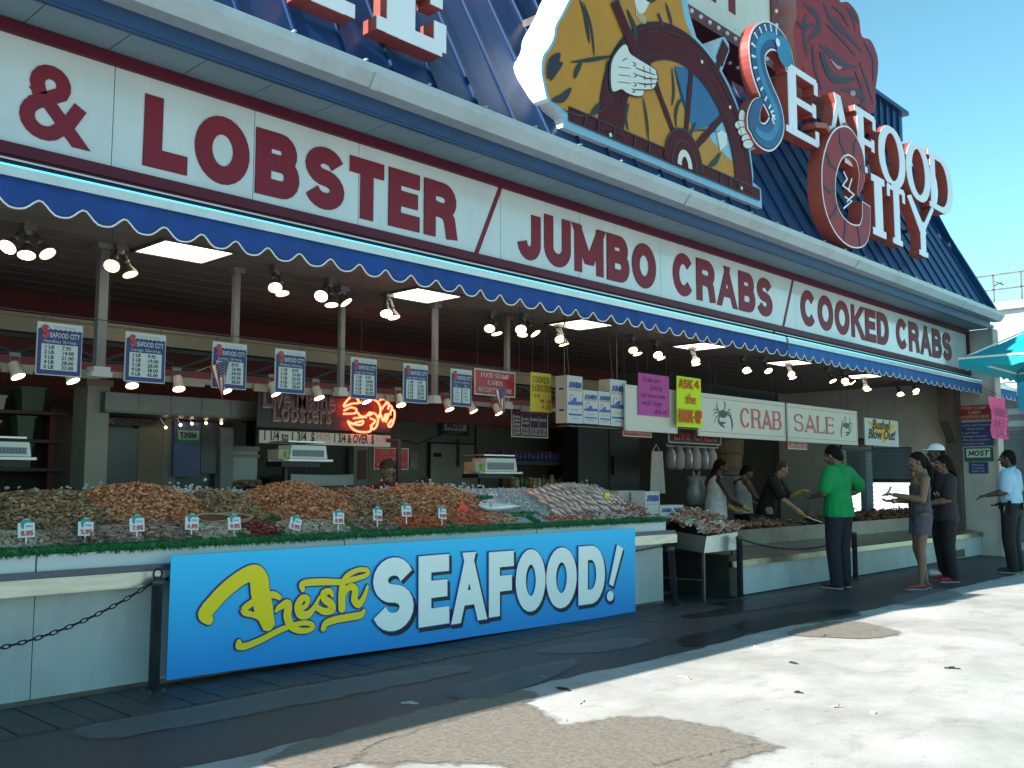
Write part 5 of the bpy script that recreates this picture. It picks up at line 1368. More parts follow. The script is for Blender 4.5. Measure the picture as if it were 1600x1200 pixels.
# ------------------------------------------------------------------ seafood
def shrimpy(mb, c, L, r, rot, seg=4, bend=1.6, m=0):
    """one little curled prawn tail"""
    o = len(mb.v)
    for i in range(seg + 1):
        a = bend * (i / seg - .5); rr = r * (1 - .65 * i / seg)
        ctr_ = Vector((math.sin(a) * L / bend, 0, math.cos(a) * L / bend - L / bend)); t = Vector((math.cos(a), 0, -math.sin(a))); n = Vector((math.sin(a), 0, math.cos(a)))
        for k in range(4):
            q = ctr_ + (n * math.cos(k * 1.5708) + Vector((0, 1, 0)) * math.sin(k * 1.5708)) * rr
            mb.v.append(tuple(c + rot @ q))
    for i in range(seg):
        for k in range(4):
            k2 = (k + 1) % 4
            mb.f.append((o + i * 4 + k, o + (i + 1) * 4 + k, o + (i + 1) * 4 + k2, o + i * 4 + k2)); mb.mi.append(m)
    e = o + seg * 4; mb.f.append((o, o + 1, o + 2, o + 3)); mb.mi.append(m); mb.f.append((e + 3, e + 2, e + 1, e)); mb.mi.append(m)
def rrot(flat=1.0):
    return Matrix.Rotation(random.random() * 6.28, 3, 'Z') @ Matrix.Rotation(random.uniform(-1, 1) * flat, 3, 'X') @ Matrix.Rotation(random.uniform(-1, 1) * flat * .7, 3, 'Y')
def heap(name, label, x, y, rx, ry, h, n, L, r, mats, flat=1.0, seg=4, bend=1.6, pw=1.0, fn=None):
    base = bedz(y); slope = .37
    def zt(u, v): d = math.hypot(u, v); return h * max(0, 1 - d ** 2) ** pw
    mb = MB()
    for j in range(9):
        for i in range(24):
            d = j / 8; a = i / 24 * 6.2832; u, v = d * math.cos(a), d * math.sin(a)
            mb.v.append((u * rx, v * ry, slope * v * ry + zt(u, v) * .93 - .004))
    for j in range(8):
        for i in range(24): a = j * 24 + i; b2 = j * 24 + (i + 1) % 24; mb.f.append((a, b2, b2 + 24, a + 24)); mb.mi.append(0)
    for _ in range(n):
        d = math.sqrt(random.random()) * 1.04; a = random.random() * 6.2832; u, v = d * math.cos(a), d * math.sin(a)
        c = Vector((u * rx, v * ry, slope * v * ry + zt(u, v) + random.uniform(-.004, .010)))
        m = random.randrange(len(mats))
        if fn: fn(mb, c, m)
        else: shrimpy(mb, c, L * random.uniform(.65, 1.35), r * random.uniform(.75, 1.25), rrot(flat), seg, bend, m)
    o = mb.build(name, mats, None, False, loc=(x, y, base))
    return tag(o, label, 'seafood', kind='stuff')
def smat(n, c, **kw): return M(n, c, kw.pop('rough', .28), var=.35, scale=40, sss=.0, **kw)
ORA = [smat('orange prawn a', (.46, .15, .06)), smat('orange prawn b', (.58, .24, .12)), smat('orange prawn c', (.30, .085, .035)), smat('orange prawn d', (.55, .28, .15))]
BRO = [smat('brown prawn a', (.22, .115, .055)), smat('brown prawn b', (.33, .18, .09)), smat('brown prawn c', (.15, .082, .042)), smat('brown prawn d', (.38, .25, .15))]
GREY = [smat('grey prawn a', (.25, .165, .125)), smat('grey prawn b', (.17, .115, .09)), smat('grey prawn c', (.32, .22, .18))]
CREA = [smat('cream fillet a', (.40, .31, .235)), smat('cream fillet b', (.46, .38, .29))]
PINK = [smat('pink fillet a', (.33, .18, .16)), smat('pink fillet b', (.40, .25, .22))]
SALM = [smat('salmon fillet a', (.45, .10, .05)), smat('salmon fillet b', (.52, .15, .08))]
MARO = [smat('tuna a', (.16, .02, .02)), smat('tuna b', (.22, .035, .03))]
def hx(px, y, v=790): return P(px, v, y).x
big = [(95, .60, .10, BRO, 'dark brown raw prawn heap at the far left of the counter'), (222, .56, .165, ORA, 'orange prawn heap, leftmost of the three orange heaps'), (352, .38, .09, BRO, 'brown prawn heap behind the two wooden scoops'),
       (468, .56, .175, ORA, 'tall orange prawn heap in the middle of the counter'), (580, .52, .10, BRO, 'brown prawn heap in front of the man in red'), (675, .68, .15, ORA, 'orange prawn heap beside the red diamond tag')]
for px, rx, h, ms, lab in big: heap('prawn_heap', lab, hx(px, 6.95, 775), 6.95, rx, .36, h, int(1500 * rx / .5), .056, .0125, ms, 1.1)
rowf = [(20, .34, CREA, .03), (120, .28, GREY, .05), (185, .26, PINK, .05), (262, .26, GREY, .055), (332, .30, CREA, .045), (402, .22, MARO, .035), (480, .40, CREA, .04), (582, .26, GREY, .04), (650, .36, SALM, .045), (750, .40, SALM, .055), (770, .3, CREA, .04)]
flabs = ['small cream fillet tray at the far left edge', 'greyish prawn tray below the second white tag', 'pale pink squid tray below the 7.95 tag', 'grey prawn tray left of the wooden scoops', 'cream scallop tray under the wooden scoops', 'dark maroon tuna tray in the front row',
         'long cream fillet tray left of the grass dividers', 'small grey fish tray behind the banner top', 'salmon fillet tray left of the diamond tag', 'salmon fillet tray under the diamond tag', 'pale fillet tray by the big whole fish']
for (px, rx, ms, h), lab in zip(rowf, flabs):
    heap('fillet_tray', lab, hx(px, 6.52, 835), 6.52, rx, .12, h, 150, .075, .016, ms, .35, 4, .7, .6)
# ice along the back ridge
ICE = M('ice lumps', (.55, .57, .60), .2, var=.2, scale=20, trans=.25)
mb = MB()
for _ in range(2600):
    x = random.uniform(1.9, 9.1); y = random.gauss(7.14, .08); r = random.uniform(.010, .022)
    mb.ball((x, y, bedz(y) + random.uniform(0, .018) + .03 * (math.sin(x * 2.2) + .6) * (y > 7.02)), (r, r * random.uniform(.5, .9), r * random.uniform(.5, .8)), 5, 3, rot=rrot())
for _ in range(1900):
    x = random.uniform(7.1, 9.15); y = random.uniform(6.55, 7.2); r = random.uniform(.008, .02)
    mb.ball((x, y, bedz(y) + random.uniform(0, .02)), (r, r * .7, r * .7), 5, 4, rot=rrot())
tag(mb.build('ice', ICE), 'crushed ice lumps heaped along the back of the counter', 'ice', kind='stuff')
# big whole fish
def fish_mb(L, H, Wd, nu=14, nv=10):
    mb = MB(); pr = []
    for i in range(nu + 1):
        t = i / nu; h = H * (math.sin(math.pi * min(1, t * 1.02) ** .75) ** .8 * (1 - .35 * t) + .02); 
        if t > .85: h = max(h, H * .16)
        pr.append((t, h))
    for t, h in pr:
        for k in range(nv):
            a = 2 * math.pi * k / nv; mb.v.append((t * L, math.cos(a) * Wd * (h / H) ** .9, math.sin(a) * h))
    for i in range(nu):
        for k in range(nv):
            k2 = (k + 1) % nv; mb.f.append((i * nv + k, i * nv + k2, (i + 1) * nv + k2, (i + 1) * nv + k)); mb.mi.append(0)
    mb.f.append(tuple(range(nv - 1, -1, -1))); mb.f.append(tuple(nu * nv + k for k in range(nv))); mb.mi += [0, 0]
    return mb
SILV = M('silver fish skin', (.62, .57, .56), .22, .3, var=.35, scale=14, stretch=(1, 1, 3)); FIN = M('fish fin', (.28, .27, .27), .4, var=.3); FISHB = M('fish back', (.16, .17, .20), .3, var=.3)
def whole_fish(name, label, loc, rot, L, group=None):
    t = thing(name, label, 'fish', loc, 0, group); t.rotation_euler = rot
    fish_mb(L, L * .13, L * .075).build('body', SILV, t, True)
    mb = MB(); mb.add([(L * .93, 0, .0), (L * 1.14, .002, L * .10), (L * 1.07, 0, 0), (L * 1.14, -.002, -L * .10)], [(0, 1, 2), (0, 2, 3)])
    mb.add([(L * .35, 0, L * .11), (L * .45, 0, L * .19), (L * .68, 0, L * .10)], [(0, 1, 2)]); mb.add([(L * .45, 0, -L * .11), (L * .55, 0, -L * .17), (L * .66, 0, -L * .09)], [(0, 1, 2)])
    mb.build('fin', FIN, t)
    for s in (-1, 1): mb = MB(); mb.ball((L * .11, s * L * .045, L * .03), L * .016, 8, 6); mb.build('eye', BLACK, t, True)
    mb = MB(); mb.tube([(L * .2, -L * .066, L * .07), (L * .23, -L * .078, 0), (L * .2, -L * .07, -L * .07)], L * .005, 5); mb.build('gill', FIN, t)
    return t
xf = hx(742, 6.75, 790)
whole_fish('whole_fish', 'big silver whole fish lying on green grass left of the fish rows', (xf, 6.70, bedz(6.7) + .075), (R(-28), R(2), R(2)), .62)
mb = MB(); turf(mb, (xf - .05, 6.62, bedz(6.62)), (xf + .75, 6.62, bedz(6.62)), .1, 320, .035); turf(mb, (xf - .1, 6.95, bedz(6.95) + .03), (xf + .5, 6.95, bedz(6.95) + .03), .1, 320, .04); tag(mb.build('grass_mat', GRASS), 'green plastic grass mat under the big whole fish', 'grass mat')
f0 = None
for r_ in range(5):
    for c in range(15):
        y = 6.62 + r_ * .115; x = 7.55 + c * .095 + r_ * .03 + .05 * (r_ % 2)
        loc = (x + random.uniform(-.008, .008), y, bedz(y) + .045 + .10 * math.sin(math.pi * (c + 1) / 16) * (.35 + .16 * r_))
        rot = (R(-90 + 55), R(random.uniform(12, 22)), R(-100 + random.uniform(-6, 6)))
        if f0 is None: f0 = t = whole_fish('row_fish', 'small silver fish laid in overlapping rows on crushed ice', loc, rot, .21, 'silver fish laid in rows on the ice')
        else: t = copy_tree(f0); t.location = loc; t.rotation_euler = rot
# mixed shellfish at the right end
CRB = [smat('crab shell a', (.36, .20, .13)), smat('crab shell b', (.45, .32, .24)), smat('crab shell c', (.28, .12, .08)), smat('crab belly', (.60, .55, .48)), smat('crab red', (.42, .09, .05))]
def crab_lump(mb, c, m, k=1.0):
    rt = rrot(.7); mb.ball(c, (.048 * k, .034 * k, .02 * k), 8, 5, m, rt)
    for s in (-1, 1):
        for j in range(3):
            a = R(20 + 35 * j) * s; e = c + rt @ Vector((s * .085 * math.cos(a) * k, .07 * math.sin(a) * k * s, .006)); b0 = c + rt @ Vector((s * .04 * k, .01 * (j - 1), 0))
            mb.tube([b0, (b0 + e) / 2 + Vector((0, 0, .02 * k)), e], [.009 * k, .008 * k, .003 * k], 4, m)
        mb.ball(c + rt @ Vector((s * .07 * k, .055 * k, .01)), (.026 * k, .014 * k, .012 * k), 6, 4, m, rt)
heap('crab_pile', 'pile of small red and cream crabs on the ice at the right end of the counter', 8.75, 6.6, .36, .2, .07, 70, 0, 0, CRB, fn=lambda mb, c, m: crab_lump(mb, c, m, .8))
heap('crawfish_pile', 'reddish crawfish pile in front of the silver fish rows', 7.75, 6.5, .42, .13, .05, 260, .06, .011, [CRB[0], CRB[4], CRB[3], SALM[1]], 1.0)
heap('clam_pile', 'pale clam pile on ice between the crawfish and the crabs', 8.28, 6.47, .24, .11, .05, 90, 0, 0, [CREA[0], GREY[2], CREA[1]], fn=lambda mb, c, m: mb.ball(c, (.03, .024, .015), 7, 5, m, rrot(.6)))
# wooden scoops with seasoning
for k, px in enumerate((338, 365)):
    p = P(px, 815, 6.6); t = thing('wooden_scoop', ['left wooden scoop of red-brown spice lying in front of the brown prawns', 'right wooden scoop of red-brown spice behind the 9.95 tag'][k], 'scoop', (p.x, 6.62, bedz(6.62) + .05), R(-20)); t.rotation_euler.x = R(25)
    mb = MB(); ot = smooth2([(-.14, .02), (-.08, .07), (.06, .06), (.16, 0), (.06, -.06), (-.08, -.07)], 4); n = len(ot)
    mb.v += [(x, y, .025) for x, y in ot] + [(x * .8, y * .75, -.015) for x, y in ot] + [(x * .9, y * .87, .025) for x, y in ot]
    for i in range(n): j = (i + 1) % n; mb.f += [(i, j, n + j, n + i), (i, j, 2 * n + j, 2 * n + i)]; mb.mi += [0, 0]
    mb.f.append(tuple(range(n, 2 * n))); mb.mi.append(0); mb.build('bowl', M('pale wood', (.45, .32, .2), .6, var=.2, scale=8), t)
    mb = MB(); mb.add([(x * .88, y * .85, .016) for x, y in ot], [tuple(range(n))]); mb.build('spice', M('spice', (.16, .05, .025), .9, var=.4, scale=50, bump=.6, bscale=90), t)
# price tags
TAGW = M('price tag white', (.62, .66, .68), .5); TEAL = M('tag teal', (.02, .26, .24), .5); TAGR = M('tag red pen', (.60, .03, .05), .6)
tg = [(41, 826, '8.95', 0), (134, 824, '5.95', .05), (214, 818, '7.95', 0), (300, 816, '6.95', .08), (366, 816, '9.95', 0), (462, 817, '5.95', .3), (529, 808, '8.95', .05), (590, 803, '13.99', .1), (635, 797, '8.99', .05), (691, 801, '8.99', .12)]
tl = ['white price tag reading 8.95 at the far left', 'white price tag reading 5.95 in front of the dark brown prawns', 'white price tag reading 7.95 in front of the first orange heap', 'white price tag reading 6.95 left of the wooden scoops', 'white price tag reading 9.95 on the wooden scoop', 'tilted white price tag reading 5.95 half sunk in cream fillets',
      'white price tag reading 8.95 at the foot of the middle orange heap', 'white price tag reading 13.99 in front of brown prawns', 'white price tag reading 8.99 left of the third orange heap', 'white price tag reading 8.99 beside the red diamond tag']
for (px, v, s, tilt), lab in zip(tg, tl):
    p = P(px, v, 6.43); k = 1.0
    t = thing('price_tag', lab, 'price tag', (p.x, 6.43, p.z), 0, 'white price tags in the seafood'); t.rotation_euler = (R(-8), tilt, R(random.uniform(-8, 8)))
    mb = MB(); ot = [(-.052, -.055), (.052, -.055), (.052, .035)] + [(.032 * math.cos(R(a)) + 0, .035 + .028 * math.sin(R(a))) for a in range(10, 171, 20)] + [(-.052, .035)]
    mb.prism(ot, -.002, .002); mb.build('card', TAGW, t)
    mb = MB(); mb.prism(smooth2([(-.034, .03), (-.03, .052), (.0, .058), (.03, .05), (.034, .036), (.01, .038), (-.012, .03), (-.018, .0), (-.03, .005)], 3), -.0045, -.0022); mb.build('emblem', TEAL, t)
    bfont(t, 'FRESH', -.005, .008, .016, -.003, INKB); letters(t, s, -.035, -.045, .032, .075, -.003, TAGR, .17)
    mb = MB(); mb.box(-.004, .004, .003, .007, -.12, -.05); mb.build('stake', WHITE, t)
for k, (px, v) in enumerate(((737, 775), (770, 773))):
    p = P(px, v, 7.0); t = thing('price_tag', ['small round-headed tag, left one behind the big whole fish', 'small round-headed tag, right one behind the big whole fish'][k], 'price tag', p)
    mb = MB(); mb.prism([(-.06, -.05), (.07, -.05), (.07, .01), (0, .01)] + [(-.03 + .035 * math.cos(R(a)), .02 + .035 * math.sin(R(a))) for a in range(0, 200, 20)], -.002, .002); mb.build('card', TAGW, t)
    mb = MB(); mb.stroke([(-.03 + .02 * math.cos(R(a)), .025 + .02 * math.sin(R(a))) for a in range(0, 250, 25)], .012, -.004, .002); mb.build('emblem', TAGR, t); letters(t, '9.95', -.045, -.04, .03, .08, -.003, TAGR, .16)
p = P(723, 797, 6.62); t = thing('diamond_tag', 'bright orange-red diamond shaped card standing in the salmon', 'price tag', p)
mb = MB(); mb.prism([(0, -.085), (.08, 0), (0, .085), (-.08, 0)], -.002, .002); mb.build('card', M('fluorescent orange red', (.75, .06, .015), .6), t); bfont(t, 'SALE', -.04, -.015, .03, -.003, INKR)
p = P(949, 779, 6.7); t = thing('yellow_tag', 'fluorescent yellow tag on a stake at the right of the silver fish', 'price tag', p)
mb = MB(); mb.box(-.04, .04, -.002, .002, -.06, .065); mb.build('card', M('fluorescent yellow', (.68, .70, .01), .6), t); bfont(t, '1.99', -.03, .0, .03, -.003, INKB)
mb = MB(); mb.box(-.004, .004, .003, .008, -.16, -.05); mb.build('stake', WHITE, t)
# cartons at the counter end
for k, (a, c, y, lab) in enumerate((((1008, 768), (1031, 799), 6.62, 'small JUMBO carton standing on the right end of the counter'), ((966, 767), (1007, 794), 6.85, 'plain brown carton row behind the yellow tag'), ((1031, 790), (1068, 801), 6.6, 'flat JUMBO carton lying behind the crab bin'))):
    p0, p1 = P(*a, y), P(*c, y); w, h = p1.x - p0.x, p0.z - p1.z
    t = thing('carton', lab, 'box', (p0.x, y, p1.z), 0)
    mb = MB(); mb.box(0, w, 0, .2, -.06 if k else -.03, h); mb.build('carton', CART if k != 1 else CARTS, t)
    if k == 0: letters(t, 'JUMBO', w * .08, h * .5, h * .32, w * .84, -.001, PRB, .2); bfont(t, 'MORE THAN GOOD', w * .1, h * .34, .02, -.001, PRR, W=w * .8)
    if k == 2: letters(t, 'JUMBO', w * .06, h * .15, h * .5, w * .4, -.001, PRB, .2); letters(t, 'JUMBO', w * .54, h * .15, h * .5, w * .4, -.001, PRB, .2)
    if k == 1:
        mb = MB()
        for j in range(5): mb.box(w * (.08 + .18 * j), w * (.15 + .18 * j), -.003, -.0005, h * .12, h * .2)
        mb.build('slot', BLACK, t)

# ------------------------------------------------------------------ the FRESH SEAFOOD banner
YB = 6.19
b0, b1 = P(268, 869, YB), P(992, 825, YB); zt0, zt1 = b0.z, b1.z
zl, zr_ = P(272, 1062, YB).z, P(992, 958, YB).z
t = thing('banner', 'bright blue banner reading Fresh SEAFOOD! in yellow script and white capitals', 'banner', (0, 0, 0))
bm_ = bpy.data.materials.new('banner print'); bm_.use_nodes = True; nt = bm_.node_tree
tc = nt.nodes.new('ShaderNodeTexCoord'); sx = nt.nodes.new('ShaderNodeSeparateXYZ'); rp = nt.nodes.new('ShaderNodeValToRGB'); mr = nt.nodes.new('ShaderNodeMapRange')
nt.links.new(tc.outputs['Object'], sx.inputs[0]); nt.links.new(sx.outputs['Z'], mr.inputs[0]); mr.inputs[1].default_value = .05; mr.inputs[2].default_value = .9; nt.links.new(mr.outputs[0], rp.inputs[0])
rp.color_ramp.elements[0].color = (.008, .26, .74, 1); rp.color_ramp.elements[1].color = (.03, .58, 1.0, 1); nt.links.new(rp.outputs[0], nt.nodes['Principled BSDF'].inputs['Base Color']); nt.nodes['Principled BSDF'].inputs['Roughness'].default_value = .55
mb = MB(); mb.grid(lambda u, v: (b0.x + (b1.x - b0.x) * u, YB, (zl + (zr_ - zl) * u) * (1 - v) + (zt0 + (zt1 - zt0) * u) * v), 60, 8); mb.grid(lambda u, v: (b0.x + (b1.x - b0.x) * u, YB + .006, (zl + (zr_ - zl) * u) * (1 - v) + (zt0 + (zt1 - zt0) * u) * v), 20, 2)
mb.build('sheet', bm_, t, True)
YEL = M('banner yellow', (1, .70, 0), .5); BNAVY = M('banner navy', (.03, .03, .28), .5); BWH = M('banner white', (.97, .95, .94), .5); BBK = M('banner black', (.004, .004, .02), .5)
def b2(x, v): p = P(300 + .225 * x, 820 + .225 * v, YB); return (p.x, p.z)
scr = [([(125, 665), (95, 620), (150, 545), (240, 450), (350, 365), (430, 335), (465, 385), (475, 470), (500, 590), (530, 690)], [.06, .11, .11, .11, .11, .12, .15, .15, .15, .10]),
       ([(605, 505), (560, 485), (490, 500), (420, 540), (365, 585), (375, 612), (440, 630), (500, 665)], [.05, .07, .07, .07, .07, .06, .05, .05]),
       ([(580, 600), (600, 575), (650, 545), (665, 570), (660, 640), (690, 705), (750, 735), (820, 725), (830, 695), (780, 680), (700, 695), (600, 735), (480, 800), (380, 842), (330, 842), (330, 815)], [.03, .06, .08, .09, .09, .08, .06, .05, .05, .05, .05, .06, .06, .065, .07, .05]),
       ([(735, 590), (785, 560), (795, 515), (760, 508), (730, 560), (745, 620), (800, 620), (850, 560), (880, 500)], [.05, .05, .06, .07, .085, .085, .08, .05, .03]),
       ([(970, 490), (950, 460), (910, 475), (915, 515), (960, 550), (965, 590), (910, 600), (860, 575), (830, 580)], [.04, .06, .08, .08, .085, .08, .07, .06, .03]),
       ([(765, 450), (755, 415), (800, 400), (920, 395), (1030, 395), (1140, 370), (1205, 345), (1205, 315), (1150, 312), (1080, 345), (1045, 400), (1035, 480), (1035, 580)], [.05, .06, .07, .07, .06, .055, .05, .05, .05, .06, .08, .09, .09]),
       ([(1035, 560), (1050, 480), (1090, 430), (1125, 450), (1120, 520), (1150, 550), (1185, 500), (1210, 425)], [.06, .06, .07, .085, .085, .08, .06, .03]),
       ([(905, 720), (920, 685), (980, 660), (1080, 640), (1160, 625), (1185, 595)], [.06, .07, .075, .075, .075, .04])]
for dk, mt, nm, yy in ((.022, BNAVY, 'script_outline', YB - .004), (0, YEL, 'script', YB - .012)):
    mb = MB()
    for si, (pts, ws) in enumerate(scr):
        KW = [1.0 if si == 0 else .74]
        pp = smooth2([b2(*q) for q in pts], 5, False); n = len(pp)
        wi_ = [KW[0] * ws[min(int(i / 5), len(ws) - 1)] * (1 - (i % 5) / 5) + ws[min(int(i / 5) + 1, len(ws) - 1)] * ((i % 5) / 5) * KW[0] + dk for i in range(n)]
        mb.stroke(pp, wi_, yy, .0008, ext=.25, chunk=7)
        for e in (0, -1): mb.prism([(pp[e][0] + wi_[e] / 2 * math.cos(R(a)), pp[e][1] + wi_[e] / 2 * math.sin(R(a))) for a in range(0, 360, 24)], yy + .001 - .0001 * (2 * si + (e == 0)), yy + .0016)
    mb.build(nm, mt, t)
lets = [('S', 580, 641, 870, 985), ('E', 650, 698, 866, 977), ('A', 703, 758, 862, 971), ('F', 762, 801, 860, 963), ('O', 804, 852, 857, 956), ('O', 853, 900, 854, 951), ('D', 902, 943, 851, 944)]
for s, xa, xb, va, vb in lets:
    a, c = P(xa, va + 3, YB), P(xb, vb - 4, YB); w, h = c.x - a.x, a.z - c.z
    for dx, dz, g, mt, nm, yy in ((.035, -.03, .012, BBK, 'letter_shadow', YB - .004), (0, 0, .012, BNAVY, 'letter_outline', YB - .010), (0, 0, 0, BWH, 'lettering', YB - .017)):
        mb = MB(); text_mb(mb, s, a.x + dx - g, c.z + dz - g, h + 2 * g, w + 2 * g, (.245 + g * .9), yy, .001); mb.build(nm, mt, t)
def ex(px, v): p = P(px, v, YB); return (p.x, p.z)
for dx, dz, g, mt, nm, yy in ((.03, -.03, .02, BBK, 'letter_shadow', YB - .004), (0, 0, .024, BNAVY, 'letter_outline', YB - .010), (0, 0, 0, BWH, 'lettering', YB - .017)):
    q0, q1, q2 = ex(966, 857), ex(953, 912), ex(951, 931); mb = MB()
    mb.stroke([(q0[0] + dx, q0[1] + dz), (q1[0] + dx, q1[1] + dz)], [.115 + g, .075 + g], yy, .001, ext=.2)
    mb.prism([(q2[0] + dx + (.058 + g / 2) * math.cos(R(a)), q2[1] + dz + (.052 + g / 2) * math.sin(R(a))) for a in range(0, 360, 24)], yy - .003, yy - .002); mb.build(nm, mt, t)

for ch in t.children:      # the whole print follows the slack of the hung sheet
    for vv in ch.data.vertices:
        x, z = vv.co.x, vv.co.z
        vv.co.y += .010 * math.sin(2.1 * x) + .005 * math.sin(5.3 * x + 1.0 + z) - .012 * (1 - z) * math.sin(1.3 * x + .5)

# ------------------------------------------------------------------ bollards and chains
BOL = M('bollard paint', (.07, .075, .095), .42, .3, var=.5, scale=18, bump=.2, bscale=50)
bol = [(240, 1078, 6.20, .74, 'dark steel bollard with a ring, left of the blue banner', True), (1056, 946, 6.15, .66, 'leaning grey bollard at the right end of the white counter', False), (1157, 931, 6.02, .73, 'dark bollard with a chain hanging down beside it, at the grill counter end', False), (1337, 906, 5.98, .66, 'dark bollard behind the man in the green shirt', False)]
BP = []
for px, v, y, h, lab, ring_ in bol:
    p = P(px, v, y); t = thing('bollard', lab, 'bollard', (p.x, y, 0), 0, 'bollards along the counters'); BP.append(Vector((p.x, y, h)))
    mb = MB(); mb.lathe([(.036, .01), (.036, h - .04), (.044, h - .04), (.044, h - .01), (.036, h), (.01, h + .005)], n=16); mb.build('post', BOL, t, True)
    mb = MB(); mb.lathe([(.085, 0), (.085, .014), (.05, .018)], n=18)
    for k in range(4): mb.lathe([(.012, .014), (.012, .03)], (.065 * math.cos(k * 1.57 + .7), .065 * math.sin(k * 1.57 + .7), 0), n=6)
    mb.build('base_plate', BOL, t)
    if ring_: mb = MB(); mb.tube([(.03 * math.cos(a / 14 * 6.283), 0, h + .035 + .035 * math.sin(a / 14 * 6.283)) for a in range(14)], .007, 6, close=True); mb.build('ring', BLACKM, t, True)
    if px == 1056: t.rotation_euler.y = R(-7)
def chain(p, q, sag, label, step=.045):
    p, q = Vector(p), Vector(q); L = (q - p).length * (1 + .5 * (sag / max(.01, (q - p).length)) ** 2); n = max(3, int(L / step)); mb = MB()
    pts = [p.lerp(q, i / n) - Vector((0, 0, sag * 4 * (i / n) * (1 - i / n))) for i in range(n + 1)]
    for i in range(n):
        c = (pts[i] + pts[i + 1]) / 2; t = (pts[i + 1] - pts[i]).normalized(); a = t.cross(Vector((0, 1, 0)) if abs(t.y) < .9 else Vector((1, 0, 0))).normalized(); b3 = t.cross(a)
        if i % 2: a = b3
        mb.tube([c + t * (.030 * math.cos(k / 8 * 6.283)) + a * (.012 * math.sin(k / 8 * 6.283)) for k in range(8)], .0045, 5, close=True)
    return tag(mb.build('chain', BLACKM, None, True), label, 'chain')
pl = P(0, 976, 6.2); pl2 = P(-400, 1030, 6.2)
chain((BP[0].x, 6.2, .74), (pl.x - 1.3, 6.2, .70), .32, 'black chain swinging from the ringed bollard to the left edge')
chain((BP[0].x, 6.244, .74), (9.2, 6.244, .68), .12, 'black chain running behind the blue banner to the counter end')
chain((BP[2].x - .05, 5.99, .70), (BP[2].x - .06, 5.98, .02), 0, 'loose black chain hanging straight down beside a bollard')
chain((BP[2].x, 6.0, .70), (BP[3].x, 5.98, .62), .16, 'thin chain slung between the two bollards at the grill counter')

# ------------------------------------------------------------------ crab bin and grill counter
t = thing('steel_bin', 'sloping steel bin heaped with crabs between the two counters', 'bin', (0, 0, 0))
fa, fb, fc, fd = P(1104, 838, 6.12), P(1153, 831, 6.12), P(1150, 859, 6.12), P(1100, 864, 6.12)
bk = Vector((-.12, .95, .10)); mb = MB()
fr = [fa, fb, fc, fd]; bkp = [q + bk for q in fr]; sh = Vector((0, .02, 0))
mb.add(fr, [(0, 1, 2, 3)], 0); mb.build('front', M('galvanised bin', (.50, .54, .56), .32, .75, var=.2, scale=5), t)
mb = MB(); mb.add(fr + bkp, [(0, 3, 7, 4), (1, 5, 6, 2), (4, 5, 6, 7), (3, 2, 6, 7)]); mb.build('tray', STEELD, t)
mb = MB(); mb.bar(fd + Vector((.03, .03, 0)), Vector((fd.x + .03, 6.15, 0)), .03); mb.bar(fc + Vector((-.03, .03, 0)), Vector((fc.x - .03, 6.15, 0)), .03); mb.bar(bkp[3], Vector((bkp[3].x, bkp[3].y, 0)), .03); mb.bar(bkp[2], Vector((bkp[2].x, bkp[2].y, 0)), .03); mb.bar((fd.x, 6.15, .25), (fd.x - .1, 7.0, .25), .02)
mb.build('leg', STEELD, t)
mb = MB(); random.seed(11)
for _ in range(260):
    u, v = random.random(), random.random()
    base = fa.lerp(fb, u) + bk * v; hgt = .20 * math.sin(math.pi * min(1, max(.06, v * .85 + .1))) * (1 - .25 * abs(u - .5))
    crab_lump(mb, base + Vector((0, 0, hgt + random.uniform(-.01, .03) - .03)), random.choice([0, 0, 1, 1, 2, 3, 3, 4]), 1.05)
tag(mb.build('crab_heap', CRB), 'heap of whole steamed crabs in the sloping steel bin', 'seafood', kind='stuff')
grl = thing('grill_counter', 'low white counter with a stained steel ledge and a long steel trough', 'counter', (14, 6.2, 0))
gx = P(1140, 933, 6.12).x
def gp(mb, n, m, **kw): return part(mb, n, m, parent=grl, **kw)
mb = MB(); xx = gx + .22
while xx < 19.1: mb.box(xx + .003, min(xx + 2.4, 19.19) - .003, 6.12, 6.16, .015, .355); xx += 2.4
gp(mb, 'front_panel', WHITEP)
mb = MB(); mb.box(gx, gx + .215, 6.12, 7.6, .01, .50); mb.box(gx + .05, 19.19, 6.17, 7.6, .01, .40); gp(mb, 'end_box', M('oiled dark box', (.03, .028, .026), .5, .3, var=.4))
mb = MB()
mb.add([(gx, 6.08, .36), (19.19, 6.08, .36), (19.19, 6.09, .43), (gx, 6.09, .43), (19.19, 6.62, .525), (gx, 6.62, .525), (gx, 6.12, .355), (19.19, 6.12, .355)], [(0, 1, 2, 3), (3, 2, 4, 5), (0, 6, 7, 1)])
gp(mb, 'ledge', M('stained steel ledge', (.28, .235, .19), .3, .75, var=.55, scale=2.2, bump=.05))
mb = MB(); mb.box(gx + .3, 19.15, 6.66, 6.70, .50, .735); mb.box(gx + .3, 19.15, 7.3, 7.34, .50, .78); mb.box(gx + .3, 19.15, 6.70, 7.3, .62, .64); mb.box(gx + .28, gx + .31, 6.66, 7.34, .5, .76)
for xx in (12.0, 13.6, 15.2, 16.8, 18.2): mb.box(xx, xx + .02, 6.70, 7.3, .64, .72)
mb.box(gx + .3, 19.15, 6.645, 6.66, .72, .74)
gp(mb, 'trough', M('trough steel', (.16, .15, .14), .38, .8, var=.35, scale=4))
mb = MB(); p0, p1 = PX(1509, 882, 17.5), 0; mb.box(17.75, 18.25, 6.112, 6.118, .03, .17); gp(mb, 'vent', BLACK)
random.seed(5)
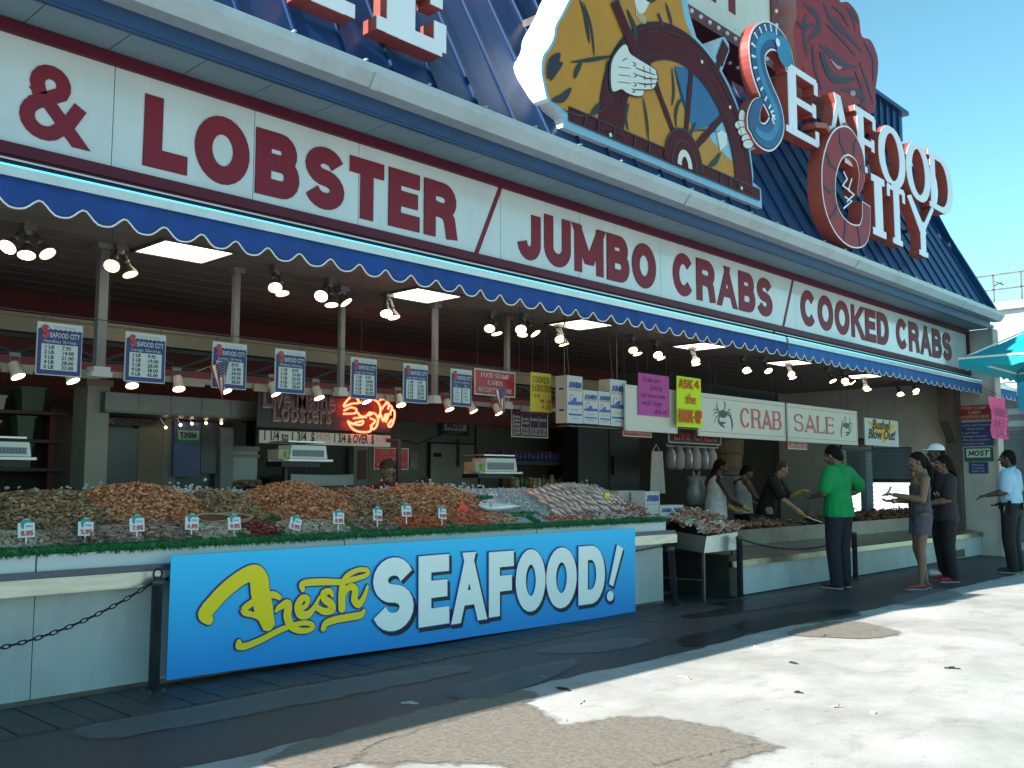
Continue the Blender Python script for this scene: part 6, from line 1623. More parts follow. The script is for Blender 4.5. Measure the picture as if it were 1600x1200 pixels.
for k, (xa, xb, lab) in enumerate(((11.3, 13.5, 'dark cooked crab pile in the trough in front of the black T-shirt man'), (14.4, 18.9, 'brown cooked crab pile in the far end of the trough'))):
    mb = MB()
    for _ in range(90 + 130 * k): crab_lump(mb, Vector((random.uniform(xa, xb), random.uniform(6.78, 7.25), .70 + random.uniform(0, .10 + .05 * k))), random.randrange(3), 1.2)
    tag(mb.build('cooked_crab_pile', [smat('cooked a', (.16, .07, .04)), smat('cooked b', (.22, .10, .06)), smat('cooked c', (.09, .045, .03))]), lab, 'seafood', kind='stuff')

# ------------------------------------------------------------------ scales
SCW = M('scale housing', (.52, .52, .48), .4, var=.08); SCD = M('scale display', (.05, .06, .10), .15)
for px, v0, v1, w_, lab in ((8, 690, 712, 88, 'white shop scale cut by the left edge of the photo'), (481, 696, 716, 66, 'white shop scale under the lobster price strip'), (782, 716, 736, 56, 'white shop scale in front of the jar shelves')):
    y = 7.55; p = P(px, v1, y); w = P(px + w_ / 2, v1, y).x - P(px - w_ / 2, v1, y).x; h = P(px, v0, y).z - p.z
    t = thing('shop_scale', lab, 'scale', (p.x, y, p.z - .03), 0, 'white shop scales on stands')
    mb = MB(); mb.prism([(-w * .42, .025), (w * .47, .025), (w * .43, h + .03), (-w * .38, h + .03)], 0, .22); mb.build('housing', SCW, t)
    mb = MB(); mb.box(-w * .36, w * .38, -.006, -.001, .045, h * .8 + .01); mb.build('display', SCD, t)
    for j in range(3): bfont(t, ('2.45', '8.95', '21.93')[j], -w * .33 + j * w * .23, .06, h * .4, -.008, M('lcd digits', (.16, .2, .32), .5))
    mb = MB(); mb.box(-w * .52, w * .52, -.06, .28, .0, .02); mb.build('base', M('scale base white', (.66, .66, .64), .4), t)
    mb = MB(); mb.box(-w * .5, w * .35, -.03, .3, h + .055, h + .068); mb.lathe([(.05, h + .03), (.03, h + .055)], (-.02, .12, 0)); mb.build('pan', STEEL, t)
    mb = MB(); mb.box(-w * .65, -w * .42, .02, .2, .02, h * .9); mb.build('printer', M('scale tan', (.30, .26, .18), .5), t)
    mb = MB(); mb.box(-w * .52, -w * .44, -.004, .018, h * .35, h * .75); mb.build('green_label', M('label green', (.10, .30, .03), .5), t)
    mb = MB(); mb.box(-w * .6, w * .3, 0, .26, -.05, -.002); mb.bar((-w * .35, .12, -.05), (-w * .33, .12, -(p.z - .05)), .035); mb.build('stand', BLACKM, t)
# ------------------------------------------------------------------ things at the back of the stall
def slab(name, label, cat, a, c, y, mat, th=.06, bump_parts=None, z=None):
    p0, p1 = P(*a, y), P(*c, y)
    t = thing(name, label, cat, (p0.x, y, p1.z)); w, h = p1.x - p0.x, p0.z - p1.z
    mb = MB(); mb.box(0, w, 0, th, 0, h); mb.build('body', mat, t)
    return t, w, h
GALV = M('dull hood metal', (.16, .155, .145), .45, .5, var=.15, scale=2, dirt=.2)
t, w, h = slab('steel_hood', 'wide dull grey metal hood over the dark recess at the left', 'hood', (165, 612), (403, 656), 8.5, GALV, .7)
mb = MB(); 
for k in range(1, 5): mb.box(w * k / 5, w * k / 5 + .008, -.004, 0, 0, h)
mb.box(0, w, -.012, -.004, 0, .02); mb.build('seam', STEELD, t)
t, w, h = slab('cream_column', 'pale cream square column behind the thick post at the left', 'column', (138, 592), (165, 775), 8.6, CREAM, .3)
mb = MB(); mb.box(-.02, w + .02, -.02, .32, h - .06, h); mb.build('capital', BEIGE, t)
t, w, h = slab('red_door', 'dark red door in a red frame left of the cream column', 'door', (86, 648), (128, 790), 9.2, M('door dark red', (.045, .008, .008), .5, var=.3), .05)
mb = MB(); mb.box(-.05, 0, -.02, .06, 0, h + .05); mb.box(w, w + .05, -.02, .06, 0, h + .05); mb.box(0, w, -.02, .06, h, h + .05); mb.build('frame', M('door frame red', (.10, .014, .014), .5), t)
mb = MB(); mb.ball((w * .88, -.03, h * .5), .025, 8, 6); mb.build('handle', STEEL, t, True)
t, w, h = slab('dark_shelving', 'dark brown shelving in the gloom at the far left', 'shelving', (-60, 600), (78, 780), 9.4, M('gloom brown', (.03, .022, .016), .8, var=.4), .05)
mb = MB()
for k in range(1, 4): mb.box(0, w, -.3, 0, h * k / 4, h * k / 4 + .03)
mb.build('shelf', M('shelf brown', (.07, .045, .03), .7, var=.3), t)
random.seed(21); tubm = [CARTS, M('dull green tub', (.06, .09, .06), .6), M('dull grey tub', (.12, .12, .11), .6)]
for k in range(1, 4):
    x = .05
    while x < w - .25:
        a = random.uniform(.12, .25); b4 = random.uniform(.08, .2); mb = MB(); mb.prism([(-a / 2, 0), (a / 2, 0), (a / 2 + .015, b4), (-a / 2 - .015, b4)], -.26, -.06); mb.box(-a / 2 - .025, a / 2 + .025, -.27, -.05, b4 + .001, b4 + .02)
        tag(mb.build('storage_tub', random.choice(tubm), loc=(t.location.x + x + a / 2, 9.4, t.location.z + h * k / 4 + .031)), 'dull storage tub on the dark brown shelving at the far left', 'tub', 'tubs on the dark shelving'); x += a + random.uniform(.06, .2)
# the mirror recess: mirrored views built as flat panels; registration board and reversed card sign
t, w, h = slab('dark_recess', 'dark framed recess under the steel hood', 'recess', (162, 655), (362, 790), 9.1, M('recess black', (.016, .018, .02), .35), .05)
mb = MB()
for px0, px1, v0, v1, k in ((165, 214, 668, 762, 0), (216, 254, 664, 760, 1), (256, 272, 655, 762, 2), (314, 342, 660, 740, 3)):
    a, c = P(px0, v0, 9.05), P(px1, v1, 9.05); mb.box(a.x - t.location.x, c.x - t.location.x, -.06 - .004 * k, -.02, c.z - t.location.z, a.z - t.location.z, k)
mb.build('reflection', [M('recess dark reflection', (.012, .016, .024), .3), M('recess tan', (.15, .115, .075), .6, var=.2), M('recess pale', (.17, .145, .125), .6, var=.15), M('recess slate', (.045, .05, .06), .4)], t)  # mirrored views in flat colour, standing in for a real mirror
mb = MB(); a = P(345, 668, 9.0); c = P(360, 790, 9.0); mb.box(a.x - t.location.x, c.x - t.location.x, -.12, 0, 0, a.z - t.location.z); mb.build('post', M('recess post', (.20, .19, .19), .5, var=.2), t)
t, w, h = slab('registration_board', 'dark wooden board carrying the registration DC2944N', 'sign', (166, 652), (254, 667), 8.95, M('board dark wood', (.07, .05, .035), .6, var=.3), .03)
letters(t, 'DC2944N', w * .17, h * .12, h * .78, w * .8, -.001, INKB, .2); letters(t, 'K', w * .03, h * .12, h * .78, w * .1, -.001, REDT, .22)
t, w, h = slab('notice_reflection', 'mirror image of the navy notice and MOST sign, built as a reversed board', 'sign', (273, 658), (312, 745), 8.98, M('sign navy'), .02)  # mirror image built as a solid board in dulled colours
mb = MB(); mb.box(w * .06, w * .96, -.012, -.001, h * .60, h * .86); mb.build('green_frame_reflection', GRN, t)
mb = MB(); mb.box(w * .12, w * .9, -.015, -.0125, h * .67, h * .84); mb.build('pale_field', M('mint dull', (.22, .28, .26), .5), t)
o = letters(t, 'MOST', w * .2, h * .70, h * .11, w * .6, -.017, INKB, .2, slant=.2); o.scale.x = -1; o.location.x = w * 1.01
for k in range(7): bfont(t, 'saeufs yadot sruoh', w * .1, h * (.50 - .07 * k), .05, -.002, M('pale dull print', (.12, .14, .2), .5), W=w * (.8 - .08 * (k % 3)))
for k, (px, v) in enumerate(((259, 668), (282, 664), (300, 662), (322, 661), (346, 661))):
    p = P(px, v, 8.88); tag_ = thing('tiny_bulb', ['tiny lit bulb above the pale reflection', 'tiny lit bulb above the mirrored notice, left one', 'tiny lit bulb above the mirrored notice, right one', 'tiny lit bulb above the slate reflection', 'tiny lit bulb at the recess post'][k], 'bulb', p, 0, 'tiny bulbs in the recess')
    mb = MB(); mb.ball((0, 0, 0), .014, 8, 6); mb.build('globe', BULB, tag_, True); mb = MB(); mb.tube([(0, 0, .01), (-.05, .02, .09)], .006, 5); mb.build('arm', STEEL, tag_)
# tanks and white cabinets under the lobster sign
DARKW = M('dark cupboard', (.014, .014, .016), .5)
t, w, h = slab('dark_cabinet', 'tall dark cabinet behind the lobster sign', 'cabinet', (400, 655), (548, 790), 9.6, DARKW, .2)
mb = MB(); mb.box(w * .5, w * .5 + .01, -.008, 0, 0, h); mb.build('door_gap', GALV, t)
t, w, h = slab('lobster_tank', 'long white lobster tank with a curved rim under the lobster sign', 'tank', (453, 742), (550, 790), 9.0, M('tank shade', (.07, .055, .05), .5), .4)
mb = MB(); mb.grid(lambda u, v: (u * w, -.02 - .05 * math.sin(u * 3.14), h - .12 + .12 * v + .04 * (u - .5) ** 2), 12, 2); mb.build('rim', WHITEP, t, True)
mb = MB(); random.seed(4)
for k in range(14): shrimpy(mb, Vector((w * (k + .5) / 14, -.09, h - .17 + random.uniform(-.01, .02))), .15, .035, rrot(.4), 5, 1.2)
mb.build('lobster', BRO[1], t)
t, w, h = slab('freezer_chest', 'pale freezer chest glimpsed between recess and lobster tank', 'freezer', (362, 704), (401, 760), 9.3, M('freezer pale', (.42, .48, .48), .4, var=.1), .5)
mb = MB(); mb.box(-.01, w + .01, -.03, .5, h * .82, h * .9); mb.box(-.01, w + .01, -.03, .5, h, h + .05); mb.build('lid', M('freezer lid grey', (.25, .29, .29), .4), t)
mb = MB(); 
for k in range(3): shrimpy(mb, Vector((w * (.25 + .25 * k), -.06, h * .12)), .18, .04, rrot(.3), 5, 1.4)
mb.build('lobster', BRO[3], t)
t, w, h = slab('steel_pillar', 'slim grey pillar right of the lobster tank', 'pillar', (553, 698), (573, 800), 9.5, M('pillar grey', (.20, .21, .21), .5, var=.1), .15)
mb = MB(); mb.box(w * .3, w * .9, -.01, 0, h * .5, h * .95); mb.build('red_notice', M('dim red', (.10, .012, .015), .5), t)
t = thing('pipe_frame', 'dark red-brown pipe frame bent at the top beside the man in red', 'pipe', P(623, 690, 7.9))
mb = MB(); mb.tube([(-.16, 0, .01), (0, 0, .01)], .022, 8); mb.tube([(0, 0, .03), (0, 0, -1.6)], .026, 8); mb.build('pipe', M('pipe brown', (.06, .025, .02), .5, var=.3), t)
# cold room door
t, w, h = slab('cold_room_door', 'pale grey cold room door with strap hinge and dark top gap', 'door', (673, 693), (748, 800), 10.93, M('door grey', (.36, .37, .35), .45, var=.08, scale=2, dirt=.25), .06)
mb = MB(); mb.box(0, w, -.006, .04, h, h + .025); mb.box(-.02, 0, -.006, .04, 0, h + .025); mb.build('door_gap', BLACK, t)
mb = MB(); mb.box(w * .52, w * .56, -.03, 0, h - .35, h + .08); mb.build('strap', M('strap rust', (.12, .06, .05), .5, var=.3), t)
mb = MB(); mb.box(w * .06, w * .2, -.02, 0, h - .2, h - .14); mb.build('handle', BLACK, t)
for k in range(2): mb = MB(); mb.box(-.14, -.06, -.03, 0, h * (.42 - .2 * k), h * (.52 - .2 * k)); mb.build('switch_box', GALV, t)
t, w, h = slab('wall_notice', 'small pale notice with red print beside the cold room door', 'notice', (641, 705), (652, 732), 10.96, M('notice pale', (.36, .34, .32), .6), .02)
bfont(t, 'NO', w * .15, h * .75, .1, -.002, M('notice red', (.3, .06, .05), .6), W=w * .6); bfont(t, 'SMOKING', w * .08, h * .5, .06, -.002, M('notice red'), W=w * .8)
mb = MB()
for k in range(7): mb.bar(Vector((5.9 + .6 * k, 10.985, 2.05 + .12 * math.sin(k * 1.9))), Vector((5.9 + .6 * (k + 1), 10.985, 2.05 + .12 * math.sin((k + 1) * 1.9))), .012)
tag(mb.build('wall_cable', BLACK), 'thin cable looping along the cold room wall above the door', 'cable')
# jar shelves
random.seed(9)
JAR = [M('jar red lid', (.30, .03, .02), .4), M('jar blue label', (.03, .06, .22), .4), M('jar amber', (.30, .13, .03), .3), M('jar white', (.45, .43, .40), .4), M('jar green', (.05, .14, .05), .4), M('jar yellow', (.50, .34, .04), .4)]
for k, (a, c, n, lab) in enumerate((((768, 697), (915, 722), 22, 'upper dark shelf lined with red-lidded blue jars'), ((806, 737), (925, 762), 18, 'lower dark shelf of mixed amber and white bottles'))):
    p0, p1 = P(*a, 9.6), P(*c, 9.6); w, h = p1.x - p0.x, p0.z - p1.z
    t = thing('jar_shelf', lab, 'shelf', (p0.x, 9.6, p1.z))
    mb = MB(); mb.box(0, w, 0, .35, -.06, 0); mb.box(0, .04, .3, .35, -.06, .5); mb.box(w - .04, w, .3, .35, -.06, .5); mb.build('board', M('shelf dark', (.05, .04, .035), .6, var=.2), t)
    for j in range(n):
        x = w * (j + .5) / n; r = w / n * .42; hh = h * random.uniform(.6, .85)
        mb = MB(); cm = (1 if k == 0 else random.choice([2, 3, 4, 5, 2]))
        mb.lathe([(r, 0), (r, hh * .75), (r * .75, hh * .82)], n=10, m=cm); o = mb.build('jar', JAR, None, True, loc=(p0.x + x, 9.72, p1.z))
        mb = MB(); mb.lathe([(r * .8, hh * .83), (r * .8, hh)], n=10, m=0 if k == 0 else random.choice([0, 3])); mb.build('lid', JAR, o, True)
        tag(o, 'blue jar with a red lid on the upper dark shelf' if k == 0 else 'amber, white or green bottle on the lower dark shelf', 'jar', 'jars on the upper shelf' if k == 0 else 'bottles on the lower shelf')
t, w, h = slab('dark_cooler', 'tall black walk-in cooler front behind the cartons', 'cooler', (903, 650), (1000, 800), 9.2, DARKW, .3)
mb = MB(); mb.box(w * .48, w * .5, -.01, 0, 0, h); mb.box(w * .53, w * .55, -.04, 0, h * .4, h * .6); mb.build('door_trim', BLACKM, t)
# kitchen corner: bags on a rail, baskets, aprons
BAGM = M('clear plastic bag', (.30, .30, .33), .25, trans=.3); PAPERW = M('paper towel white', (.42, .40, .38), .8)
t = thing('bag_rail', 'steel rail of hanging plastic bags and paper rolls behind the crab bin', 'rail', P(1075, 703, 8.6))
mb = MB(); mb.tube([(-.6, 0, .05), (.9, 0, .05)], .015, 8); mb.tube([(-.6, 0, .05), (-.6, .0, .9)], .01, 6); mb.tube([(.9, 0, .05), (.9, 0, .9)], .01, 6); mb.build('rail', STEEL, t)
for k in range(6):
    mb = MB(); x = -.5 + .24 * k; mb.lathe([(.05, -.0), (.09, -.12), (.085, -.32), (.05, -.36)], (x, 0, .04), n=12); mb.build('roll' if k % 2 else 'bag', PAPERW if k % 2 else BAGM, t, True)
p = P(1134, 742, 8.9)
t = thing('basket_stack', 'stack of tall wooden bushel baskets behind the men in vests', 'basket', (p.x, 8.9, p.z))
WOODB = M('basket wood', (.17, .11, .055), .7, var=.3, scale=6, stretch=(6, 6, 1))
mb = MB(); mb.lathe([(.26, 0), (.33, .62), (.35, .62), (.35, .66), (.31, .66), (.25, .03)], n=22); mb.build('basket', WOODB, t)
mb = MB()
for zz, r in ((.08, .275), (.35, .305), (.6, .34)): mb.lathe([(r, zz), (r + .012, zz + .005), (r + .012, zz + .05), (r, zz + .055)], n=22)
mb.build('hoop', M('basket hoop', (.11, .07, .035), .7), t)
mb = MB(); mb.lathe([(.3, -.9), (.3, -.02)], n=12); mb.build('drum', M('grey drum', (.12, .12, .12), .5, var=.2), t)
for k, (px, v) in enumerate(((1026, 738), (1088, 765))):
    p = P(px, v, 8.0); t = thing(('apron', 'carrier_bag')[k], ('pale apron hanging in the dark kitchen corner', 'crumpled clear carrier bag standing behind the crab bin')[k], ('apron', 'bag')[k], p)
    mb = MB(); mb.grid(lambda u, v: ((u - .5) * (.22 + .12 * v), .03 * math.sin(u * 11) , .3 - .6 * v), 10, 8) if k == 0 else mb.lathe([(.15, -.22), (.17, -.05), (.12, .1), (.16, .2)], n=9)
    mb.build('cloth' if k == 0 else 'film', PAPERW if k == 0 else BAGM, t, True)
    if k == 0: mb = MB(); mb.tube([(-.09, 0, .3), (0, 0, .4), (.09, 0, .3)], .008, 5); mb.build('loop', PAPERW, t)
    else:
        mb = MB(); mb.tube([(-.08, 0, .19), (-.09, 0, .28), (-.03, 0, .21)], .01, 5); mb.tube([(.08, 0, .19), (.1, 0, .28), (.04, 0, .21)], .01, 5); mb.build('handle', BAGM, t)
t, w, h = slab('box_shelf', 'high shelf of brown cardboard boxes wrapped in clear film at the far end', 'shelf', (1406, 678), (1468, 686), 7.9, M('shelf dark'), .4)
mb = MB(); x = .02
for k in range(5): a = w / 5.2; mb.box(x, x + a - .02, .02, .36, h + .002, h + .26 + .03 * (k % 2)); x += a
mb.build('cardboard_box', M('cardboard', (.30, .20, .11), .75, var=.15), t)
mb = MB(); mb.grid(lambda u, v: (u * w, -.01 + .008 * math.sin(u * 31) * math.sin(v * 7), h + .02 + v * .3), 24, 6); mb.build('film', M('clear film', (.8, .8, .8), .08, trans=.9), t, True)
t, w, h = slab('window_post', 'pale blue-grey steel post beside the bright side opening', 'post', (1352, 700), (1366, 812), 7.6, M('blue steel', (.22, .30, .36), .3, .5, var=.15), .12)
mb = MB()
for k in range(5): mb.ball((w * .5, -.01, h - .06 - .07 * k), .012, 8, 6)
mb.build('bolt', WHITE, t)
# side opening: part-lowered roller shutter, sunlit louvred fence beyond
SHUT = M('shutter slat', (.20, .27, .31), .45, .3, var=.12)
t = thing('roller_shutter', 'blue-grey roller shutter half lowered in the side opening', 'shutter', (19.3, 7.36, 2.05), R(-90))
mb = MB(); zz = 0
while zz > -.62: mb.obox((-.69, 0, zz - .035), (.68, 0, 0), (0, .012, .012), (0, -.006, .03)); zz -= .075
mb.build('slat', SHUT, t)
mb = MB(); mb.box(-1.38, 0, -.03, .03, -.70, -.63); mb.build('bottom_bar', STEELD, t)
t = thing('louvred_fence', 'white louvred fence in full sun seen through the side opening', 'fence', (30.5, 13.0, 0))
mb = MB(); zz = .08
while zz < 2.3: mb.obox((0, 0, zz), (.02, 0, .03), (0, 5.0, 0), (-.03, 0, .045)); zz += .14
mb.build('louvre', WHITEB, t)
for yy in (-5, -2.5, 0, 2.5, 5): mb = MB(); mb.box(-.06, .06, yy - .06, yy + .06, 0, 2.4); mb.build('post', WHITEB, t)

# ------------------------------------------------------------------ beyond the hall on the right
TEALC = M('teal umbrella canvas', (.0, .33, .40), .7, var=.08, scale=3)
ez = P(1530, 556, 4.75).z + .16
t = thing('market_umbrella', 'bright teal square market umbrella with white trim beyond the awning', 'umbrella', (18.1, 3.95, 0))
hs = 1.55
for k in range(4):
    a0, a1 = R(45 + 90 * k), R(135 + 90 * k); r = hs * 1.414; mb = MB()
    A, B_ = Vector((r * math.cos(a0), r * math.sin(a0), ez)), Vector((r * math.cos(a1), r * math.sin(a1), ez)); T = Vector((0, 0, ez + .95))
    def fn(u, v): q = A.lerp(B_, u).lerp(T, v); q.z -= .12 * math.sin(math.pi * v) * (1 - v); return q
    mb.grid(fn, 10, 8); mb.build('canopy_panel', TEALC, t, True)
    mb = MB(); mb.grid(lambda u, v: A.lerp(B_, u) + Vector((0, 0, -.03 - (.14 + .02 * math.cos(u * 50)) * v)), 60, 1); mb.build('valance', TEALC, t)
    mb = MB(); mb.bar(A + Vector((0, 0, -.012)), B_ + Vector((0, 0, -.012)), .03); mb.build('white_trim', WHITE, t)
    mb = MB(); mb.bar(A + Vector((0, 0, -.03)), T + Vector((0, 0, -.05)), .025); mb.build('rib', STEEL, t)
mb = MB(); mb.lathe([(.03, 0), (.03, ez + .95)], n=10); mb.build('pole', STEEL, t); mb = MB(); mb.lathe([(.3, 0), (.3, .06), (.06, .1)], n=20); mb.build('foot', STEELD, t)
t = thing('neighbour_stall', 'grey shuttered neighbouring stall behind the officer', 'stall', (27, 8, 0))
mb = MB(); mb.box(24.0, 29.0, 6.4, 8.9, 0, 3.3); part(mb, 'wall', M('stall grey', (.30, .30, .29), .6, var=.12), parent=t)
mb = MB(); zz = .05
while zz < 2.5: mb.obox((23.97, 7.65, zz), (.012, 0, .012), (0, 1.15, 0), (-.008, 0, .045)); mb.obox((26.5, 6.37, zz), (2.4, 0, 0), (0, .012, .012), (0, -.008, .045)); zz += .11
part(mb, 'shutter', M('stall shutter', (.22, .23, .24), .5, .3, var=.15), parent=t)
mb = MB(); mb.box(23.7, 29.3, 6.1, 9.2, 3.3, 3.48); part(mb, 'roof', WHITEB, parent=t)
for z0 in (2.62, 2.9): mb = MB(); mb.box(23.96, 23.99, 6.5, 8.8, z0, z0 + .14); part(mb, 'white_band', WHITEB, parent=t)
mb = MB(); mb.box(23.8, 23.9, 6.42, 6.55, 0, 3.3); mb.box(23.8, 23.9, 7.35, 7.45, 0, 3.3); part(mb, 'corner_post', WHITEP, parent=t)
t = thing('blue_yellow_sign', 'tall blue and yellow panel sign on the neighbouring stall', 'sign', (22.6, 6.28, 2.9))
mb = MB(); mb.box(0, .03, -.28, .05, 0, .9); mb.build('blue_field', M('sign light blue', (.05, .35, .55), .4), t)
mb = MB(); mb.box(-.004, .026, -.8, -.2805, 0, .9); mb.build('yellow_field', M('sign yellow', (.75, .58, .02), .4), t)
t = thing('white_pavilion', 'sunlit white flat-roofed building with a roof railing far behind', 'building', (38, 12, 0))
mb = MB(); mb.box(34, 46, 7.5, 17, 0, 7.0); part(mb, 'wall', WHITEP, parent=t)
mb = MB(); mb.box(33.8, 46.2, 7.3, 17.2, 7.0, 7.25); mb.box(33.95, 33.99, 7.5, 17, 4.6, 4.9); part(mb, 'parapet', M('pavilion trim', (.50, .46, .46), .6), parent=t)
mb = MB()
for k in range(12): mb.bar((33.9, 7.5 + .85 * k, 7.25), (33.9, 7.5 + .85 * k, 8.2), .05)
for zz in (7.7, 8.2): mb.bar((33.9, 7.4, zz), (33.9, 17, zz), .05); mb.bar((33.9, 7.4, zz), (46, 7.4, zz), .05)
part(mb, 'railing', STEELD, parent=t)
mb = MB()
for y0 in (8.4, 10.4, 12.4): mb.box(33.96, 33.99, y0, y0 + 1.1, 2.2, 3.8)
part(mb, 'window', M('pavilion window', (.05, .07, .09), .1), parent=t)
for k, (px, v, d) in enumerate(((1552, 448, 40), (1567, 445, 46))):
    p = PX(px, v, d); t = thing('gull', ('left of two gulls in the sky past the roof end', 'right of two gulls in the sky past the roof end')[k], 'gull', p, R(40 * k))
    mb = MB(); s = .3
    mb.v += [(-.45 * s, 0, 0), (0, .12 * s, .05), (.6 * s, 0, 0), (0, -.12 * s, .05), (0, 0, -.06 * s)]; mb.f += [(0, 1, 3), (1, 2, 3), (0, 4, 1), (1, 4, 2), (2, 4, 3), (3, 4, 0)]; mb.mi += [0] * 6
    for sg in (-1, 1): mb.v += [(.12, 0, .02), (-.1, 0, .02), (-.05, sg * .35, .16), (.1, sg * .35, .18), (-.12, sg * .72, .08)]; o = len(mb.v) - 5; mb.f += [(o, o + 1, o + 2, o + 3), (o + 3, o + 2, o + 4)]; mb.mi += [0, 0]
    mb.build('body', M('gull grey', (.12, .12, .13), .7), t)
# ------------------------------------------------------------------ people
def fuse(mb, name, mat, parent, vox=.008, it=4, cuts=()):
    """melt overlapping rounded volumes into one continuous skin"""
    me = bpy.data.meshes.new(name); me.from_pydata(mb.v, [], mb.f)
    o = bpy.data.objects.new('melt', me); COL.objects.link(o)
    r = o.modifiers.new('r', 'REMESH'); r.mode = 'VOXEL'; r.voxel_size = vox; r.use_smooth_shade = True
    s = o.modifiers.new('s', 'SMOOTH'); s.iterations = it; s.factor = .5
    bpy.context.view_layer.update()
    m2 = bpy.data.meshes.new_from_object(o.evaluated_get(bpy.context.evaluated_depsgraph_get()))
    bpy.data.objects.remove(o); bpy.data.meshes.remove(me)
    if cuts:
        bm = bmesh.new(); bm.from_mesh(m2)
        for co, no in cuts:
            bmesh.ops.bisect_plane(bm, geom=bm.verts[:] + bm.edges[:] + bm.faces[:], plane_co=co, plane_no=no, clear_outer=True)
        bm.to_mesh(m2); bm.free()
    m2.name = name; m2.materials.clear(); m2.materials.append(mat)
    m2.polygons.foreach_set('use_smooth', [True] * len(m2.polygons))
    ob = bpy.data.objects.new(name, m2); COL.objects.link(ob); ob.parent = parent
    return ob
def V3(*a): return Vector(a)
def person(label, x, y, rot, H, skin, top, bottom, shoe, hair, pose=None, fat=1.0, top_kind='tee', bottom_kind='trousers', hem=.86, hair_kind='short', cap=None, glove=None, z0=0.0):
    t = thing('person', label, 'person', (x, y, z0), rot)
    k = H / 1.75; t.scale = (k, k, k)
    J = dict(pel=V3(0, 0, .95), waist=V3(0, .01, 1.09), chest=V3(0, 0, 1.29), neck=V3(0, -.015, 1.46), head=V3(0, .03, 1.625),
             sL=V3(-.185, -.01, 1.405), sR=V3(.185, -.01, 1.405), eL=V3(-.25, -.04, 1.13), eR=V3(.25, -.04, 1.13), wL=V3(-.25, .05, .89), wR=V3(.25, .05, .89),
             hL=V3(-.095, 0, .93), hR=V3(.095, 0, .93), kL=V3(-.105, .03, .50), kR=V3(.105, .03, .50), aL=V3(-.11, -.02, .085), aR=V3(.11, -.02, .085), look=V3(0, 1, -.05))
    for n, v in (pose or {}).items(): J[n] = V3(*v)
    hd = J['head']; f = J['look'].normalized(); up = V3(0, 0, 1); sd = f.cross(up).normalized(); upv = sd.cross(f).normalized()
    rot3 = Matrix((sd, f, upv)).transposed()
    def hp(a, b, c): return hd + sd * a + f * b + upv * c
    mb = MB()
    # head
    mb.ball(hp(0, -.01, .025), (.077, .096, .093), 20, 14, 0, rot3); mb.caps(hp(0, .03, -.03), hp(0, .045, -.085), .062, .040, .85, sd)
    mb.caps(hp(0, .088, .01), hp(0, .108, -.025), .010, .015); mb.ball(hp(0, .084, .035), (.05, .014, .012), 10, 6, 0, rot3)
    mb.caps(hp(-.02, .086, -.062), hp(.02, .086, -.062), .009, .009)
    for s in (-1, 1):
        mb.ball(hp(s * .078, -.005, -.005), (.012, .022, .032), 10, 8, 0, rot3); mb.ball(hp(s * .04, .06, -.02), .03, 10, 8)
    mb.caps(J['neck'] - V3(0, 0, .03), hp(0, -.02, -.06), .058, .052)
    # trunk
    mb.caps(J['pel'] - V3(0, 0, .02), J['waist'], .135 * fat, .125 * fat, .68); mb.caps(J['waist'], J['chest'], .125 * fat, .150 * fat, .66)
    mb.caps(J['chest'], J['neck'] - V3(0, 0, .07), .15 * fat, .075, .62); mb.caps(J['sL'], J['sR'], .058, .058); mb.caps(J['sL'], J['neck'], .05, .045); mb.caps(J['sR'], J['neck'], .05, .045)
    gl = MB()
    for s, S, E_, Wr in ((-1, 'sL', 'eL', 'wL'), (1, 'sR', 'eR', 'wR')):
        a, b, c = J[S], J[E_], J[Wr]
        mb.caps(a, b, .056 * fat ** .5, .043 * fat ** .5); mb.caps(b, b.lerp(c, .35), .043, .045 * fat ** .5); mb.caps(b.lerp(c, .35), c, .044, .029)
        d = (c - b).normalized(); sid = d.cross(V3(0, 0, 1)); sid = sid.normalized() if sid.length > .1 else V3(0, 1, 0)
        if abs(d.z) > .8: sid = V3(0, 1, 0); sid = (sid - d * sid.dot(d)).normalized()
        pn = d.cross(sid).normalized()
        if pn.x * s > 0: pn = -pn
        hm = gl if glove else mb; g = 1.18 if glove else 1.0
        hm.caps(c + d * .01, c + d * .075, .030 * g, .036 * g, .5, sid)
        for q, (off, ln) in enumerate(((-.028, .062), (-.010, .074), (.009, .070), (.027, .054))):
            p0 = c + d * .085 + sid * off; p1 = p0 + d * ln * .5 + pn * .012 + sid * off * .12; p2 = p1 + d * ln * .42 + pn * .026
            hm.caps(p0 - d * .02, p1, .0095 * g, .009 * g, n=8); hm.caps(p1, p2, .009 * g, .0075 * g, n=8)
        p0 = c + d * .03 - sid * .03; p1 = p0 + d * .03 - sid * .022 + pn * .008; hm.caps(p0, p1, .012 * g, .0105 * g, n=8); hm.caps(p1, p1 + d * .032 - sid * .004 + pn * .012, .0105 * g, .008 * g, n=8)
        if glove: gl.caps(c - d * .06, c + d * .02, .044, .036)
    for s, h_, kn, an in ((-1, 'hL', 'kL', 'aL'), (1, 'hR', 'kR', 'aR')):
        a, b, c = J[h_], J[kn], J[an]
        mb.caps(a, b, .088 * fat ** .5, .056); mb.caps(b, b.lerp(c, .3) - V3(0, .015, 0), .055, .058); mb.caps(b.lerp(c, .3) - V3(0, .015, 0), c, .056, .036)
        mb.caps(c + V3(0, -.02, -.04), c + V3(s * .02, .15, -.055), .036, .028, .8, V3(1, 0, 0))
    body = fuse(mb, 'body', skin, t, .0068, 3)
    if glove: fuse(gl, 'glove', glove, t, .0068, 2)
    # face details
    EYEW = M('eye white', (.6, .58, .55), .3)
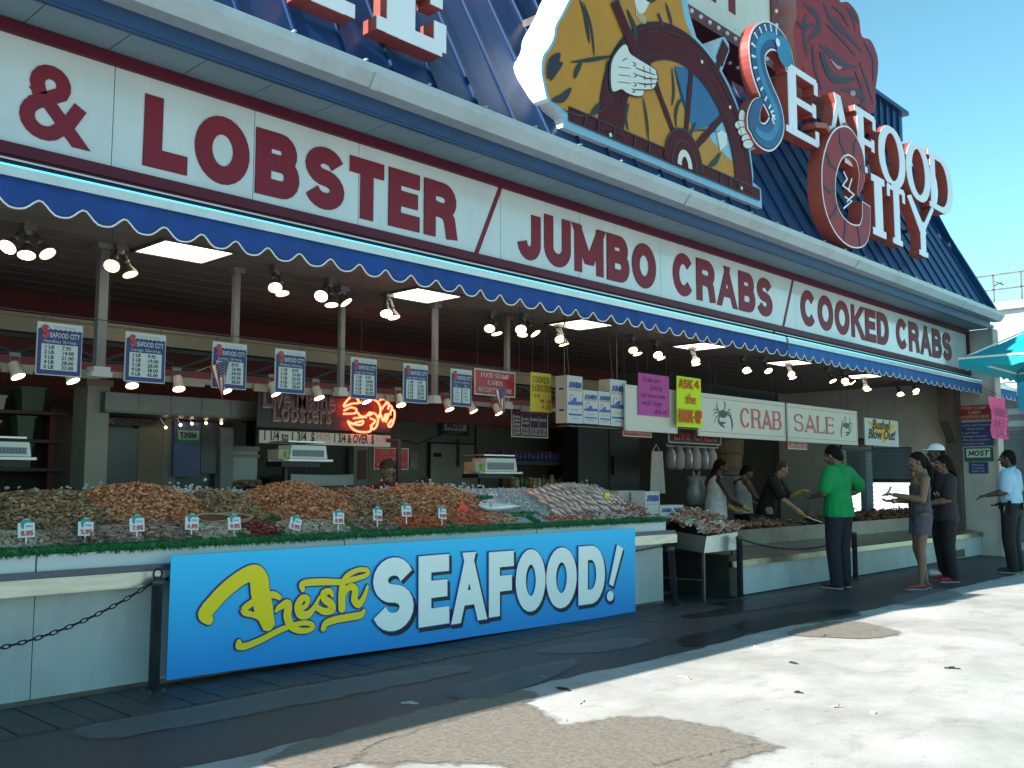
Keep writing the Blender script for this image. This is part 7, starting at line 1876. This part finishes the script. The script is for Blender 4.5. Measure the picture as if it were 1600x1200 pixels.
    for s in (-1, 1):
        e = MB(); e.ball(hp(s * .031, .078, .008), (.013, .008, .007), 10, 6, 0, rot3); eo = e.build('eye', EYEW, t, True)
        e = MB(); e.ball(hp(s * .031, .084, .008), (.006, .005, .006), 8, 6, 0, rot3); e.build('iris', BLACK, eo, True)
        e = MB(); e.caps(hp(s * .016, .088, .032), hp(s * .048, .080, .034), .005, .004, n=6); e.build('eyebrow', hair, t, True)
    e = MB(); e.caps(hp(-.021, .0905, -.060), hp(.021, .0905, -.060), .0055, .0055, n=6); e.build('lips', M('lips', (.22, .07, .06), .5), t, True)
    # hair
    if hair_kind:
        h = MB(); g = {'crop': .004, 'short': .010, 'afro': .022, 'long': .014}[hair_kind]
        h.ball(hp(0, -.022, .038), (.080 + g, .094 + g, .088 + g), 20, 14, 0, rot3)
        if hair_kind == 'long':
            h.caps(hp(0, -.07, .02), hp(0, -.11, -.16), .075, .07); h.caps(hp(0, -.11, -.14), hp(0, -.12, -.36), .072, .04, .6)
            h.caps(hp(-.05, -.05, 0), hp(-.07, -.07, -.22), .04, .03); h.caps(hp(.05, -.05, 0), hp(.07, -.07, -.22), .04, .03)
        else: h.caps(hp(0, -.06, .0), hp(0, -.075, -.05), .062 + g, .05 + g * .5)
        cuts = [(hp(0, .062 + g * .4, .07), (f - upv * .9).normalized())]
        o = fuse(h, 'hair', hair, t, .008, 3, cuts)
    if cap:
        c_ = MB(); c_.ball(hp(0, -.012, .05), (.092, .108, .082), 20, 14, 0, rot3)
        o = fuse(c_, 'cap', cap, t, .008, 2, [(hp(0, 0, .038), -upv)])
        c_ = MB(); c_.ball(hp(0, .115, .046), (.075, .075, .010), 16, 8, 0, rot3); c_.build('cap_brim', cap, o, True)
    # top
    if top is not None:
        tp = MB(); q = 1.0
        hemz = hem
        if top_kind in ('tee', 'vest', 'tube'):
            tp.caps(V3(J['pel'].x, J['pel'].y, hemz), J['waist'], (.185 if hemz < .9 else .165) * fat, .165 * fat, .80); tp.caps(J['waist'], J['chest'], .160 * fat, .176 * fat, .70)
            if top_kind != 'tube':
                tp.caps(J['chest'], J['neck'] - V3(0, 0, .06), .172 * fat, .085, .66)
        if top_kind == 'tee':
            tp.caps(J['sL'], J['sR'], .068, .068); tp.caps(J['sL'], J['neck'] - V3(0, 0, .01), .066, .058); tp.caps(J['sR'], J['neck'] - V3(0, 0, .01), .066, .058)
            for S, E_ in (('sL', 'eL'), ('sR', 'eR')): tp.caps(J[S], J[S].lerp(J[E_], .78), .078 * fat ** .4, .084 * fat ** .4)
            cuts = []
            fl = fuse(tp, 'shirt', top, t, .0095, 3, [(V3(0, 0, hemz), V3(0, 0, -1))])
            col = MB(); nk = J['neck']; col.tube([nk + V3(.068 * math.cos(a / 16 * 6.283), .062 * math.sin(a / 16 * 6.283) + .005, .018 - .02 * math.sin(a / 16 * 6.283)) for a in range(16)], .014, 6, close=True); col.build('collar', top, fl, True)
        elif top_kind == 'vest':
            tp.caps(J['sL'].lerp(J['sR'], .27) - V3(0, 0, .05), J['sL'].lerp(J['sR'], .27) + V3(0, 0, .035), .045, .036); tp.caps(J['sR'].lerp(J['sL'], .27) - V3(0, 0, .05), J['sR'].lerp(J['sL'], .27) + V3(0, 0, .035), .045, .036)
            fuse(tp, 'vest', top, t, .0095, 3, [(V3(0, 0, hemz), V3(0, 0, -1))])
        else: fuse(tp, 'top', top, t, .0095, 3, [(V3(0, 0, hemz), V3(0, 0, -1)), (J['chest'] + V3(0, 0, .05), V3(0, .1, 1))])
    # bottom
    bt = MB(); bt.caps(J['hL'] + V3(.03, 0, .04), J['hR'] + V3(-.03, 0, .04), .108 * fat, .108 * fat, 1.0, V3(0, 1, 0)); bt.caps(J['pel'] - V3(0, 0, .02), J['pel'] + V3(0, 0, .10), .155 * fat, .148 * fat, .72)
    zc = {'trousers': .045, 'shorts': .70, 'long': .36}[bottom_kind]
    for h_, kn, an in (('hL', 'kL', 'aL'), ('hR', 'kR', 'aR')):
        bt.caps(J[h_], J[kn], .110 * fat ** .6, .088 if bottom_kind == 'trousers' else .105)
        if bottom_kind != 'shorts': bt.caps(J[kn], J[an] - V3(0, 0, .05), .088 if bottom_kind == 'trousers' else .105, .074 if bottom_kind == 'trousers' else .10)
    fuse(bt, bottom_kind if bottom_kind != 'long' else 'shorts', bottom, t, .0095, 3, [(V3(0, 0, zc), V3(0, 0, -1)), (V3(0, 0, min(J['pel'].z + .14, hem + .015)), V3(0, 0, 1))])
    for s, an in ((-1, 'aL'), (1, 'aR')):
        c = J[an]; sh = MB(); sh.caps(V3(c.x, c.y - .025, .048), V3(c.x + s * .02, c.y + .165, .040), .047, .041, .85, V3(1, 0, 0)); sh.caps(V3(c.x, c.y - .01, .05), V3(c.x, c.y + .02, .10), .045, .042)
        o = fuse(sh, 'shoe', shoe, t, .008, 2, [(V3(0, 0, .006), V3(0, 0, -1))] + ([(V3(0, 0, .055), V3(0, 0, 1))] if bottom_kind == 'shorts' else []))
        sl2 = MB(); sl2.caps(V3(c.x, c.y - .03, .016), V3(c.x + s * .02, c.y + .168, .016), .046, .042, .9, V3(1, 0, 0)); fuse(sl2, 'sole', M('sole', (.30, .28, .26), .7), o, .008, 1, [(V3(0, 0, .02), V3(0, 0, 1)), (V3(0, 0, .001), V3(0, 0, -1))])
    return t, J, hp
def cloth(n, c, **kw): return M(n, c, (.85), var=.2, scale=6, bump=.9, bscale=11, **kw)
SKD = M('skin dark', (.055, .028, .018), .5, var=.1, scale=9); SKM = M('skin brown', (.16, .085, .055), .5, var=.1, scale=9); SKL = M('skin light', (.34, .19, .13), .5, var=.1, scale=9); SKT = M('skin tan', (.24, .125, .08), .5, var=.1, scale=9)
HAIRB = M('hair black', (.006, .005, .005), .8, spec=.15, bump=.4, bscale=60); HAIRD = M('hair dark brown', (.02, .013, .009), .6, bump=.4, bscale=60)
NAVYT = cloth('trousers navy', (.010, .012, .022)); BLK = cloth('cloth black', (.008, .008, .010)); WHT = cloth('cloth white', (.55, .56, .60)); GRNS = cloth('cloth green', (.0, .24, .065)); LBLU = cloth('cloth light blue', (.30, .50, .66)); CHAR = cloth('cloth charcoal', (.022, .022, .028)); PURG = cloth('cloth purple grey', (.075, .065, .10)); TIE = M('cloth grey print', (.05, .045, .06), .8, var=.8, scale=14, bump=.4, bscale=9); REDS = cloth('cloth red', (.12, .01, .012))
SHB = M('shoe dark', (.03, .024, .022), .5); SHR = M('sandal red', (.28, .02, .03), .5); SHW = M('sneaker white', (.6, .6, .6), .5)
GLV = M('glove yellow', (.42, .27, .05), .6); GLW = M('glove cuff', (.45, .42, .34), .7)
random.seed(3)
# man in the green shirt at the grill counter, seen from behind
g = PZ(1297, 918, 0)
person('man in a loose green shirt and dark trousers, back turned, at the grill counter', g.x + .02, 5.62, R(-8), 1.88, SKM, GRNS, NAVYT, SHB, HAIRB,
       dict(head=(-.01, .06, 1.60), neck=(0, .0, 1.455), look=(-.15, 1, -.35), eR=(.44, -.04, 1.20), wR=(.27, .17, 1.08), eL=(-.27, .02, 1.15), wL=(-.16, .25, 1.10), aL=(-.12, -.02, .085), aR=(.115, .02, .085)), 1.16, hem=.86)
# woman in front, in profile
g = PZ(1450, 921, 0)
wt, J, hp = person('woman in a grey print top, short shorts and red sandals holding a phone', g.x, g.y + .05, R(40), 1.76, SKM, TIE, PURG, SHR, HAIRB,
       dict(eR=(.235, .02, 1.13), wR=(.16, .30, 1.12), eL=(-.22, .05, 1.14), wL=(-.05, .34, 1.20), look=(0, 1, -.12), kL=(-.09, .05, .5), aL=(-.10, .07, .085), aR=(.10, -.06, .085)), 1.05, 'tube', 'shorts', hem=.93, hair_kind='short')
h = MB(); h.caps(hp(0, -.10, .02), hp(0, -.16, -.10), .05, .045); h.caps(hp(0, -.16, -.10), hp(0, -.15, -.26), .045, .02); fuse(h, 'ponytail', HAIRB, wt, .008, 3)
h = MB(); h.obox((-.02, .40, 1.245), (.03, 0, 0), (0, .004, .006), (0, -.03, .055)); h.build('phone', M('phone pale', (.45, .47, .5), .25), wt)
h = MB(); h.lathe([(.036, 0), (.036, .03)], tuple(J['wR'] - V3(0, .03, 0)), (J['wR'] - J['eR']), 14); h.build('bracelet', STEEL, wt, True)
# long-haired person in a dark T-shirt next to her
g = PZ(1492, 909, 0)
lt, J, hp = person('person with long black hair in a charcoal T-shirt beside the woman holding a phone', g.x - .05, g.y + .05, R(38), 1.74, SKM, CHAR, BLK, SHR, HAIRB,
       dict(eR=(.36, -.10, 1.16), wR=(.20, .06, 1.02), eL=(-.24, .05, 1.14), wL=(-.12, .28, 1.08), look=(.1, 1, -.1)), 1.1, hem=.84, hair_kind='long')
h = MB(); 
for a_, b_, c_ in ((-.09, .0, .03), (-.03, .03, .02), (.03, 0, .03), (.09, .02, .02)): h.ball(V3(a_, .128 + b_ * .1, 1.20 + b_), (c_, .008, c_), 8, 6)
h.build('shirt_print', M('print white', (.4, .4, .42), .6), lt, True)
# man with the white cap behind them
p = P(1470, 688, 5.15)
person('tall man in a white cap and black shirt standing behind the two women', p.x + .15, 5.25, R(20), p.z / 1.0 / 1.75 * 1.71, SKD, BLK, BLK, SHW, HAIRB,
       dict(eR=(.33, -.05, 1.15), wR=(.23, .10, .98), look=(-.3, 1, 0)), 1.12, hem=.82, hair_kind='crop', cap=M('cap white', (.7, .7, .72), .7))
# officer
g = PZ(1582, 896, 0)
ot, J, hp = person('officer in a light blue short-sleeved shirt, black trousers and a loaded belt', g.x + .12, g.y, R(-2), 1.86, SKD, LBLU, BLK, SHB, HAIRB,
       dict(eL=(-.29, -.02, 1.15), wL=(-.36, .20, 1.10), eR=(.27, .0, 1.14), wR=(.2, .2, 1.0), look=(-.2, 1, 0)), 1.15, hem=.99, hair_kind='crop')
h = MB(); 
for i in range(24):
    a = i / 24 * 6.283; h.obox((.178 * math.cos(a), .135 * math.sin(a), .985), (-.024 * math.sin(a), .018 * math.cos(a), 0), (.005 * math.cos(a), .005 * math.sin(a), 0), (0, 0, .024))
bo = h.build('belt', BLACK, ot)
for i, (a, hh) in enumerate(((3.4, .09), (2.5, .05), (0.2, .10), (4.6, .05))): h = MB(); h.obox((.20 * math.cos(a), .155 * math.sin(a), .965 - hh * .3), (.02, 0, 0), (0, .022, 0), (0, 0, hh)); h.build('pouch', BLACKM, bo)
h = MB(); h.tube([(-.20, .02, .96), (-.22, .03, .90), (-.20, .03, .84), (-.18, .03, .90)], .006, 5, close=True); h.build('key_ring', STEEL, bo)
# workers behind the counters
p = P(1124, 727, 7.55)
person('muscular worker in a white vest and yellow gloves reaching over the crab bin', p.x - .05, 7.6, R(-128), 1.74, SKD, WHT, BLK, SHB, HAIRB,
       dict(neck=(0, .04, 1.445), head=(0, .10, 1.59), chest=(0, .03, 1.28), look=(.25, 1, -.25), sL=(-.2, .02, 1.39), sR=(.2, .02, 1.39), eL=(-.30, .10, 1.14), wL=(-.20, .34, .98), eR=(.29, .14, 1.13), wR=(.15, .40, 1.0)), 1.15, 'vest', hem=.88, hair_kind='crop', glove=GLV)
p = P(1160, 742, 8.2)
person('second worker in a white vest, farther back in the shadows', p.x, 8.2, R(-120), 1.68, SKM, WHT, BLK, SHB, HAIRB, dict(head=(0, .09, 1.58), look=(.1, 1, -.5), eL=(-.28, .1, 1.15), wL=(-.15, .35, 1.05), eR=(.28, .1, 1.15), wR=(.12, .36, 1.02)), 1.05, 'vest', hem=.88, hair_kind='crop')
p = P(1214, 724, 7.5)
bt_, J, hp = person('worker in a black T-shirt leaning over the trough with yellow gloves', p.x - .08, 7.62, R(-165), 1.78, SKL, BLK, BLK, SHB, HAIRD,
       dict(pel=(0, -.05, .95), waist=(0, .0, 1.08), chest=(0, .07, 1.26), neck=(.0, .13, 1.42), head=(.02, .22, 1.545), look=(-.55, 1, -.45), sL=(-.19, .11, 1.36), sR=(.19, .11, 1.36), eL=(-.30, .24, 1.10), wL=(-.26, .42, 1.18), eR=(.26, .28, 1.08), wR=(.18, .52, .88)), 1.08, hem=.84, hair_kind='crop', glove=GLV)
h = MB(); h.bar(J['wR'] + V3(.0, .1, -.06), J['wR'] + V3(-.06, .30, -.14), .012); h.bar(J['wR'] + V3(.02, .1, -.06), J['wR'] + V3(-.05, .31, -.14), .012); h.build('tongs', STEEL, bt_)
h = MB(); h.ball(V3(-.05, .205, 1.22), (.035, .01, .06), 8, 6); h.ball(V3(-.02, .20, 1.12), (.03, .01, .04), 8, 6); h.build('shirt_print', M('print white'), bt_, True)
p = P(606, 718, 7.75)
person('man in a dark red shirt and black cap behind the brown prawn heap, facing us', p.x, 7.75, R(138), p.z / 1.72 * 1.75 * .985, SKT, REDS, BLK, SHB, HAIRB, dict(look=(.1, 1, -.05), sL=(-.2, 0, 1.38), sR=(.2, 0, 1.38)), 1.25, hem=.85, hair_kind='short', cap=M('cap black', (.012, .012, .014), .7))
